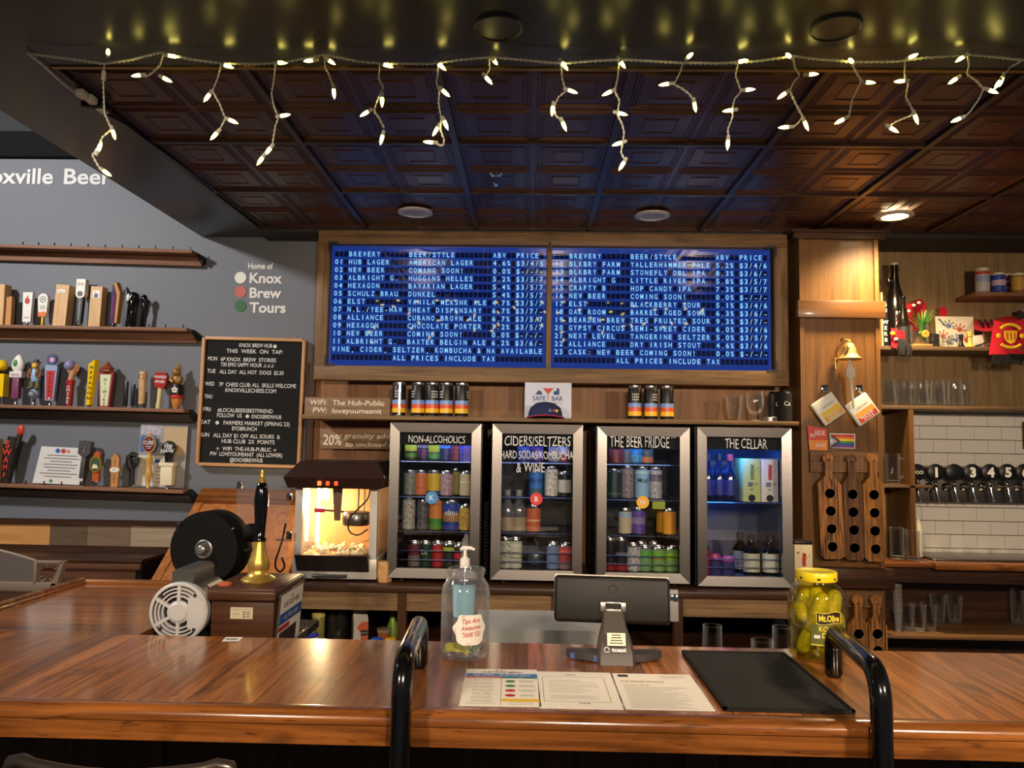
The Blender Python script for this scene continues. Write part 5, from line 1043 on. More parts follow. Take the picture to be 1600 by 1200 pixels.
sb = thing('sign_card', 'white card with a blue cocktail emblem standing behind the navy cap', 'card', (X(856, 655, 4.15), 4.15, ZT), (-.06, 0, 0)); cw_, chh = 73*4.15/F_PX, 58*4.15/F_PX
b = MB(mat('card_pale_blue', S(205, 212, 232), .5)); b.box(-cw_/2, cw_/2, 0, .012, 0, chh); b.build('card', sb)
b = MB(mat('navy_ink', S(40, 70, 130), .6)); b.text('SAFE', -.048, .098, .024, -.001, bold=.01, fit=.07); b.text('BAR', .05, .098, .024, -.001, bold=.01, fit=.06); b.text('SUPPORTING TN SERVERS', 0, .083, .006, -.001, fit=.15)
b.front([(-.07, .13), (-.05, .155), (-.035, .145), (-.03, .13)], -.0012, -.0004); b.front([(.03, .13), (.03, .15), (.045, .15), (.045, .165), (.06, .165), (.06, .13)], -.0012, -.0004); b.m(RED); b.front([(-.03, .165), (.03, .165), (.002, .135), (.002, .1), (-.002, .1), (-.002, .135)], -.0018, -.0012); b.build('print', sb)
cpz = thing('baseball_cap', 'navy cap with a red brim edge and three dots, sitting on the shelf edge', 'cap', (X(852, 662, 3.99), 4.0, ZT-.0))
NAVY = mat('cap_navy', S(34, 42, 82), .85, bump=.2, bscale=200)
b = MB(NAVY); b.lathe([(.085, 0), (.088, .02), (.078, .05), (.05, .072), (.02, .08), (0, .081)], 24, (0, .0, .002), sy=.9); b.build('crown', cpz)
b = MB(NAVY); q_ = [(.092*math.cos(a), -.04-.075*math.sin(a)*1.0) for a in [PI*k/12 for k in range(13)]]; b.prism(q_, lambda u, v, d: (u, v, d+.012-.9*u*u*1.3), -.004, .004); b.m(mat('brim_red', S(170, 40, 80), .7)); b.tube([(u, v-.001, .010-.9*u*u*1.3) for u, v in q_], .0035, 6); b.build('brim', cpz)
b = MB(BLUE); b.disc(.022, .035, .008, -.083, 12); b.m(RED); b.disc(.042, .035, .006, -.0805, 12); b.m(YEL); b.disc(.056, .034, .007, -.076, 12); b.build('dots', cpz)
def tumbler(name, label, loc, h, r0, r1, group=None, cat='glass', rot=None, base=True):
    b = MB(CLEAR); b.lathe([(0, .004), (r0*.9, .004), (r0, .012), (r1, h), (r1-.0025, h), (r0-.003, .016), (0, .014)] if base else [(r0, 0), (r1, h)], 20); return tag(b.build(name, None, loc, rot), label, cat, group)
tumbler('pint_glass', 'empty pint glass next to the stemmed goblet on the long shelf', (X(1147, 655, YO), YO, ZT), .135, .03, .043)
g = thing('stemmed_glass', 'faceted stemmed goblet on the long shelf beside the black lettered cans', 'glass', (X(1180, 655, 4.05), 4.05, ZT))
b = MB(CLEAR); b.lathe([(.008, .03), (.03, .045), (.044, .075), (.046, .11), (.04, .155), (.0375, .155), (.043, .11), (.041, .078), (.028, .05), (0, .04)], 12, smooth=False); b.build('bowl', g)
b = MB(CLEAR); b.lathe([(0, 0), (.034, 0), (.034, .003), (.01, .008), (.007, .015), (.011, .022), (.008, .032)], 18); b.build('stem_foot', g)
tumbler('pint_glass', 'glass half hidden behind the goblet on the long shelf', (X(1197, 655, 4.19), 4.19, ZT), .15, .035, .042)
b = MB(ALU); b.lathe([(0, 0), (.036, 0), (.037, .02), (.035, .022), (.035, .006), (0, .006)], 24); b.m(mat('candle_wax', S(235, 225, 200), .6)); b.lathe([(.034, .018), (0, .016)], 24); tag(b.build('candle_tin', None, (X(1203, 658, 4.03), 4.03, ZT)), 'low round silver tin with a pale lid in front of the goblet', 'tin')
for px, Yq, t1, lb_ in ((1212, 4.2, 'C', 'black can lettered C, half hidden behind the one lettered Cs'), (1227, 4.12, 'Cs', 'black can lettered Cs at the column end of the long shelf')):
    b = can('lettered_can', lb_, 'can', X(px, 655, Yq), Yq, ZT, .165, .036, BLACKM, (), BLACK, 'black lettered cans on the long shelf', t1, CHALK)

# ================================================================ under the back bar
YU = 3.70
def zl(px, py, Y=YU): return Z(px, py, Y)
b = MB(W_DARK); b.box(bx0+.035, bx1-.02, YB+.055, YW-.07, .664, .679); b.build('middle_shelf', bb); UZ = .680
sq = thing('squeeze_bottle', 'squeeze bottle of yellow-green sauce on the shelf under the popcorn machine', 'bottle', (X(497, 985, YU+.04), YU+.04, UZ))
b = MB(mat('sauce_green', S(130, 128, 64), .35)); b.lathe([(0, 0), (.028, 0), (.031, .008), (.031, .12), (.028, .128)], 18); b.build('body', sq); b = MB(mat('cap_yellow_clear', S(190, 176, 90), .4)); b.lathe([(.033, .126), (.033, .145), (.018, .155), (.006, .165), (.003, .2), (0, .2)], 18); b.build('nozzle', sq)
dg = thing('detergent_bottle', 'white bottle with a blue collar in front of the squeeze bottle', 'bottle', (X(480, 990, 3.62), 3.66, UZ))
b = MB(WHITE); b.lathe([(0, 0), (.04, 0), (.042, .01), (.042, .05), (.038, .056)], 18); b.m(mat('collar_blue', S(64, 66, 170), .4)); b.lathe([(.042, .052), (.043, .06), (.03, .07), (.02, .072)], 18); b.build('body', dg); b = MB(CREAM); b.lathe([(.02, .07), (.021, .09), (.016, .093), (.013, .112), (0, .113)], 16); b.build('cap', dg)
jb = tag(MB(glass('smoky_jar', (.6, .58, .55, 1), .1, .5, .05, .15, S(100, 95, 90))).lathe([(0, 0), (.05, 0), (.055, .01), (.055, .1), (.05, .14), (.047, .14)], 20).build('glass_jar', None, (X(527, 985, YU+.12), YU+.12, UZ)), 'dusty glass jar between sauce bottle and carton under the popcorn machine', 'jar')
mk = thing('drink_carton', 'orange and white gable-top carton on the shelf under the popcorn machine', 'carton', (X(562, 990, YU+.03), YU+.03, UZ), (0, 0, .35))
b = MB(mat('carton_white', S(205, 196, 186), .5)); b.box(-.034, .034, -.034, .034, 0, .115); b.mesh([(-.034, -.034, .115), (.034, -.034, .115), (.034, .034, .115), (-.034, .034, .115), (-.034, 0, .155), (.034, 0, .155)], [(0, 1, 5, 4), (2, 3, 4, 5), (0, 4, 3), (1, 2, 5)]); b.box(-.034, .034, -.003, .003, .15, .172); b.build('body', mk)
b = MB(mat('carton_orange', S(205, 100, 50), .5)); b.front([(-.0, .002), (.0335, .002), (.0335, .114), (.005, .114), (-.02, .09), (0, .06)], -.0349, -.0341); b.m(INK); b.rect(.0, .032, .05, .075, -.0353); b.m(CHALK); b.text('FLAVACOL', .016, .059, .007, -.0357, fit=.028); b.build('print', mk)
for px, py, cc, lb_, Y in ((589, 990, (44, 92, 190), 'round blue-lidded bottle under the back counter, beside the carton', 3.66), (611, 993, (240, 180, 40), 'round yellow-lidded bottle under the back counter, beside the post', 3.66)):
    b = MB(mat('jar_white', S(200, 195, 185), .5)); b.lathe([(0, 0), (.025, 0), (.025, .02)], 16); b.m(mat('lid_%d' % px, S(*cc), .4)); b.lathe([(.027, .02), (.028, .045), (.024, .05), (0, .05)], 18); tag(b.build('sauce_bottle', None, (X(px, py, Y), Y, UZ)), lb_, 'bottle')
b = MB(mat('tub_orange', S(220, 130, 50), .5)); b.lathe([(0, 0), (.03, 0), (.032, .05)], 18); b.m(mat('lid_clear', S(200, 180, 150), .4)); b.lathe([(.034, .05), (.034, .066), (0, .068)], 18); tag(b.build('food_tub', None, (X(600, 985, 3.78), 3.78, UZ)), 'small orange tub with a pale lid behind the blue and yellow lids', 'tub')
sp = thing('spray_bottle', 'green bottle with a white spray top beside the dark post', 'bottle', (X(613, 985, 3.82), 3.82, UZ))
b = MB(mat('spray_green', S(130, 170, 50), .4)); b.lathe([(0, 0), (.026, 0), (.027, .07), (.014, .1), (.012, .12)], 16); b.build('body', sp); b = MB(GREYP); b.lathe([(.014, .118), (.012, .15), (.008, .165), (0, .166)], 12); b.build('spray_head', sp)
b = MB(mat('box_brown', S(150, 96, 56), .7)); b.box(0, .1, 0, .15, 0, .055); b.m(INK); b.rect(.01, .06, .015, .03, -.001); tag(b.build('cardboard_box', None, (X(766, 985, 3.74), 3.74, UZ)), 'low brown cardboard box behind the tip jar under the bar', 'box')
b = MB(mat('box_grey', S(120, 108, 96), .7)); b.rbox(0, .08, 0, .1, 0, .075, .003); b.m(mat('red_brown', S(110, 60, 50), .6)); b.rect(.03, .05, .02, .05, -.0005); tag(b.build('storage_box', None, (X(766, 965, 3.75), 3.75, UZ+.056)), 'grey printed box stacked on the low brown box under the bar', 'box')
b = MB(PAPER); b.mesh([(0, 0, 0), (.03, .01, 0), (.038, .02, .05), (.05, .02, .085), (.02, .01, .05), (.002, 0, .03)], [(0, 1, 2, 4, 5), (2, 3, 4)]); b.m(INK); b.rect(.008, .02, .01, .03, -.002); tag(b.build('paper_bag', None, (X(787, 985, 3.72), 3.72, UZ)), 'torn white paper packet in front of the brown box', 'paper packet')
tr_ = tag(MB(mat('tray_grey', S(158, 158, 156), .45)).flat([(0, 0), (.46, 0), (.47, .03), (.47, .3), (0, .3)], -.0, .24).build('plastic_tub', None, (X(738, 990, 2.62), 2.62, Z(820, 984, 2.62)-.24), (0, 0, 0)), 'pale grey plastic tub just behind the bar, beside the tip jar', 'tub')
b = MB(BLACKM); b.box(-.62, 2.2, 2.42, 2.98, Z(820, 984, 2.62)-.27, Z(820, 984, 2.62)-.2405); b.build('service_ledge', bar)
GL = 'clear glasses behind the bar'; ULZ = Z(1113, 977, 2.8)-.155
for px, py, lb_ in ((1113, 980, 'single upturned glass behind the terminal on the dark shelf'), (1222, 985, 'upturned glass on the dark shelf beside the pickle jar')):
    tumbler('drinking_glass', lb_, (X(px, py, 2.8), 2.8, ULZ), .155, .036, .033, GL)
tumbler('drinking_glass', 'low bright glass just behind the bar, near the pickle jar', (X(1191, 1000, 2.62), 2.62, ULZ), .152, .036, .036, GL)
b = MB(BLACKM); b.box(.4, 1.3, 2.5, 2.95, ULZ-.02, ULZ-.0006); b.build('glass_ledge', bar)
# ================================================================ on the column
YK = YC-.001
def cpx(px, py, Y=YC): p = at(px, py, Y); return p
p = cpx(1327, 548, YC-.075)
bl = thing('hanging_bell', 'brass bell on a wall bracket with a knotted white rope', 'bell', (p.x, YC-.075, p.z))
b = MB(AGEDBRASS); b.lathe([(.0, .042), (.012, .041), (.022, .034), (.03, .015), (.036, -.012), (.046, -.03), (.062, -.042), (.06, -.046), (.042, -.034), (.03, -.012), (0, .02)], 32); b.lathe([(0, .058), (.007, .055), (.009, .048), (.006, .042)], 12); b.build('bell_body', bl)
b = MB(AGEDBRASS); b.tube([(-.038, .074, -.07), (-.038, .06, -.055), (-.036, .055, -.01), (-.03, .045, .03), (-.012, .01, .056), (0, 0, .052)], .006, 8); b.rbox(-.048, -.028, .068, .075, -.09, -.03, .003); b.build('bracket', bl)
for zz in (-.045, -.075): b = MB(CHROME); b.ball((-.038, .067, zz), .005); b.build('screw', bl)
b = MB(CHROME); b.ball((-.018, -.032, .012), .007); b.build('screw', bl)
ROPE = mat('rope_white', S(205, 198, 186), .9, bump=.6, bscale=150)
b = MB(ROPE); r_ = 4.0/F_PX
b.tube([(0, 0, -.03), (0, 0, -.08), (.004, -.004, -.13), (.006, -.004, -.2), (.012, -.006, -.27), (.016, -.006, -.30)], [.006, .008, .01, .008, .007, .006], 8); b.tube([(0, 0, -.07), (-.014, -.004, -.1), (-.016, -.006, -.13), (-.004, -.008, -.14)], .007, 8); b.tube([(.004, 0, -.07), (.018, -.004, -.1), (.02, -.006, -.125), (.008, -.008, -.14)], .007, 8); b.ball((.002, -.004, -.105), .013, .011, .022); b.build('rope', bl)
tag(MB(BLACK).tube([cpx(1313, 534)+Vector((0, 0, 0)), cpx(1314, 529)-Vector((0, .02, 0)), cpx(1315, 533)-Vector((0, .022, 0))], .0035, 6).build('wall_hook'), 'tiny dark hook on the column just above the bell', 'hook')
def pad(px, py, c0, c1, t1, label, pxh, pyh):
    h = cpx(pxh, pyh); p = cpx(px, py)
    t = thing('guide_pad', label, 'pad of cards', (p.x, YC-.022, p.z), None, 'square card pads hung on the column'); s_ = .066
    R = Matrix.Rotation(-math.radians(35), 4, 'Y')
    b = MB(mat('pad_white', S(226, 224, 216), .5)); b.M = R; b.rbox(-s_, s_, -.012, .012, -s_, s_, .008, 3); b.build('cards', t)
    b = MB(mat('pad_%s' % t1[:4], S(*c0), .5)); b.M = R; b.rect(-s_*.75, s_*.88, -s_*.86, -s_*.0, -.0128); b.m(mat('pad2_%s' % t1[:4], S(*c1), .5)); b.rect(-s_*.75, s_*.88, -s_*.86, -s_*.42, -.0134); b.m(CHALK); b.text(t1.split()[0], s_*.05, -s_*.58, .011, -.014, fit=s_*1.2, bold=.01); b.text(t1.split()[1], s_*.05, -s_*.8, .011, -.014, fit=s_*.9, bold=.01); b.m(GREYINK); b.text('CERTIFIED', s_*.1, s_*.2, .011, -.0134, fit=s_*1.1, shear=.1); b.build('print', t)
    b = MB(CHROME); b.tube([(h.x-p.x+.016*math.cos(a), -.006, h.z-p.z-.034+.016*math.sin(a)) for a in [2*PI*k/16 for k in range(16)]], .0022, 6, closed=True); b.build('ring', t)
    hk = thing('adhesive_hook', 'small chrome hook plate holding the %s card pad' % ('yellow printed' if pxh < 1300 else 'red printed'), 'hook', (h.x, YC-.002, h.z)); b = MB(CHROME); b.rbox(-.017, .017, -.004, .0015, -.02, .018, .002); b.build('plate', hk); b = MB(CHROME); b.tube([(0, -.004, 0), (0, -.012, -.012), (0, -.02, -.024), (0, -.026, -.014)], .003, 6); b.build('hook', hk)
pad(1291, 639, (232, 196, 60), (222, 160, 40), 'TASTING PROFILES', 'square card pad with a yellow box, hung from a ring', 1288, 607)
pad(1344, 640, (235, 160, 70), (190, 50, 40), 'BEER STYLE', 'square card pad with a red box, hung from a ring', 1342, 607)
def quad(b, pts, dy=0): b.poly([(at(x, y, YC).x, YC-.002-dy, at(x, y, YC).z) for x, y in pts])
st = thing('sticker', 'red and orange lettered sticker beside the rainbow flag sticker', 'sticker', (0, 0, 0))
b = MB(mat('sticker_red', S(205, 66, 60), .5), mat('sticker_orange', S(232, 140, 60), .5)); quad(b, [(1261, 665), (1292, 670), (1293, 688), (1263, 687)]); b.m(MATS['sticker_orange']); quad(b, [(1263, 687), (1293, 688), (1293, 704), (1265, 703)]); b.build('paper', st)
b = MB(CHALK); q = at(1266, 683, YC); b.text('IN', q.x, q.z-.002, .022, YC-.003, 'L', fit=.022, bold=.01); q = at(1273, 680, YC); b.text('SIDE', q.x, q.z, .024, YC-.003, 'L', fit=.052, bold=.01); q = at(1274, 698, YC); b.text('8540', q.x, q.z, .016, YC-.003, 'L', fit=.052, bold=.01); b.build('lettering', st)
st = thing('sticker', 'rainbow progress pride flag sticker on the column', 'sticker', (0, 0, 0))
b = MB(CHALK); quad(b, [(1296, 677), (1336, 678), (1336, 701), (1297, 700)])
for k, c in enumerate(((200, 40, 44), (225, 120, 40), (235, 205, 50), (50, 130, 60), (40, 70, 170), (110, 50, 130))):
    b.m(mat('pride_%d' % k, S(*c), .5)); y0 = 678.8+k*3.4; quad(b, [(1297.5, y0), (1334.5, y0+.6), (1334.5, y0+4), (1297.5, y0+3.4)], .0006)
for k, c in enumerate(((30, 26, 26), (120, 80, 50), (110, 180, 220), (225, 150, 180), (235, 235, 235))):
    b.m(mat('chevron_%d' % k, S(*c), .5)); w_ = 16-k*3; quad(b, [(1297.5, 689-w_*.68), (1297.5+w_, 689.3), (1297.5, 689.6+w_*.68)], .0012+k*.0004)
b.build('print', st)
def peg(px0, px1, py0, py1, label):
    p0, p1 = at(px0, py1, YC), at(px1, py0, YC); t = thing('pegboard', label, 'pegboard', (p0.x, YC-.001, p0.z)); W, H = p1.x-p0.x, p1.z-p0.z
    b = MB(wood('pegboard_brown', S(96, 66, 42), S(126, 90, 60), 0, 1, .5)); b.box(0, W, -.012, 0, 0, H); b.build('board', t)
    b = MB(INK)
    for i in range(int(W/.022)): 
        for j in range(int(H/.022)): b.disc(.014+i*.022, .014+j*.022, .003, -.0124, 8)
    b.build('holes', t); return t
peg(1265, 1371, 707, 737, 'brown peg strip holding the upper three flight paddles')
peg(1318, 1378, 925, 948, 'brown peg strip holding the lower flight paddles, behind the pickle jar')
HOLE = mat('paddle_hole', S(14, 10, 8), .9)
def paddle(px, pyt, pyb, label, rl=0, nh=4, m=W_PADDLE, w=36, hole_bottom=.1):
    p, q = at(px, pyt, YC), at(px, pyb, YC); H = p.z-q.z; W = w*YC/F_PX; y0 = -.058
    t = thing('flight_paddle', label, 'flight paddle', (q.x, YC, q.z), (0, rl, 0), 'flight paddles hung on the column')
    hw, h2 = W/2, .0285; arc = [(h2*math.cos(a), H-h2+h2*math.sin(a)) for a in [PI*k/10 for k in range(11)]]
    body = [(-hw+.018, 0), (hw-.018, 0), (hw, .018), (hw, H*.70), (h2*.62, H*.79), (h2*.62, H-h2*1.6)]+arc+[(-h2*.62, H-h2*1.6), (-h2*.62, H*.79), (-hw, H*.70), (-hw, .018)]
    b = MB(m); b.front(body, y0, y0+.02); b.build('board', t)
    for k in range(nh):
        z_ = H*(.115+.1675*k); b = MB(HOLE); b.lathe([(0, .001), (.0235, .001), (.0245, 0)], 24, (0, y0-.001, z_), 'Y'); b.m(m); b.lathe([(.0245, 0), (.027, -.0006), (.028, .001)], 24, (0, y0-.0006, z_), 'Y'); b.build('hole', t)
    b = MB(CHROME); b.tube([(0, -.012, H-.04), (0, y0-.012, H-.034)], .003, 6); b.ball((0, y0-.012, H-.034), .006); b.build('peg', t); return t
W_PAD2 = wood('charred_pine_dark', S(46, 28, 16), S(112, 72, 40), 2, 2.0, .45, stretch=20, lo=.4, hi=.58); W_PAD3 = wood('charred_pine_gold', S(84, 50, 20), S(172, 116, 56), 2, 2.2, .45, stretch=22, knots=.7, lo=.4, hi=.58)
paddle(1295, 708, 871, 'upper flight paddle below the lettered sticker, bold dark grain', -.035); paddle(1329, 709, 873, 'upper flight paddle between the two others, the darkest of the three', -.02, 4, W_PAD2, 31); paddle(1361, 709, 875, 'upper flight paddle of golden grain, nearest the taps', -.01, 4, W_PAD3, 31)
paddle(1337, 927, 1083, 'lower flight paddle just beside the pickle jar', -.01, 4, W_PAD3, 29); paddle(1366, 927, 1083, 'lower flight paddle at the column edge by the cup stack', -.01, 4, W_PADDLE, 29)
nb = MB(mat('menu_cover_brown', S(50, 34, 28), .5))
wcar = thing('wine_carton', 'cream wine carton with a red stroke standing outside the fridge behind the pickle jar', 'wine carton', (X(1256, 900, 3.8), 3.8, BT+.0))
z_h = Z(1256, 846, 3.8)-BT; b = MB(mat('carton_cream', S(222, 206, 166), .5)); b.rbox(-.043, .043, 0, .12, 0, z_h-.015, .002); b.m(BLACK); b.rbox(-.043, .043, 0, .12, z_h-.015, z_h, .002); b.build('box', wcar)
b = MB(RED); b.front([(-.006, .09), (.012, .09), (.010, .115), (.013, .15), (-.004, .155), (-.007, .12)], -.0012, -.0004); b.m(INK); b.tube([(0, -.001, .115), (.016, -.001, .13), (.032, -.001, .15)], .0008, 4); b.m(GREYINK); b.disc(-.026, .155, .006, -.0011, 10); b.rect(-.02, .016, .075, .079, -.0011); b.build('print', wcar)

# ================================================================ right alcove
YT = 4.30
def on(px, z, Y=YT): return (X(px, 540, Y), Y, z+.0006)
gb = thing('giant_bottle', 'giant black swing-top bottle standing on the alcove shelf by the column', 'bottle', on(1400, ZS1, 4.36)); k_ = YT/F_PX
Hh = 138*k_; b = MB(mat('bottle_black', S(22, 18, 17), .18, coat=.5)); prof = [(0, 0), (.055, 0), (.06, .01), (.061, Hh*.42), (.056, Hh*.52), (.043, Hh*.62), (.027, Hh*.74), (.0205, Hh*.84), (.019, Hh*.95), (.022, Hh*.955), (.022, Hh*.975), (0, Hh*.975)]
b.lathe(prof, 28); b.build('body', gb)
b = MB(CREAM); b.lathe([(.02, Hh*.975), (.0215, Hh*.985), (.018, Hh), (0, Hh)], 18); b.build('stopper', gb)
b = MB(CHROME); b.tube([(-.022, 0, Hh*.965), (-.03, -.006, Hh*.9), (-.036, -.01, Hh*.82), (-.03, -.01, Hh*.79)], .002, 6); b.tube([(.022, 0, Hh*.965), (.028, -.006, Hh*.92), (.02, -.012, Hh*.9)], .002, 6); b.ball((-.036, -.012, Hh*.80), .01, .006, .018); b.build('wire_clasp', gb)
b = MB(mat('label_dark_red', S(110, 28, 30), .5)); rr = .0615
def cyl_rect(b, a0, a1, z0, z1, r, n=8):
    for k in range(n):
        u, v = a0+(a1-a0)*k/n, a0+(a1-a0)*(k+1)/n; b.poly([(r*math.sin(u), -r*math.cos(u), z0), (r*math.sin(v), -r*math.cos(v), z0), (r*math.sin(v), -r*math.cos(v), z1), (r*math.sin(u), -r*math.cos(u), z1)])
cyl_rect(b, -.45, .5, .03, Hh*.42, rr); b.m(BLACK); cyl_rect(b, -.38, .43, .035, Hh*.41, rr+.0004); b.m(CHALK)
for k, ch in enumerate('TRIPLE'):
    V, Fc = _glyph(ch, .02); sc_ = .038/CAPH; zc_ = .045+k*.028
    b.mesh([((rr+.0009)*math.sin(.26-v[1]*sc_/rr), -(rr+.0009)*math.cos(.26-v[1]*sc_/rr), zc_+v[0]*sc_*.85) for v in V], Fc, False)
b.build('label', gb)
sbt = thing('beer_bottle', 'smaller dark bottle in front of the giant black one', 'bottle', on(1412, ZS1, 4.255)); b = MB(mat('bottle_black')); b.lathe([(0, 0), (.03, 0), (.032, .006), (.032, .12), (.026, .16), (.014, .2), (.0125, .265), (.015, .268), (.015, .28), (0, .28)], 20); b.build('body', sbt); b = MB(DGREY); b.lathe([(.0325, .03), (.0325, .11)], 20); b.build('label', sbt)
tag_ = thing('lettered_strip', 'black strip with white vertical lettering leaning beside the giant bottle', 'sign', on(1385, ZS1, 4.26), (-.04, 0, 0)); b = MB(BLACK); b.box(-.012, .014, 0, .012, 0, .27); b.build('strip', tag_); b = MB(CHALK)
for k, ch in enumerate('BREWING'): b.text(ch, 0, .03+k*.033, .02, -.0008, bold=.02)
b.build('lettering', tag_)
tl = tag(MB(W_PALE).box(-.005, .004, 0, .02, 0, .3).build('pale_batten', None, on(1379.5, ZS1, 4.24)), 'thin pale wooden slat leaning on the column edge', 'slat')
# scarves
SCF = mat('scarf_red', S(196, 22, 40), .9, bump=.4, bscale=200); SCB = mat('scarf_black', S(26, 22, 24), .95, bump=.5, bscale=150)
s1 = thing('football_scarf', 'red scarf bunched behind the plant mug, its black fringe hanging over the shelf edge', 'scarf', (0, 0, 0))
def sheet(b, grid, th=.006):
    R, C = len(grid), len(grid[0]); V = [[b.v(p) for p in r] for r in grid]
    for i in range(R-1):
        for j in range(C-1): b.face([V[i][j], V[i][j+1], V[i+1][j+1], V[i+1][j]], True)
def A3(px, py, Y): return tuple(at(px, py, Y))
b = MB(SCF); sheet(b, [[A3(1414+u*33, 471+4*math.sin(u*7)+v*48, 4.40-.05*math.sin(v*2+u*5)) for u in [k/8 for k in range(9)]] for v in [k/5 for k in range(6)]])
sheet(b, [[A3(1468+u*12, 480+v*26, 4.42) for u in [k/4 for k in range(5)]] for v in (0, .5, 1)])
sheet(b, [[A3(1392+u*22, 512+v*30+6*u, 4.19-.02*math.sin(u*4)) for u in [k/5 for k in range(6)]] for v in [k/4 for k in range(5)]]); b.build('cloth', s1)
b = MB(WHITE); [b.ball(A3(px, py, Y), .012, .006, .009) for px, py, Y in ((1428, 477, 4.355), (1436, 473, 4.355), (1420, 486, 4.355), (1400, 530, 4.165))]; b.m(YEL); b.ball(A3(1395, 521, 4.165), .014, .006, .012); b.build('pattern', s1)
b = MB(SCB); random.seed(5)
for k in range(34): u = random.random(); x_ = 1404+u*18; b.tube([A3(x_-6, 526+u*6, 4.18), A3(x_, 534+u*4, 4.165), A3(x_+random.uniform(-3, 5), 545+random.uniform(0, 12), 4.165)], .0035, 4)
b.build('fringe', s1)
mg = thing('glass_mug', 'dimpled glass mug with an orange round badge holding a green plant', 'mug', on(1436, ZS1+.012, 4.24)); r_ = .047
b = MB(CLEAR); b.lathe([(0, .006), (r_*.9, .006), (r_*.95, .015), (r_, .105), (r_-.004, .105), (r_*.88, .02), (0, .018)], 20); b.build('body', mg)
b = MB(CLEAR); b.tube([(r_*.95, 0, .09), (r_+.022, 0, .085), (r_+.03, 0, .055), (r_+.02, 0, .025), (r_*.95, 0, .022)], .006, 8); b.build('handle', mg)
b = MB(mat('badge_orange', S(235, 150, 50), .5)); b.lathe([(0, -.001), (.02, -.001), (.02, .001)], 20, (.012, -r_-.001, .055), 'Y'); b.m(INK); b.text('M', .012, .049, .012, -r_-.003); b.build('badge', mg)
cs = tag(MB(W_OAK).rbox(-.05, .05, -.04, .04, 0, .012, .002).build('wooden_coaster', None, (X(1437, 540, 4.24), 4.24, ZS1+.0004)), 'small wooden block under the dimpled glass mug', 'coaster')
pl = thing('green_plant', 'grassy green plant growing out of the dimpled glass mug', 'plant', (X(1441, 540, 4.25), 4.25, ZS1+.045)); random.seed(11)
LEAF = [mat('leaf_a', S(72, 124, 44), .5), mat('leaf_b', S(110, 160, 62), .5), mat('leaf_c', S(52, 96, 40), .5)]
b = MB(*LEAF)
for k in range(70):
    b.m(LEAF[k % 3]); a = random.uniform(0, 2*PI); l_ = random.uniform(.09, .17); sp_ = random.uniform(.01, .055); w_ = random.uniform(.003, .0055); c, s_ = math.cos(a), math.sin(a)
    pts = [(c*.012*q+c*sp_*q*q*1.2, .6*(s_*.012*q+s_*sp_*q*q*1.2), l_*q-.02*sp_*q**4*10) for q in (0, .35, .7, 1)]
    V = [(b.v((p[0]-s_*w_*f, p[1]+c*w_*f-.0, p[2])), b.v((p[0]+s_*w_*f+.002, p[1]-c*w_*f, p[2]))) for p, f in zip(pts, (.6, 1, .8, .1))]
    for q in range(3): b.face([V[q][0], V[q][1], V[q+1][1], V[q+1][0]], True)
o = b.build('leaves', pl)
ad_ = thing('art_card', 'white card with colourful hand drawings leaning on the alcove shelf', 'picture', on(1494, ZS1, 4.38), (-.06, 0, 0)); w_, h_ = 58*4.38/F_PX, 54*4.38/F_PX
b = MB(mat('card_ivory', S(238, 228, 205), .7)); b.box(-w_/2, w_/2, 0, .006, 0, h_); b.build('card', ad_)
b = MB(mat('art_blue', S(110, 130, 170), .7), mat('art_red', S(190, 90, 80), .7), mat('art_grey', S(110, 110, 116), .7))
for (cx_, cz_, mt) in ((-.035, .14, 'art_blue'), (.025, .12, 'art_red'), (-.07, .08, 'art_red'), (.0, .06, 'art_blue'), (.06, .06, 'art_red'), (-.04, .045, 'art_grey')):
    b.m(MATS[mt]); b.disc(cx_, cz_, .014, -.0012, 12)
    for k in range(5): a = -.1+k*.75; b.front([(cx_+.012*math.cos(a-.2), cz_+.012*math.sin(a-.2)), (cx_+.038*math.cos(a-.09), cz_+.038*math.sin(a-.09)), (cx_+.038*math.cos(a+.09), cz_+.038*math.sin(a+.09)), (cx_+.012*math.cos(a+.2), cz_+.012*math.sin(a+.2))], -.0016, -.0008)
b.m(MATS['art_grey']); b.front([(-.095, .18), (-.085, .185), (-.045, .14), (-.052, .135)], -.002, -.0016); b.build('drawing', ad_)
dk = tag(MB(DGREY).rbox(-.022, .022, 0, .02, 0, .085, .003).build('dark_tin', None, on(1462, ZS1, 4.31)), 'dark grey tin between the glass mug handle and the art card', 'tin')
for px, c_, lb_, s_ in ((1502, BLACK, 'black chess piece on the alcove shelf', 1), (1516, mat('boxwood_yellow', S(236, 190, 90), .4), 'yellow chess piece beside the black one', 1.22)):
    b = MB(c_); b.lathe([(0, 0), (.017*s_, 0), (.018*s_, .006), (.012*s_, .014), (.009*s_, .03), (.0085*s_, .045*s_), (.013*s_, .05*s_), (.009*s_, .054*s_), (.012*s_, .066*s_), (.011*s_, .07*s_), (.004, .073*s_), (0, .076*s_)], 16); tag(b.build('chess_piece', None, on(px, ZS1, 4.24)), lb_, 'chess piece', 'chess pieces on the alcove shelf')
for px, lb_ in ((1478, 'small clear glass before the art card, nearer the dark tin'), (1492, 'small clear glass before the art card, nearer the chess pieces')): tumbler('small_glass', lb_, on(px, ZS1, 4.26), .07, .018, .021)
b = MB(WHITE); b.rbox(0, .09, 0, .05, 0, .075, .003); b.m(mat('tan_card', S(170, 140, 90), .7)); b.rbox(.05, .095, -.006, -.001, .028, .085, .001); tag(b.build('card_box', None, on(1524, ZS1, 4.3), (0, -.12, 0)), 'white box with a tan card tilted beside the yellow chess piece', 'box')
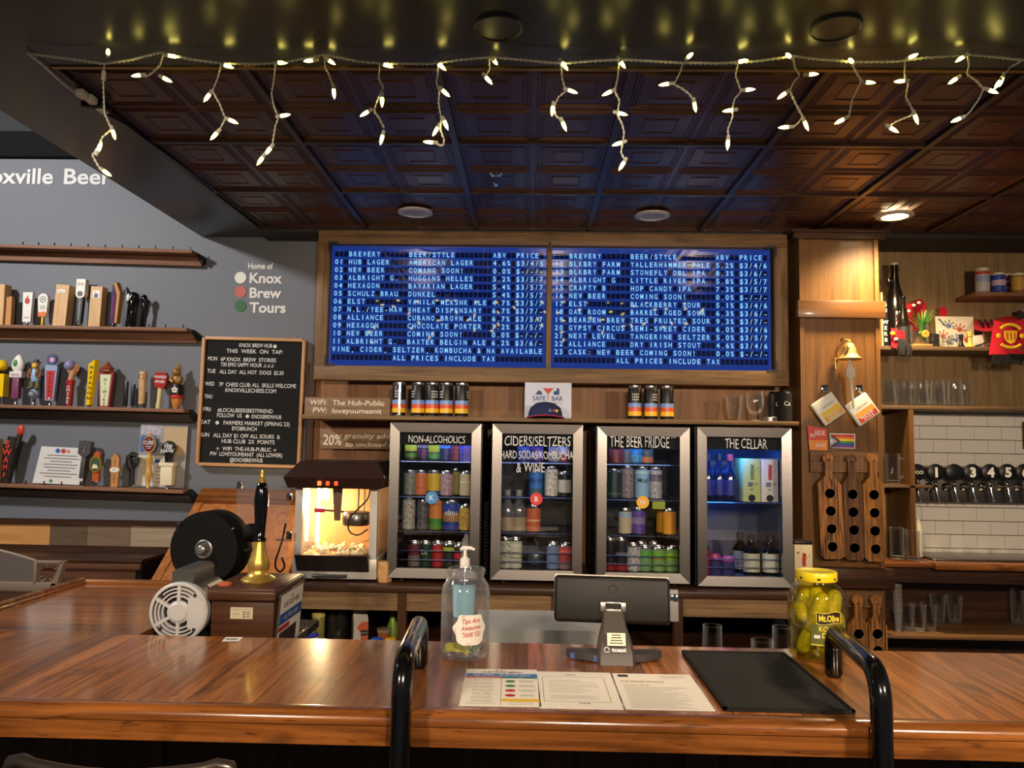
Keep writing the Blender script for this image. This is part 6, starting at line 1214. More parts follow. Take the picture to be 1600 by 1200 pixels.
b = MB(BLACK); b.tube([(0, 0, .006), (.03, 0, .014), (.06, 0, .03)], .004, 6); b.m(mat('red_brown')); b.rbox(.05, .085, -.01, .01, .0, .022, .003); tag(b.build('bottle_opener', None, on(1524, ZS1, 4.23)), 'dark little opener with a red-brown grip on the shelf edge', 'opener')
s2 = thing('football_scarf', 'red scarf with a yellow crest draped over the shelf edge', 'scarf', (0, 0, 0))
SC2 = mat('scarf_crimson', S(200, 24, 48), .9, bump=.4, bscale=200)
b = MB(SC2); sheet(b, [[A3(1553+u*62-8*v*(1-u), 500+v*54+4*math.sin(u*5)*(1-v), 4.19-.012*math.sin(u*6)) for u in [k/8 for k in range(9)]] for v in [k/6 for k in range(7)]])
sheet(b, [[A3(1522+u*70, 498+v*16+4*math.sin(u*6), 4.40-.2*v) for u in [k/8 for k in range(9)]] for v in [k/4 for k in range(5)]]); b.build('cloth', s2)
b = MB(SCB)
for k in range(60): x_ = 1550+k*1.05; b.tube([A3(x_, 553, 4.185), A3(x_+random.uniform(-1, 1), 561, 4.183), A3(x_+random.uniform(-2, 2), 567+random.uniform(0, 4), 4.184)], .0025, 4)
for k in range(3): b.poly([A3(1528+k*9, 499, 4.35), A3(1532+k*9, 499, 4.35), A3(1535+k*9, 509, 4.25), A3(1531+k*9, 509, 4.25)])
b.build('fringe', s2)
b = MB(YEL); q = at(1578, 525, 4.16)
def cz(pts, y=4.155): b.poly([(q.x+u, y, q.z+v) for u, v in pts])
cz([(-.036, .028), (.036, .028), (.034, -.01), (.02, -.034), (0, -.044), (-.02, -.034), (-.034, -.01)])
b.tube([(q.x+.062*math.cos(a), 4.154, q.z+.01+.05*math.sin(a)) for a in [PI*.18+PI*.64*k/10 for k in range(11)]], .009, 6); b.tube([(q.x+.062*math.cos(a), 4.154, q.z-.02+.044*math.sin(a)) for a in [-PI*.2-PI*.6*k/10 for k in range(11)]], .009, 6); b.ball((q.x-.062, 4.155, q.z), .014, .004, .014); b.ball((q.x+.062, 4.155, q.z), .014, .004, .014)
b.m(SC2); [b.poly([(q.x+u-.003, 4.152, q.z-.02), (q.x+u+.003, 4.152, q.z-.02), (q.x+u+.003, 4.152, q.z+.02), (q.x+u-.003, 4.152, q.z+.02)]) for u in (-.02, 0, .02)]; b.build('crest', s2)
gr = thing('dark_growler', 'dark lettered growler jug behind the crested red scarf', 'jug', on(1599, ZS1, 4.4)); b = MB(mat('growler_grey', S(52, 50, 50), .3, coat=.4)); b.lathe([(0, 0), (.058, 0), (.062, .01), (.062, .12), (.05, .16), (.026, .19), (.022, .215), (.026, .22), (.026, .235), (0, .235)], 24); b.build('body', gr); b = MB(CHALK); b.text('RO', -.03, .1, .032, -.0635, bold=.02, maxw=.06); b.build('lettering', gr)
for px, Y, h, bands, lb_, bd in ((1538, 4.32, .138, ((.8, .95, P_(190, 60, 60)), (.45, .75, P_(150, 165, 195))), 'tall grey can with a red top band on the upper alcove shelf', P_(190, 186, 182)), (1563, 4.32, .112, ((.35, .7, P_(200, 170, 190)),), 'blue can with a pale round label on the upper alcove shelf', P_(40, 70, 165)),
                           (1577, 4.42, .128, ((.3, .42, P_(230, 220, 215)), (.6, .8, P_(230, 220, 215))), 'red and white can behind the blue one on the upper alcove shelf', P_(190, 60, 50)), (1594, 4.32, .11, ((.1, .9, P_(196, 150, 60)),), 'gold can on the upper alcove shelf, past the blue one', P_(150, 110, 40))):
    p_ = on(px, ZS0, Y); can('beer_can', lb_, 'can', p_[0], p_[1], p_[2], h, .037, bd, bands, CREAM, 'old cans on the upper alcove shelf')
# row of pint glasses
random.seed(2)
for k, px in enumerate((1387, 1399, 1411, 1424, 1437, 1449, 1463, 1477, 1490, 1505)):
    tumbler('pint_glass', ('first', 'second', 'third', 'fourth', 'fifth', 'sixth', 'seventh', 'eighth', 'ninth', 'tenth')[k]+' pint glass from the column in the alcove row under the giant bottle', on(px, ZS2, 4.30+(.07 if k % 2 else 0)), .148, .041, .032, 'pint glasses in the alcove row')
def mug(px, z, Y, lb_, h=.14, r=.042, side=1):
    t = thing('beer_mug', lb_, 'mug', on(px, z, Y), None, 'handled beer mugs at the column edge'); b = MB(CLEAR); b.lathe([(0, .005), (r*.92, .005), (r, .015), (r, h), (r-.004, h), (r-.005, .02), (0, .018)], 16, smooth=False); b.build('body', t)
    b = MB(CLEAR); b.tube([(side*r*.97, 0, h*.85), (side*(r+.026), 0, h*.8), (side*(r+.03), 0, h*.5), (side*(r+.022), 0, h*.25), (side*r*.97, 0, h*.2)], .006, 8); b.build('handle', t)
mug(1391, ZS3, 4.27, 'single glass mug alone on the short shelf beside the tap rail', .165, .036)
ZTC = zt_-.004
mug(1395, ZTC, 4.22, 'glass mug on the tap counter, nearest the column', .17, .036); mug(1409, ZTC, 4.30, 'glass mug on the tap counter, between two others', .17, .036); mug(1419, ZTC, 4.20, 'glass mug on the tap counter, nearest the drip tray', .16, .034)
# stack of clear plastic cups and glasses on the low shelf
cu = thing('plastic_cup_stack', 'stack of ribbed clear plastic cups on the low glass shelf', 'stack of cups', on(1394, zls, 4.16)); b = MB(glass('cup_plastic', (.9, .9, .9, 1), .2, .7, .1, .25, S(200, 200, 200)))
for k in range(14): b.lathe([(.021, .10+k*.0105), (.0235, .106+k*.0105), (.0215, .1085+k*.0105)], 16)
b.lathe([(.014, 0), (.021, .10)], 16); b.build('cups', cu)
for px, Y, lb_ in ((1407, 4.2, 'first'), (1424, 4.18, 'second'), (1441, 4.2, 'third')):
    tumbler('pint_glass', lb_+' front pint glass on the low shelf right of the cup stack', on(px, zls, Y), .14, .032, .042, 'glasses on the low shelf')
for px, lb_ in ((1455, 'pint glass at the back of the low shelf, nearer the cup stack'), (1480, 'pint glass at the back of the low shelf, farther from the cup stack')): tumbler('pint_glass', lb_, on(px, zls, 4.4), .15, .032, .042, 'glasses on the low shelf')
for px, lb_ in ((1577, 'tall straight glass on the low shelf, fully in view'), (1601, 'tall straight glass on the low shelf, cut off by the picture edge')): tumbler('pint_glass', lb_, on(px, zls, 4.4), .19, .034, .036, 'glasses on the low shelf')
# tap tower
tt = thing('tap_tower', 'long steel tap rail against the white tiles', 'tap tower', (0, 0, 0)); tzb, tzt = Z(1520, 786, 4.40), Z(1520, 731, 4.40)
b = MB(mat('tower_steel', S(120, 112, 104), .35, .9)); b.rbox(X(1426, 750, 4.40), 3.4, 4.40, 4.466, tzb, tzt, .004); b.build('rail', tt)
for px in (1450, 1477, 1505, 1533, 1562, 1590): b = MB(CHROME); c_ = at(px, 761, 4.40); b.lathe([(.022, 0), (.024, -.006), (.018, -.014), (.012, -.02), (0, -.02)], 18, (c_.x, 4.40, c_.z), 'Y'); b.build('shank_cap', tt)
for px, n_ in ((1433, 'ooo'), (1462, '1'), (1491, ''), (1519, '3'), (1547, '4'), (1574, '5'), (1601, '6')):
    c_ = at(px, 738, 4.32); f_ = at(px, 760, 4.32)
    t = thing('beer_tap', {'ooo': 'chrome beer tap with three rings on its black knob', '': 'chrome beer tap with a blank black knob'}.get(n_, 'chrome beer tap with a black round knob numbered '+n_), 'beer tap', (c_.x, 4.32, c_.z), None, 'beer taps along the rail')
    b = MB(BLACK); b.lathe([(0, -.008), (.041, -.008), (.046, -.004), (.046, .006), (0, .008)], 28, (0, 0, 0), 'Y'); b.build('knob', t)
    if n_ == 'ooo': b = MB(CHALK); [b.tube([(u+.008*math.cos(a), -.0085, .008*math.sin(a)) for a in [2*PI*k/14 for k in range(14)]], .002, 5, closed=True) for u in (-.02, 0, .02)]; b.build('number', t)
    elif n_: b = MB(CHALK); b.text(n_, 0, -.024, .048, -.009, bold=.05); b.build('number', t)
    b = MB(CHROME); b.lathe([(.012, -.04), (.01, -.055), (.014, -.06), (.008, -.068), (.012, -.078), (.007, -.088)], 14); b.tube([(0, 0, -.08), (0, .03, -.085), (0, .08, -.08)], [.011, .012, .012], 10); b.tube([(0, 0, -.085), (.002, -.006, -.12), (.006, -.018, -.158)], [.010, .009, .007], 10); b.build('faucet', t)
sm = thing('wall_tablet', 'black thin screen edge on the white tiles above the taps', 'screen', (X(1598, 680, 4.46), 4.44, Z(1598, 701, 4.46))); b = MB(BLACK); b.box(0, .2, 0, .02, 0, 41*4.46/F_PX); b.build('body', sm)
wbt = tag(MB(mat('bottle_milk', S(215, 205, 180), .4)).lathe([(0, 0), (.022, 0), (.022, .155), (.016, .17), (.008, .2), (0, .2)], 16).build('squeeze_bottle', None, (X(1435, 865, 4.25), 4.25, zt_+.0125)), 'pale narrow bottle standing at the end of the drip tray', 'bottle')
ba = lamp('alcove_downlight_lamp', 'SPOT', (X(1398, 337, 3.86), 3.86, CEIL-.03), 140, (1, .74, .40), .085, (X(1398, 337, 3.86), 3.9, 0), 150, .8)
def dl(px, py, label, lit, r=.088):
    p = atz(px, py, CEIL); t = thing('recessed_light', label, 'ceiling light', (p.x, p.y, CEIL-.006), None, 'recessed ceiling lights'); b = MB(mat('light_trim_white', S(190, 186, 180), .5)); b.lathe([(r*.68, .0), (r*.72, -.006), (r, -.002), (r, .006)], 32); b.build('trim_ring', t)
    b = MB(mat('lens_lit', S(255, 240, 210), .4, emit=S(255, 226, 170), estr=14) if lit else mat('lens_off', S(170, 166, 160), .5)); b.lathe([(0, .0), (r*.7, -.001)], 28); b.build('lens', t)
dl(649, 331, 'unlit round recessed light above the display with the wine and cider line', False); dl(1019, 336, 'unlit round recessed light above the display with the cask beer line', False); dl(1398, 336, 'lit round recessed light above the alcove', True)
for px, py, lb_ in ((779, 42, 'dark round cover in the soffit, straight in front of the sprinkler'), (1306, 42, 'dark round cover in the soffit, on the alcove side')):
    p = atz(px, py, CEIL); b = MB(mat('soffit_cover', S(58, 56, 50), .35)); b.lathe([(0, -.004), (.062, -.004), (.066, -.008), (.07, -.002), (.07, 0)], 32); tag(b.build('ceiling_cover', None, (p.x, p.y, CEIL)), lb_, 'ceiling cover')
p = atz(775, 272, CEIL); sp = thing('fire_sprinkler', 'chrome fire sprinkler head hanging from the pressed ceiling', 'sprinkler', (p.x, p.y, CEIL)); b = MB(CHROME); b.lathe([(0, -.008), (.02, -.008), (.028, -.002), (.03, 0)], 20); b.build('escutcheon', sp)
b = MB(CHROME); b.tube([(-.006, 0, -.008), (-.012, 0, -.025), (-.006, 0, -.042), (0, 0, -.046), (.006, 0, -.042), (.012, 0, -.025), (.006, 0, -.008)], .0025, 6); b.lathe([(0, -.046), (.012, -.048), (.012, -.05), (0, -.05)], 12); b.build('head', sp)
# ================================================================ on the bar top
def cpt(px, py, z=CT): return atz(px, py, z)
CZ0 = CT+.0006
def pipe(px0, py0, px1, py1, label):
    """hook shaped rail: post in front of the bar, bend over the edge, short leg to the bar top"""
    Yp_, Yl = 1.70, 2.09; xp, xl = X(px0, py0, Yp_), X(px1, py1, Yl); zt_p, zt_l = 1.172, 1.172
    t = thing('hand_rail', label, 'rail', (0, 0, 0)); R_ = .0225
    A, Bq = Vector((xp, Yp_, zt_p)), Vector((xl, Yl, zt_l)); d = (Bq-A).normalized(); pts = [(xp, Yp_, 0)]
    rb = .07
    for k in range(9): a = PI/2*k/8; pts.append(tuple(A+Vector((0, 0, -rb))+d*rb+(-d*rb*math.cos(a))+Vector((0, 0, rb*math.sin(a)))))
    rb = .05
    for k in range(9): a = PI/2*k/8; pts.append(tuple(Bq+Vector((0, 0, -rb))-d*rb+d*rb*math.sin(a)+Vector((0, 0, rb*math.cos(a)))))
    pts.append((xl, Yl, CT+.012)); pts.append((xl, Yl, CT+.002))
    b = MB(PIPE); b.tube(pts, [R_]*(len(pts)-1)+[R_*.8], 20); b.build('pipe', t)
    b = MB(BLACKG); b.lathe([(0, 0), (.05, 0), (.05, .006), (.03, .012), (.024, .014)], 20, (xp, Yp_, 0)); b.build('floor_flange', t); return t
PIPE = mat('pipe_black', S(10, 10, 11), .16, coat=.6, bump=.25, bscale=28)
pipe(627, 1100, 655, 1048, 'scuffed black bent pipe rail at the bar edge by the tip jar'); pipe(1377, 1100, 1303, 1062, 'black bent pipe rail in front of the pickle jar')

# tip jar
p = cpt(726, 1026); tj = thing('tip_jar', 'big clear tip jar with a red handwritten heart note', 'jar', (p.x, p.y, CZ0)); r_ = .068
b = MB(JARG); b.lathe([(0, .006), (r_*.7, .004), (r_*.88, .003), (r_*.97, .012), (r_, .03), (r_, .175), (r_*.95, .195), (r_*.8, .212), (r_*.74, .218), (r_*.73, .226), (r_*.79, .232), (r_*.8, .24), (r_*.74, .244), (r_*.7, .24), (r_*.68, .222), (r_*.76, .21), (r_*.91, .192), (r_*.955, .175), (r_*.955, .03), (r_*.9, .014), (0, .012)], 40); b.build('glass_body', tj)
b = MB(PAPER); rn = r_+.0012
def cyl(pts, r, b): 
    n = len(pts); b.face([b.v((r*math.sin(u/r), -r*math.cos(u/r), v)) for u, v in pts])
def blob(cx_, cz_, ru, rv, n=10): return [(cx_+ru*math.cos(2*PI*k/n), cz_+rv*math.sin(2*PI*k/n)) for k in range(n)]
oc = .023
def strip(z0, z1, u0f, u1f, n=8):
    for k in range(n):
        za, zb3 = z0+(z1-z0)*k/n, z0+(z1-z0)*(k+1)/n
        for q in range(8):
            f = lambda z, s_: u0f(z)+(u1f(z)-u0f(z))*s_/8
            b.poly([(rn*math.sin(f(z, s_)/rn), -rn*math.cos(f(z, s_)/rn), z) for z, s_ in ((za, q), (za, q+1), (zb3, q+1), (zb3, q))])
def heart_l(z): v = (z-.045)/.085; return oc-.05*math.sqrt(max(0, 1-(2*v-1.05)**2*.8))-.004*math.sin(v*14)
def heart_r(z): v = (z-.045)/.085; return oc+.042*math.sqrt(max(0, 1-(2*v-1.05)**2*.8))+.003*math.sin(v*14)
strip(.047, .128, heart_l, heart_r, 16)
b.m(mat('marker_red', S(190, 40, 40), .7))
for s_, zc_, uc, wd in (('Tips Are', .104, .022, .05), ('Awesome', .086, .022, .055), ('THANK YOU', .068, .024, .052)):
    V, Fc = _glyph(s_, .012, .25); x0, x1 = min(v[0] for v in V), max(v[0] for v in V); k_ = wd/(x1-x0); rr = rn+.0006
    b.mesh([(rr*math.sin((uc+(v[0]-(x0+x1)/2)*k_)/rr), -rr*math.cos((uc+(v[0]-(x0+x1)/2)*k_)/rr), zc_+v[1]*.0125/CAPH+(v[0]-x0)*k_*.08) for v in V], Fc, False)
for uc, zc_, a in ((-.004, .122, .5), (0, .124, .3), (.004, .125, .1), (-.022, .09, 1.4), (-.024, .084, 1.5), (-.022, .078, 1.6), (.01, .052, .1), (.015, .05, 0), (.02, .05, -.1)):
    rr = rn+.0006; b.tube([(rr*math.sin((uc+e*.004*math.sin(a))/rr), -rr*math.cos((uc)/rr), zc_+e*.004*math.cos(a)) for e in (-1, 1)], .0006, 4)
b.build('heart_note', tj)
lm = tag(MB(mat('lemon_paper', S(232, 216, 60), .6)).build('x'), 'x', 'x'); bpy.data.objects.remove(lm)
b = MB(mat('lemon_paper')); sheet(b, [[(p.x-.022+.034*u, p.y-.006+.022*v, CT+.02+.008*math.cos(u*1.5)+.006*v+.004*math.sin(v*3+u)) for u in [-1+k/4 for k in range(9)]] for v in [-1+k/3 for k in range(7)]]); sheet(b, [[(p.x-.026+.032*u, p.y-.012+.018*v, CT+.017+.004*math.cos(u*1.2)) for u in [-1+k/4 for k in range(9)]] for v in (-1, 0, 1)]); tag(b.build('folded_note'), 'folded yellow paper slip lying inside the tip jar', 'paper slip')
b = MB(mat('banknote', S(150, 160, 140), .7, var=.4, bscale=80)); sheet(b, [[(p.x+.028+.02*u, p.y-.004+.02*v, CT+.026+.012*math.sin(u*3+v*2)) for u in [-1+k/3 for k in range(7)]] for v in [-1+k/2 for k in range(5)]]); tag(b.build('banknote'), 'crumpled grey-green banknote inside the tip jar', 'banknote')
# sanitiser
p2 = cpt(724, 1008); hs = thing('sanitizer_bottle', 'clear pump bottle with a pale blue label behind the tip jar', 'pump bottle', (p2.x, p2.y, CZ0)); hs.scale = (.86, .86, .86); r2 = .045
b = MB(glass('sanitizer_plastic', (.9, .93, .98, 1), .08, .6, .03, .06, S(200, 215, 235))); b.lathe([(0, 0), (r2*.95, 0), (r2, .008), (r2*.8, .06), (r2*.98, .15), (r2*1.02, .2), (r2*.98, .222), (r2*.8, .243), (r2*.42, .262), (.016, .268)], 30); b.build('body', hs)
b = MB(mat('label_sky', S(150, 205, 222), .5)); n_ = 10
for k in range(n_):
    a0, a1 = -1.0+2*k/n_, -1.0+2*(k+1)/n_
    for z0, z1, f0, f1 in ((.1, .15, .9, .985), (.15, .21, .985, 1.03)): b.poly([(r2*f0*1.01*math.sin(a0), -r2*f0*1.01*math.cos(a0), z0), (r2*f0*1.01*math.sin(a1), -r2*f0*1.01*math.cos(a1), z0), (r2*f1*1.01*math.sin(a1), -r2*f1*1.01*math.cos(a1), z1), (r2*f1*1.01*math.sin(a0), -r2*f1*1.01*math.cos(a0), z1)])
b.build('label', hs)
b = MB(WHITE); b.lathe([(.017, .262), (.0175, .266), (.017, .292), (.010, .296), (.006, .3), (.0055, .325), (0, .325)], 20); b.tube([(-.016, .002, .322), (-.006, 0, .329), (.02, -.004, .329), (.034, -.008, .324)], [.0055, .0075, .0065, .0045], 10); b.tube([(0, 0, .26), (0, 0, .02)], .003, 6); b.build('pump', hs)

# payment terminal
pt0 = cpt(962, 1036); ps = thing('payment_terminal', 'back of a dark point-of-sale screen on a grey tapered stand', 'payment terminal', (pt0.x, pt0.y, CZ0), (0, 0, 0)); kk = 2.16/F_PX
TER = mat('terminal_charcoal', S(20, 17, 16), .5, spec=.3); STD = mat('stand_grey', S(72, 66, 62), .5)
b = MB(STD); ctr = []
secs = [(0, -.008, .052, .014), (.0, .0, .052, .03), (.03, .012, .050, .03), (.06, .03, .044, .026), (.09, .05, .034, .02), (.115, .068, .030, .016), (.13, .08, .029, .014)]
rng = []
for z_, y_, hw, hd in secs: rng.append([b.v((hw*c_, y_+hd*s_, z_)) for c_, s_ in ((-1, -.6), (-.85, -1), (.85, -1), (1, -.6), (1, .6), (.85, 1), (-.85, 1), (-1, .6))])
for q in range(len(rng)-1):
    for k in range(8): b.face([rng[q][k], rng[q][(k+1) % 8], rng[q+1][(k+1) % 8], rng[q+1][k]], True)
b.face(rng[-1]); b.face(rng[0][::-1]); b.build('neck', ps)
for s_ in (-1, 1):
    b = MB(mat('stand_foot', S(56, 52, 52), .5)); q_ = [(s_*.03, -.01), (s_*.08, .0), (s_*.125, .03), (s_*.133, .045), (s_*.12, .06), (s_*.03, .05)]; b.flat(q_ if s_ > 0 else q_[::-1], .004, .024); b.build('foot', ps)
b = MB(mat('foot_pad_blue', S(66, 86, 140), .5)); b.flat([(-.124, .027), (-.05, -.009), (-.04, -.0075), (-.12, .031)], .003, .018); b.build('foot_pad', ps)
b = MB(mat('label_cream', S(225, 215, 190), .6)); R1 = Matrix.Translation((0, -.004, .03)) @ Matrix.Rotation(-.42, 4, 'X')
b.M = R1; b.front([(-.025, .012), (.025, .012), (.025, .046), (-.025, .046)], -.0235, -.0215); b.m(INK)
for k in range(4): w_ = .018-.002*k; b.rect(-w_, w_, .018+k*.007, .0205+k*.007, -.024)
b.build('info_label', ps)
b = MB(CHALK); b.M = R1; b.text('toast', .006, -.004, .011, -.0245, bold=.03, fit=.04); b.tube([(-.027+.006*math.cos(a), -.0243, .002+.006*math.sin(a)) for a in [PI*k/8 for k in range(9)]]+[(-.033, -.0243, -.005), (-.021, -.0243, -.005), (-.021, -.0243, .002)], .0012, 5); b.build('logo', ps)
sx = -.2*0; SCW, SCH = .166, .118
R2 = Matrix.Translation((-.0, .09, .152)) @ Matrix.Rotation(math.radians(-10), 4, 'X') @ Matrix.Rotation(math.radians(0.8), 4, 'Y')
SO = -.001
scr = MB(TER); scr.M = R2; scr.rbox(-SCW+SO, SCW+SO, -.012, .012, -SCH*.55, SCH*.55, .012, 3); scr = scr.build('screen_body', ps)
b = MB(mat('bezel_white', S(228, 220, 200), .45)); b.M = R2; b.rbox(-SCW+SO, SCW+SO, .006, .02, -SCH*.55, SCH*.58, .006, 2); b.build('screen_bezel', ps)
b = MB(BLACK); b.M = R2; b.rbox(-.05, .05, -.014, -.008, SCH*.46, SCH*.50, .002); b.build('vent_slot', scr)
b = MB(mat('emboss_dark', S(34, 30, 29), .5)); b.M = R2; b.tube([(.012*math.cos(a), -.0125, .03+.012*math.sin(a)*.8) for a in [2*PI*k/16 for k in range(16)]], .0012, 5, closed=True); b.build('emblem', scr)
b = MB(mat('bracket_silver', S(150, 146, 140), .3, .8)); b.M = R2; b.rbox(-.036, -.022, -.02, -.011, -.032, -.006, .002); b.rbox(.022, .036, -.02, -.011, -.032, -.006, .002); b.rbox(-.022, .022, -.018, -.011, -.012, -.006, .001); b.rbox(-.022, .022, -.03, -.011, -.034, -.024, .003); b.build('hinge_bracket', ps)
b = MB(GREYP); b.M = R2; b.rbox(SCW-.004, SCW+.022, -.008, .016, -.055, .035, .004); b.m(CHROME); b.rbox(SCW-.002, SCW+.02, -.012, -.006, .0, .022, .003); b.build('card_reader', ps)

# menus
def menu(pts, label, fn):
    P4 = [cpt(*q) for q in pts]; o_ = (P4[0]+P4[2])/2; t = thing('menu_sheet', label, 'menu', (o_.x, o_.y, CZ0), None, 'laminated menus on the bar')
    W = ((P4[1]-P4[0]).length+(P4[2]-P4[3]).length)/2; H = ((P4[3]-P4[0]).length+(P4[2]-P4[1]).length)/2
    d = (P4[1]-P4[0]+P4[2]-P4[3]); a = math.atan2(d.y, d.x); t.rotation_euler = (0, 0, a)
    b = MB(ACRYL); b.box(-W/2-.003, W/2+.003, -H/2-.003, H/2+.003, 0, .0004); b.build('lamination', t)
    b = MB(PAPER); b.box(-W/2, W/2, -H/2, H/2, .0005, .0011); b.build('paper', t)
    b = MB(GREYINK); fn(b, W, H); b.build('print', t)
Zp = .0014
def lines(b, x0, x1, y0, y1, n, m_=GREYINK, th=.0016, ctr=False, seed=1):
    random.seed(seed); b.m(m_)
    for k in range(n):
        y = y1+(y0-y1)*k/max(1, n-1); w_ = (x1-x0)*random.uniform(.55, 1); a0 = (x0+x1)/2-w_/2 if ctr else x0; b.rect(a0, a0+w_, y, y+th, Zp, 'XY')
def m1(b, W, H):
    T = dict(plane='XY'); b.m(INK); b.text('OUR FOOD MENU', 0, H*.385, .011, Zp, fit=W*.56, bold=.02, **T)
    for u, c in ((-.012, BLUE), (.0, RED), (.012, YEL)): b.m(c); b.disc(u, H*.455, .004, Zp, 10, 'XY')
    b.m(mat('menu_blue', S(66, 120, 190), .6)); b.rect(-W*.49, W*.49, H*.275, H*.36, Zp, 'XY'); b.m(CHALK); b.text('ALL ITEMS - $6.50 OR 2/$12', 0, H*.3, .009, Zp+.0003, fit=W*.8, bold=.02, **T)
    b.m(mat('menu_red', S(200, 70, 70), .6)); b.rect(-W*.49, 0, H*.225, H*.272, Zp, 'XY'); b.m(mat('menu_teal', S(60, 120, 120), .6)); b.rect(0, W*.49, H*.225, H*.272, Zp, 'XY'); b.m(CHALK); b.text('ALL BEEF HOT DOGS', -W*.24, H*.235, .006, Zp+.0003, fit=W*.42, **T); b.text('PIES', W*.26, H*.235, .006, Zp+.0003, **T)
    b.m(INK)
    for k, s_ in enumerate(('HOT DIGGITY', 'CAROLINA', 'BANG BANG', 'RANCH', 'SPICY BBQ', 'SOUTHWEST', 'YEAR-ROUND BRAT')): b.text(s_, -W*.24, H*(.175-.095*k), .006, Zp, fit=W*.26, **T)
    lines(b, -W*.44, -W*.05, -H*.44, H*.15, 7, ctr=True, seed=4)
    b.rect(-.0006, .0006, -H*.47, H*.22, Zp, 'XY')
    for k, c in enumerate((GREEN, GREEN, RED, RED)):
        y = H*(.14-.125*k); b.m(c); b.face([b.v((W*.12+.013*math.cos(a), y+.010*math.sin(a), Zp)) for a in [2*PI*q/16 for q in range(16)]]); lines(b, W*.22, W*.46, y-.006, y+.006, 3, ctr=True, seed=k)
    b.m(YEL); b.rect(W*.01, W*.49, -H*.39, -H*.32, Zp, 'XY'); lines(b, W*.05, W*.45, -H*.46, -H*.42, 2, ctr=True, seed=9)
def m2(b, W, H):
    b.m(INK); b.text('WINE', -W*.06, H*.39, .007, Zp, plane='XY', bold=.02); b.text('WINE', W*.05, -H*.38, .007, Zp, plane='XY', bold=.02); b.rect(W*.38, W*.385, -H*.33, H*.34, Zp, 'XY'); b.rect(-W*.44, -W*.435, -H*.33, H*.34, Zp, 'XY'); b.m(GREYINK); b.rect(-W*.44, W*.38, H*.335, H*.34, Zp, 'XY'); b.rect(-W*.44, W*.38, -H*.335, -H*.33, Zp, 'XY')
    for y0, n, s_ in ((.22, 2, 1), (.1, 2, 2), (.0, 2, 3), (-.1, 1, 4), (-.2, 3, 5)): lines(b, -W*.36, W*.3, H*(y0-.02*n), H*(y0+.01), n, seed=s_)
def m3(b, W, H):
    b.m(INK); b.rect(-W*.44, -W*.31, H*.39, H*.46, Zp, 'XY'); b.text('OUR SINGLES CATALOG', -W*.44, H*.24, .008, Zp, 'L', plane='XY', fit=W*.55, bold=.02); b.text('THE BEER FRIDGE', -W*.42, H*.13, .006, Zp, 'L', plane='XY', fit=W*.32)
    lines(b, W*.1, W*.42, H*.37, H*.43, 3, seed=2); lines(b, -W*.44, W*.42, H*.19, H*.19, 1, YEL); lines(b, -W*.42, W*.4, -H*.46, H*.09, 19, th=.0014, seed=6)
menu([(734, 1046), (838, 1048), (840, 1105.5), (705, 1104)], 'laminated food menu with blue and red bands', m1)
menu([(842, 1050), (957, 1052), (972, 1110), (842, 1107)], 'laminated wine list with thin black side lines', m2)
menu([(960, 1053), (1084, 1057), (1114, 1112), (975, 1111)], 'laminated beer list beside the bar mat, full of small print', m3)
# bar mat
Q = [cpt(*q) for q in ((1071, 1022), (1226, 1021), (1325, 1119), (1134, 1113.5))]; mw, mh_ = .295, .485; mo_ = sum(Q, Vector())/4
bm_ = thing('bar_mat', 'black ribbed rubber bar mat between the menus and the pickle jar', 'bar mat', (mo_.x, mo_.y, CZ0), (0, 0, .0))
RUB = mat('rubber_black', S(20, 20, 20), .8, spec=.25); b = MB(RUB); b.rbox(-mw/2, mw/2, -mh_/2, mh_/2, 0, .004, .001); b.build('base', bm_)
b = MB(RUB)
for u0, u1, v0, v1 in ((-mw/2, -mw/2+.008, -mh_/2, mh_/2), (mw/2-.008, mw/2, -mh_/2, mh_/2), (-mw/2, mw/2, -mh_/2, -mh_/2+.008), (-mw/2, mw/2, mh_/2-.008, mh_/2)): b.box(u0, u1, v0, v1, .004, .009)
b.build('rim', bm_)
b = MB(mat('rubber_ribs', S(30, 30, 30), .75, spec=.3))
for k in range(58): y_ = -mh_/2+.012+k*.008; b.box(-mw/2+.01, mw/2-.01, y_, y_+.0035, .004, .0075)
o = b.build('ribs', bm_)
# pickle jar
p = cpt(1277, 1028); pj = thing('pickle_jar', 'gallon jar of whole dill pickles with a yellow lid', 'jar', (p.x, p.y, CZ0), (0, 0, 0)); pj.scale = (1, 1, .9); r_ = .079
BRINE = glass('brine_glass', (.90, .84, .30, 1), .07, .8, .03, .06, S(170, 160, 30))
b = MB(BRINE); b.lathe([(0, .004), (r_*.85, .003), (r_*.96, .014), (r_, .035), (r_, .17), (r_*.97, .195), (r_*.86, .22), (r_*.7, .233), (r_*.66, .238), (r_*.66, .246)], 40); b.build('glass_body', pj)
b = MB(mat('lid_yellow', S(240, 214, 30), .35)); b.lathe([(r_*.7, .243), (r_*.72, .245), (r_*.72, .268), (r_*.69, .272), (r_*.55, .272), (r_*.52, .2705), (0, .2705)], 40); b.m(INK)
for a in (-1.2, -.3, .6): b.mesh([((r_*.72+.0004)*math.sin(a+da), -(r_*.72+.0004)*math.cos(a+da), .25+dz) for da, dz in ((0, 0), (.15, 0), (.15, .006), (0, .006))], [(0, 1, 2, 3)])
b.build('lid', pj)
PK = mat('pickle_skin', S(188, 180, 44), .4, bump=.5, bscale=90, var=.25); random.seed(8)
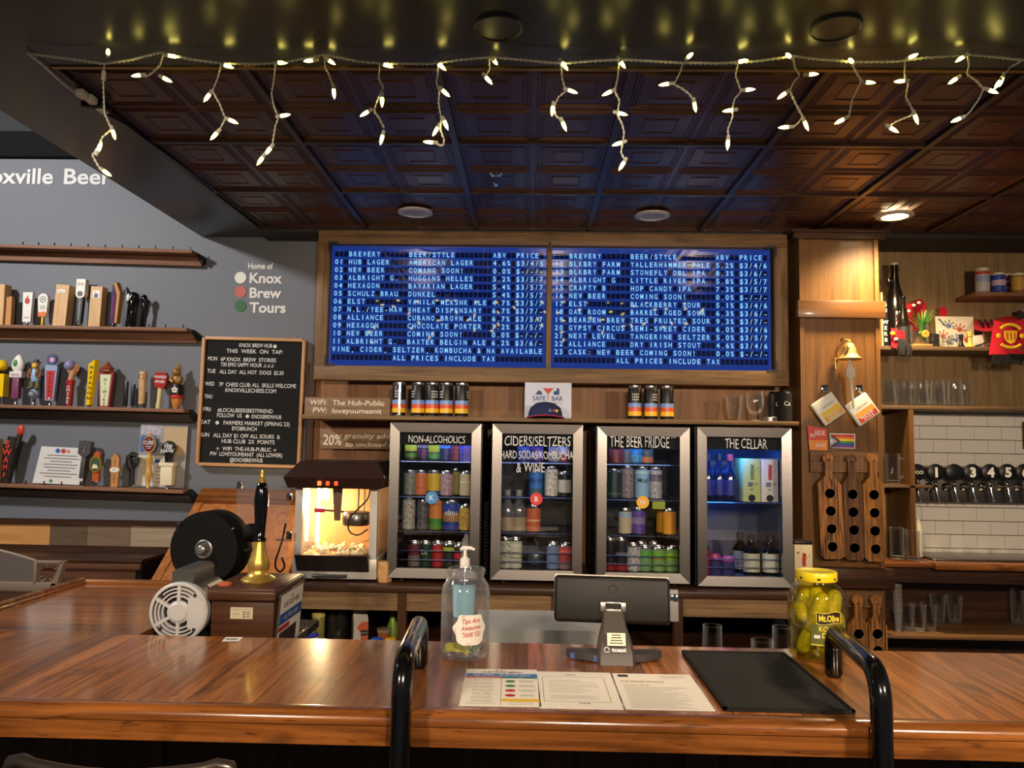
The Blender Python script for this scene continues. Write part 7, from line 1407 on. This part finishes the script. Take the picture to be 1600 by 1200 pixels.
for x0, y0, z0, x1, y1, z1, rr in ((-.045, -.03, .125, -.05, .0, .165, .02), (-.03, -.045, .1, .0, -.045, .2, .021), (.02, -.04, .12, .045, -.02, .205, .022), (.045, -.03, .06, .05, -.02, .14, .02), (-.01, -.05, .05, .035, -.045, .03, .02), (-.05, -.02, .03, -.03, -.03, .09, .02), (0, .03, .02, .01, .02, .12, .022), (-.04, .03, .1, -.02, .02, .2, .022), (.03, .04, .08, .02, .03, .19, .022), (0, 0, .1, .0, .005, .21, .021), (-.01, -.02, .02, .03, -.01, .06, .021)):
    A, Bq = Vector((x0, y0, z0)), Vector((x1, y1, z1)); b = MB(PK); b.tube([A.lerp(Bq, t_) for t_ in (-.12, -.06, .1, .5, .9, 1.06, 1.12)], [rr*.3, rr*.7, rr, rr*1.08, rr, rr*.7, rr*.3], 12); pk = b.build('pickle', None, (p.x, p.y, CZ0)); pk.scale = (1, 1, .9); tag(pk, 'whole green pickle in brine inside the gallon jar', 'pickle', 'pickles in the gallon jar')
rj = r_+.0012; b = MB(mat('label_olive', S(96, 100, 40), .5))
def cpatch(u0, u1, z0, z1, r, w=0, n=14):
    for k in range(n):
        ua, ub = u0+(u1-u0)*k/n, u0+(u1-u0)*(k+1)/n; f = lambda u: w*math.sin((u-u0)/(u1-u0)*2*PI)
        b.poly([(r*math.sin(u/r), -r*math.cos(u/r), z+f(u)) for u, z in ((ua, z0), (ub, z0), (ub, z1), (ua, z1))])
def ctext(s_, uc, zc_, h, wd, r, bold=.02):
    V, Fc = _glyph(s_, bold); x0, x1 = min(v[0] for v in V), max(v[0] for v in V); k_ = wd/(x1-x0)
    b.mesh([(r*math.sin((uc+(v[0]-(x0+x1)/2)*k_)/r), -r*math.cos((uc+(v[0]-(x0+x1)/2)*k_)/r), zc_+v[1]*h/CAPH) for v in V], Fc, False)
u0 = .006; cpatch(u0-.05, u0+.05, .062, .125, rj); b.m(mat('label_gold', S(225, 200, 70), .5)); cpatch(u0-.05, u0+.05, .058, .062, rj); cpatch(u0-.036, u0+.036, .1235, .159, rj+.0003, -.003); b.m(mat('label_maroon_black', S(36, 22, 20), .5)); cpatch(u0-.034, u0+.034, .1255, .157, rj+.0006, -.003)
b.m(mat('label_yellow_text', S(245, 215, 60), .5)); ctext('Mt.Olive', u0, .132, .018, .058, rj+.001, .03); ctext('KOSHER', u0+.004, .102, .014, .066, rj+.0008); ctext('DILLS', u0+.004, .083, .014, .05, rj+.0008); b.m(RED); cpatch(u0-.01, u0+.02, .054, .062, rj+.0006); b.m(CHALK); cpatch(u0-.042, u0-.026, .08, .09, rj+.0006); b.build('label', pj)
# card on the bar
q = [cpt(*s_) for s_ in ((346, 1003), (373, 1003), (380, 996), (353, 996))]; b = MB(PAPER); b.poly([(v.x, v.y, CT+.0012) for v in q]); b.m(INK); c_ = sum(q, Vector())/4
for k in range(3): b.rect(c_.x-.02, c_.x+.016, c_.y-.008+k*.006, c_.y-.0055+k*.006, CT+.0018, 'XY')
tag(b.build('bar_card'), 'small white printed card lying on the bar by the beer engine', 'card')
# stool back peeking over the lower edge
bs = thing('bar_stool', 'bar stool pushed before the bar, only its curved dark back rail showing', 'bar stool', (0, 0, 0)); ysb = 1.42
xa, xb_, zt2 = X(12, 1190, ysb), X(366, 1194, ysb), Z(190, 1195, ysb)
STL = mat('stool_metal', S(92, 84, 78), .25, .8)
b = MB(STL); b.tube([(xa, ysb+.0, zt2-.3), (xa, ysb, zt2-.02), (xa+.008, ysb, zt2), (xa+.03, ysb-.005, zt2+.005)]+[(xa+(xb_-xa)*k/8, ysb-.03*math.sin(PI*k/8), zt2+.004-.012*math.sin(PI*k/8)) for k in range(1, 8)]+[(xb_-.03, ysb-.005, zt2+.005), (xb_-.008, ysb, zt2), (xb_, ysb, zt2-.02), (xb_, ysb, zt2-.3)], .013, 10); b.build('back_frame', bs)
b = MB(BLACK); sheet(b, [[(xa+(xb_-xa)*u, ysb-.03*math.sin(PI*u), zt2-.02-.16*v) for u in [k/8 for k in range(9)]] for v in (0, 1)]); b.build('back_panel', bs)
b = MB(BLACK); b.rbox(xa, xb_, ysb-.36, ysb, zt2-.36, zt2-.31, .02); b.build('seat', bs)
for xx, yy in ((xa+.02, ysb-.02), (xb_-.02, ysb-.02), (xa+.02, ysb-.34), (xb_-.02, ysb-.34)): b = MB(STL); b.tube([(xx, yy, zt2-.35), (xx, yy, 0)], .014, 8); b.build('leg', bs)

# ================================================================ icicle lights along the soffit
YI = 2.24
def L3(px, py, z=2.792):
    q = at(px, py, YI); return q if q.z < z else atz(px, py, z)
il = thing('icicle_lights', 'string of warm white icicle lights on white wire along the soffit', 'string lights', (0, 0, 0))
WIREW = mat('wire_white', S(240, 236, 224), .5)
def twist(b, pts, r=.0028, amp=.0035, per=.03):
    P3 = [L3(*q) for q in pts]; d = [0]
    for a, c in zip(P3[:-1], P3[1:]): d.append(d[-1]+(c-a).length)
    n = max(6, int(d[-1]/.007)); out = []
    for ph in (0, PI):
        out = []
        for k in range(n+1):
            s_ = d[-1]*k/n; i = 0
            while i < len(d)-2 and d[i+1] < s_: i += 1
            t_ = (s_-d[i])/max(1e-6, d[i+1]-d[i]); q = P3[i].lerp(P3[i+1], t_); a = 2*PI*s_/per+ph
            out.append(q+Vector((amp*.5*math.cos(a), amp*math.sin(a)*.6, amp*.7*math.cos(a+.6)-(.004 if amp else 0))))
        b.tube(out, r*.72, 5)
main = [(42, 82), (100, 89), (163, 98), (205, 92), (250, 80), (300, 91), (345, 97), (400, 98), (440, 96), (507, 83), (560, 94), (600, 97), (670, 98), (720, 91), (770, 87), (860, 96), (880, 97), (930, 93), (975, 91), (1060, 96), (1120, 97), (1180, 94), (1240, 86), (1290, 91), (1330, 95), (1400, 94), (1450, 88), (1515, 83), (1560, 87), (1600, 92), (1660, 97), (1740, 92)]
b = MB(WIREW); twist(b, main); b.build('main_wire', il)
ST = [([(163, 97), (161, 118), (162, 150), (163, 175), (172, 195), (174, 200), (160, 212), (152, 230), (144, 240), (152, 255), (158, 264)], [(169, 80, 168, 97), (178, 211, 174, 198), (156, 229, 152, 238), (168, 271, 158, 264)]),
      ([(255, 84), (250, 100), (240, 110), (232, 116), (225, 117)], [(271, 88, 255, 85), (213, 118, 228, 116), (262, 125, 240, 114)]),
      ([(345, 100), (340, 120), (332, 140), (343, 160), (352, 183), (342, 203)], [(358, 104, 345, 100), (323, 153, 332, 141), (365, 190, 352, 184), (334, 213, 342, 204)]),
      ([(430, 98), (428, 120), (424, 145), (428, 165), (435, 182), (430, 195), (427, 215), (425, 228)], [(442, 98, 430, 98), (446, 180, 435, 182), (418, 237, 425, 228), (406, 252, 416, 238)]),
      ([(507, 86), (508, 105), (514, 115), (521, 135)], [(482, 95, 498, 93), (518, 97, 508, 90), (522, 147, 521, 136)]),
      ([(593, 98), (591, 120), (599, 135), (591, 150), (584, 171), (592, 182), (600, 198)], [(607, 103, 594, 99), (597, 160, 597, 147), (569, 178, 582, 170), (596, 219, 600, 203)]),
      ([(684, 99), (683, 120), (681, 126), (686, 140), (685, 160), (689, 181), (688, 200), (694, 217), (692, 226), (682, 223)], [(691, 105, 684, 99), (697, 146, 686, 136), (697, 196, 691, 182), (680, 206, 688, 192), (669, 222, 682, 223)]),
      ([(764, 90), (765, 107), (757, 118)], [(774, 97, 768, 89), (764, 126, 757, 118)]),
      ([(876, 99), (878, 120), (884, 140), (872, 150), (866, 165), (868, 178), (876, 186)], [(883, 104, 878, 97), (895, 143, 884, 139), (863, 174, 864, 165), (882, 198, 877, 186)]),
      ([(967, 96), (965, 120), (960, 140), (968, 155), (964, 177), (972, 192), (975, 205), (973, 222), (970, 236), (977, 250)], [(973, 101, 968, 94), (948, 146, 960, 140), (973, 178, 964, 176), (964, 225, 973, 222), (971, 260, 977, 250)]),
      ([(1067, 96), (1063, 110), (1053, 130), (1065, 136), (1077, 145), (1084, 155)], [(1079, 86, 1069, 95), (1037, 132, 1050, 130), (1086, 168, 1084, 156)]),
      ([(1153, 97), (1149, 116), (1158, 141), (1148, 152), (1144, 168), (1145, 180), (1137, 200), (1138, 212)], [(1162, 95, 1153, 97), (1172, 140, 1159, 141), (1137, 173, 1144, 172), (1137, 227, 1138, 213)]),
      ([(1239, 88), (1242, 105), (1250, 116), (1240, 126), (1234, 140), (1244, 162), (1254, 180), (1247, 190), (1239, 197)], [(1231, 86, 1237, 91), (1271, 116, 1252, 117), (1221, 150, 1233, 141), (1260, 197, 1254, 183), (1224, 199, 1238, 198)]),
      ([(1330, 95), (1338, 112), (1346, 124), (1340, 137), (1331, 155), (1326, 181)], [(1329, 94, 1334, 100), (1360, 129, 1346, 128), (1311, 190, 1324, 183)]),
      ([(1414, 94), (1413, 115), (1419, 130), (1415, 150), (1426, 170), (1424, 178), (1400, 188), (1387, 196)], [(1428, 87, 1415, 93), (1405, 127, 1417, 126), (1432, 187, 1427, 173), (1397, 203, 1387, 197)]),
      ([(1512, 86), (1514, 100), (1510, 114), (1525, 124), (1537, 137), (1528, 155), (1516, 172), (1503, 184)], [(1500, 92, 1507, 87), (1488, 127, 1506, 115), (1552, 143, 1538, 138), (1493, 188, 1502, 184)]),
      ([(1596, 93), (1578, 103), (1568, 116)], [(1564, 128, 1568, 116), (1558, 133, 1566, 122)])]
BULB = mat('bulb_lit', S(255, 246, 190), .4, emit=S(255, 232, 112), estr=11)
SOCK = mat('bulb_socket', S(225, 222, 205), .5)
for strand, bulbs in ST:
    b = MB(WIREW); twist(b, strand, .0024, .003); b.build('strand', il)
    for bx, by, jx, jy in bulbs:
        c, j = L3(bx, by, 2.785), L3(jx, jy, 2.788); d = (c-j); d = d.normalized() if d.length > 1e-4 else Vector((0, 0, -1))
        b = MB(BULB); b.tube([c-d*.014, c-d*.006, c+d*.005, c+d*.015], [.0052, .0058, .0048, .001], 8); bo = b.build('bulb', il)
        b = MB(SOCK); b.tube([c-d*.03, c-d*.014], [.0052, .0062], 8); b.build('socket', bo)
b = MB(WIREW); b.rbox(L3(162, 118).x-.005, L3(162, 118).x+.005, YI-.006, YI+.006, L3(162, 126).z, L3(162, 111).z, .002); b.build('connector', il)
# supply cable along the edge of the pressed ceiling
pc = thing('supply_cable', 'white supply lead with plugs running back along the pressed ceiling edge', 'cable', (0, 0, 0))
b = MB(WIREW); b.tube([atz(px, py, 2.802) for px, py in ((42, 82), (70, 105), (95, 128), (118, 146), (130, 150))], .003, 6); b.build('lead', pc)
for px, py in ((128, 149), (142, 157), (160, 172)): b = MB(WHITE); q = atz(px, py, 2.79); b.rbox(q.x-.014, q.x+.014, q.y-.02, q.y+.02, 2.782, 2.806, .004); b.build('plug', pc)
b = MB(BLACK); q = atz(155, 170, 2.79); b.rbox(q.x-.05, q.x+.03, q.y-.03, q.y+.03, 2.786, 2.808, .004); b.tube([atz(px, py, 2.802) for px, py in ((160, 175), (195, 193), (230, 220), (275, 252), (320, 285), (370, 322), (415, 354))], .005, 6); b.build('black_cable', pc)
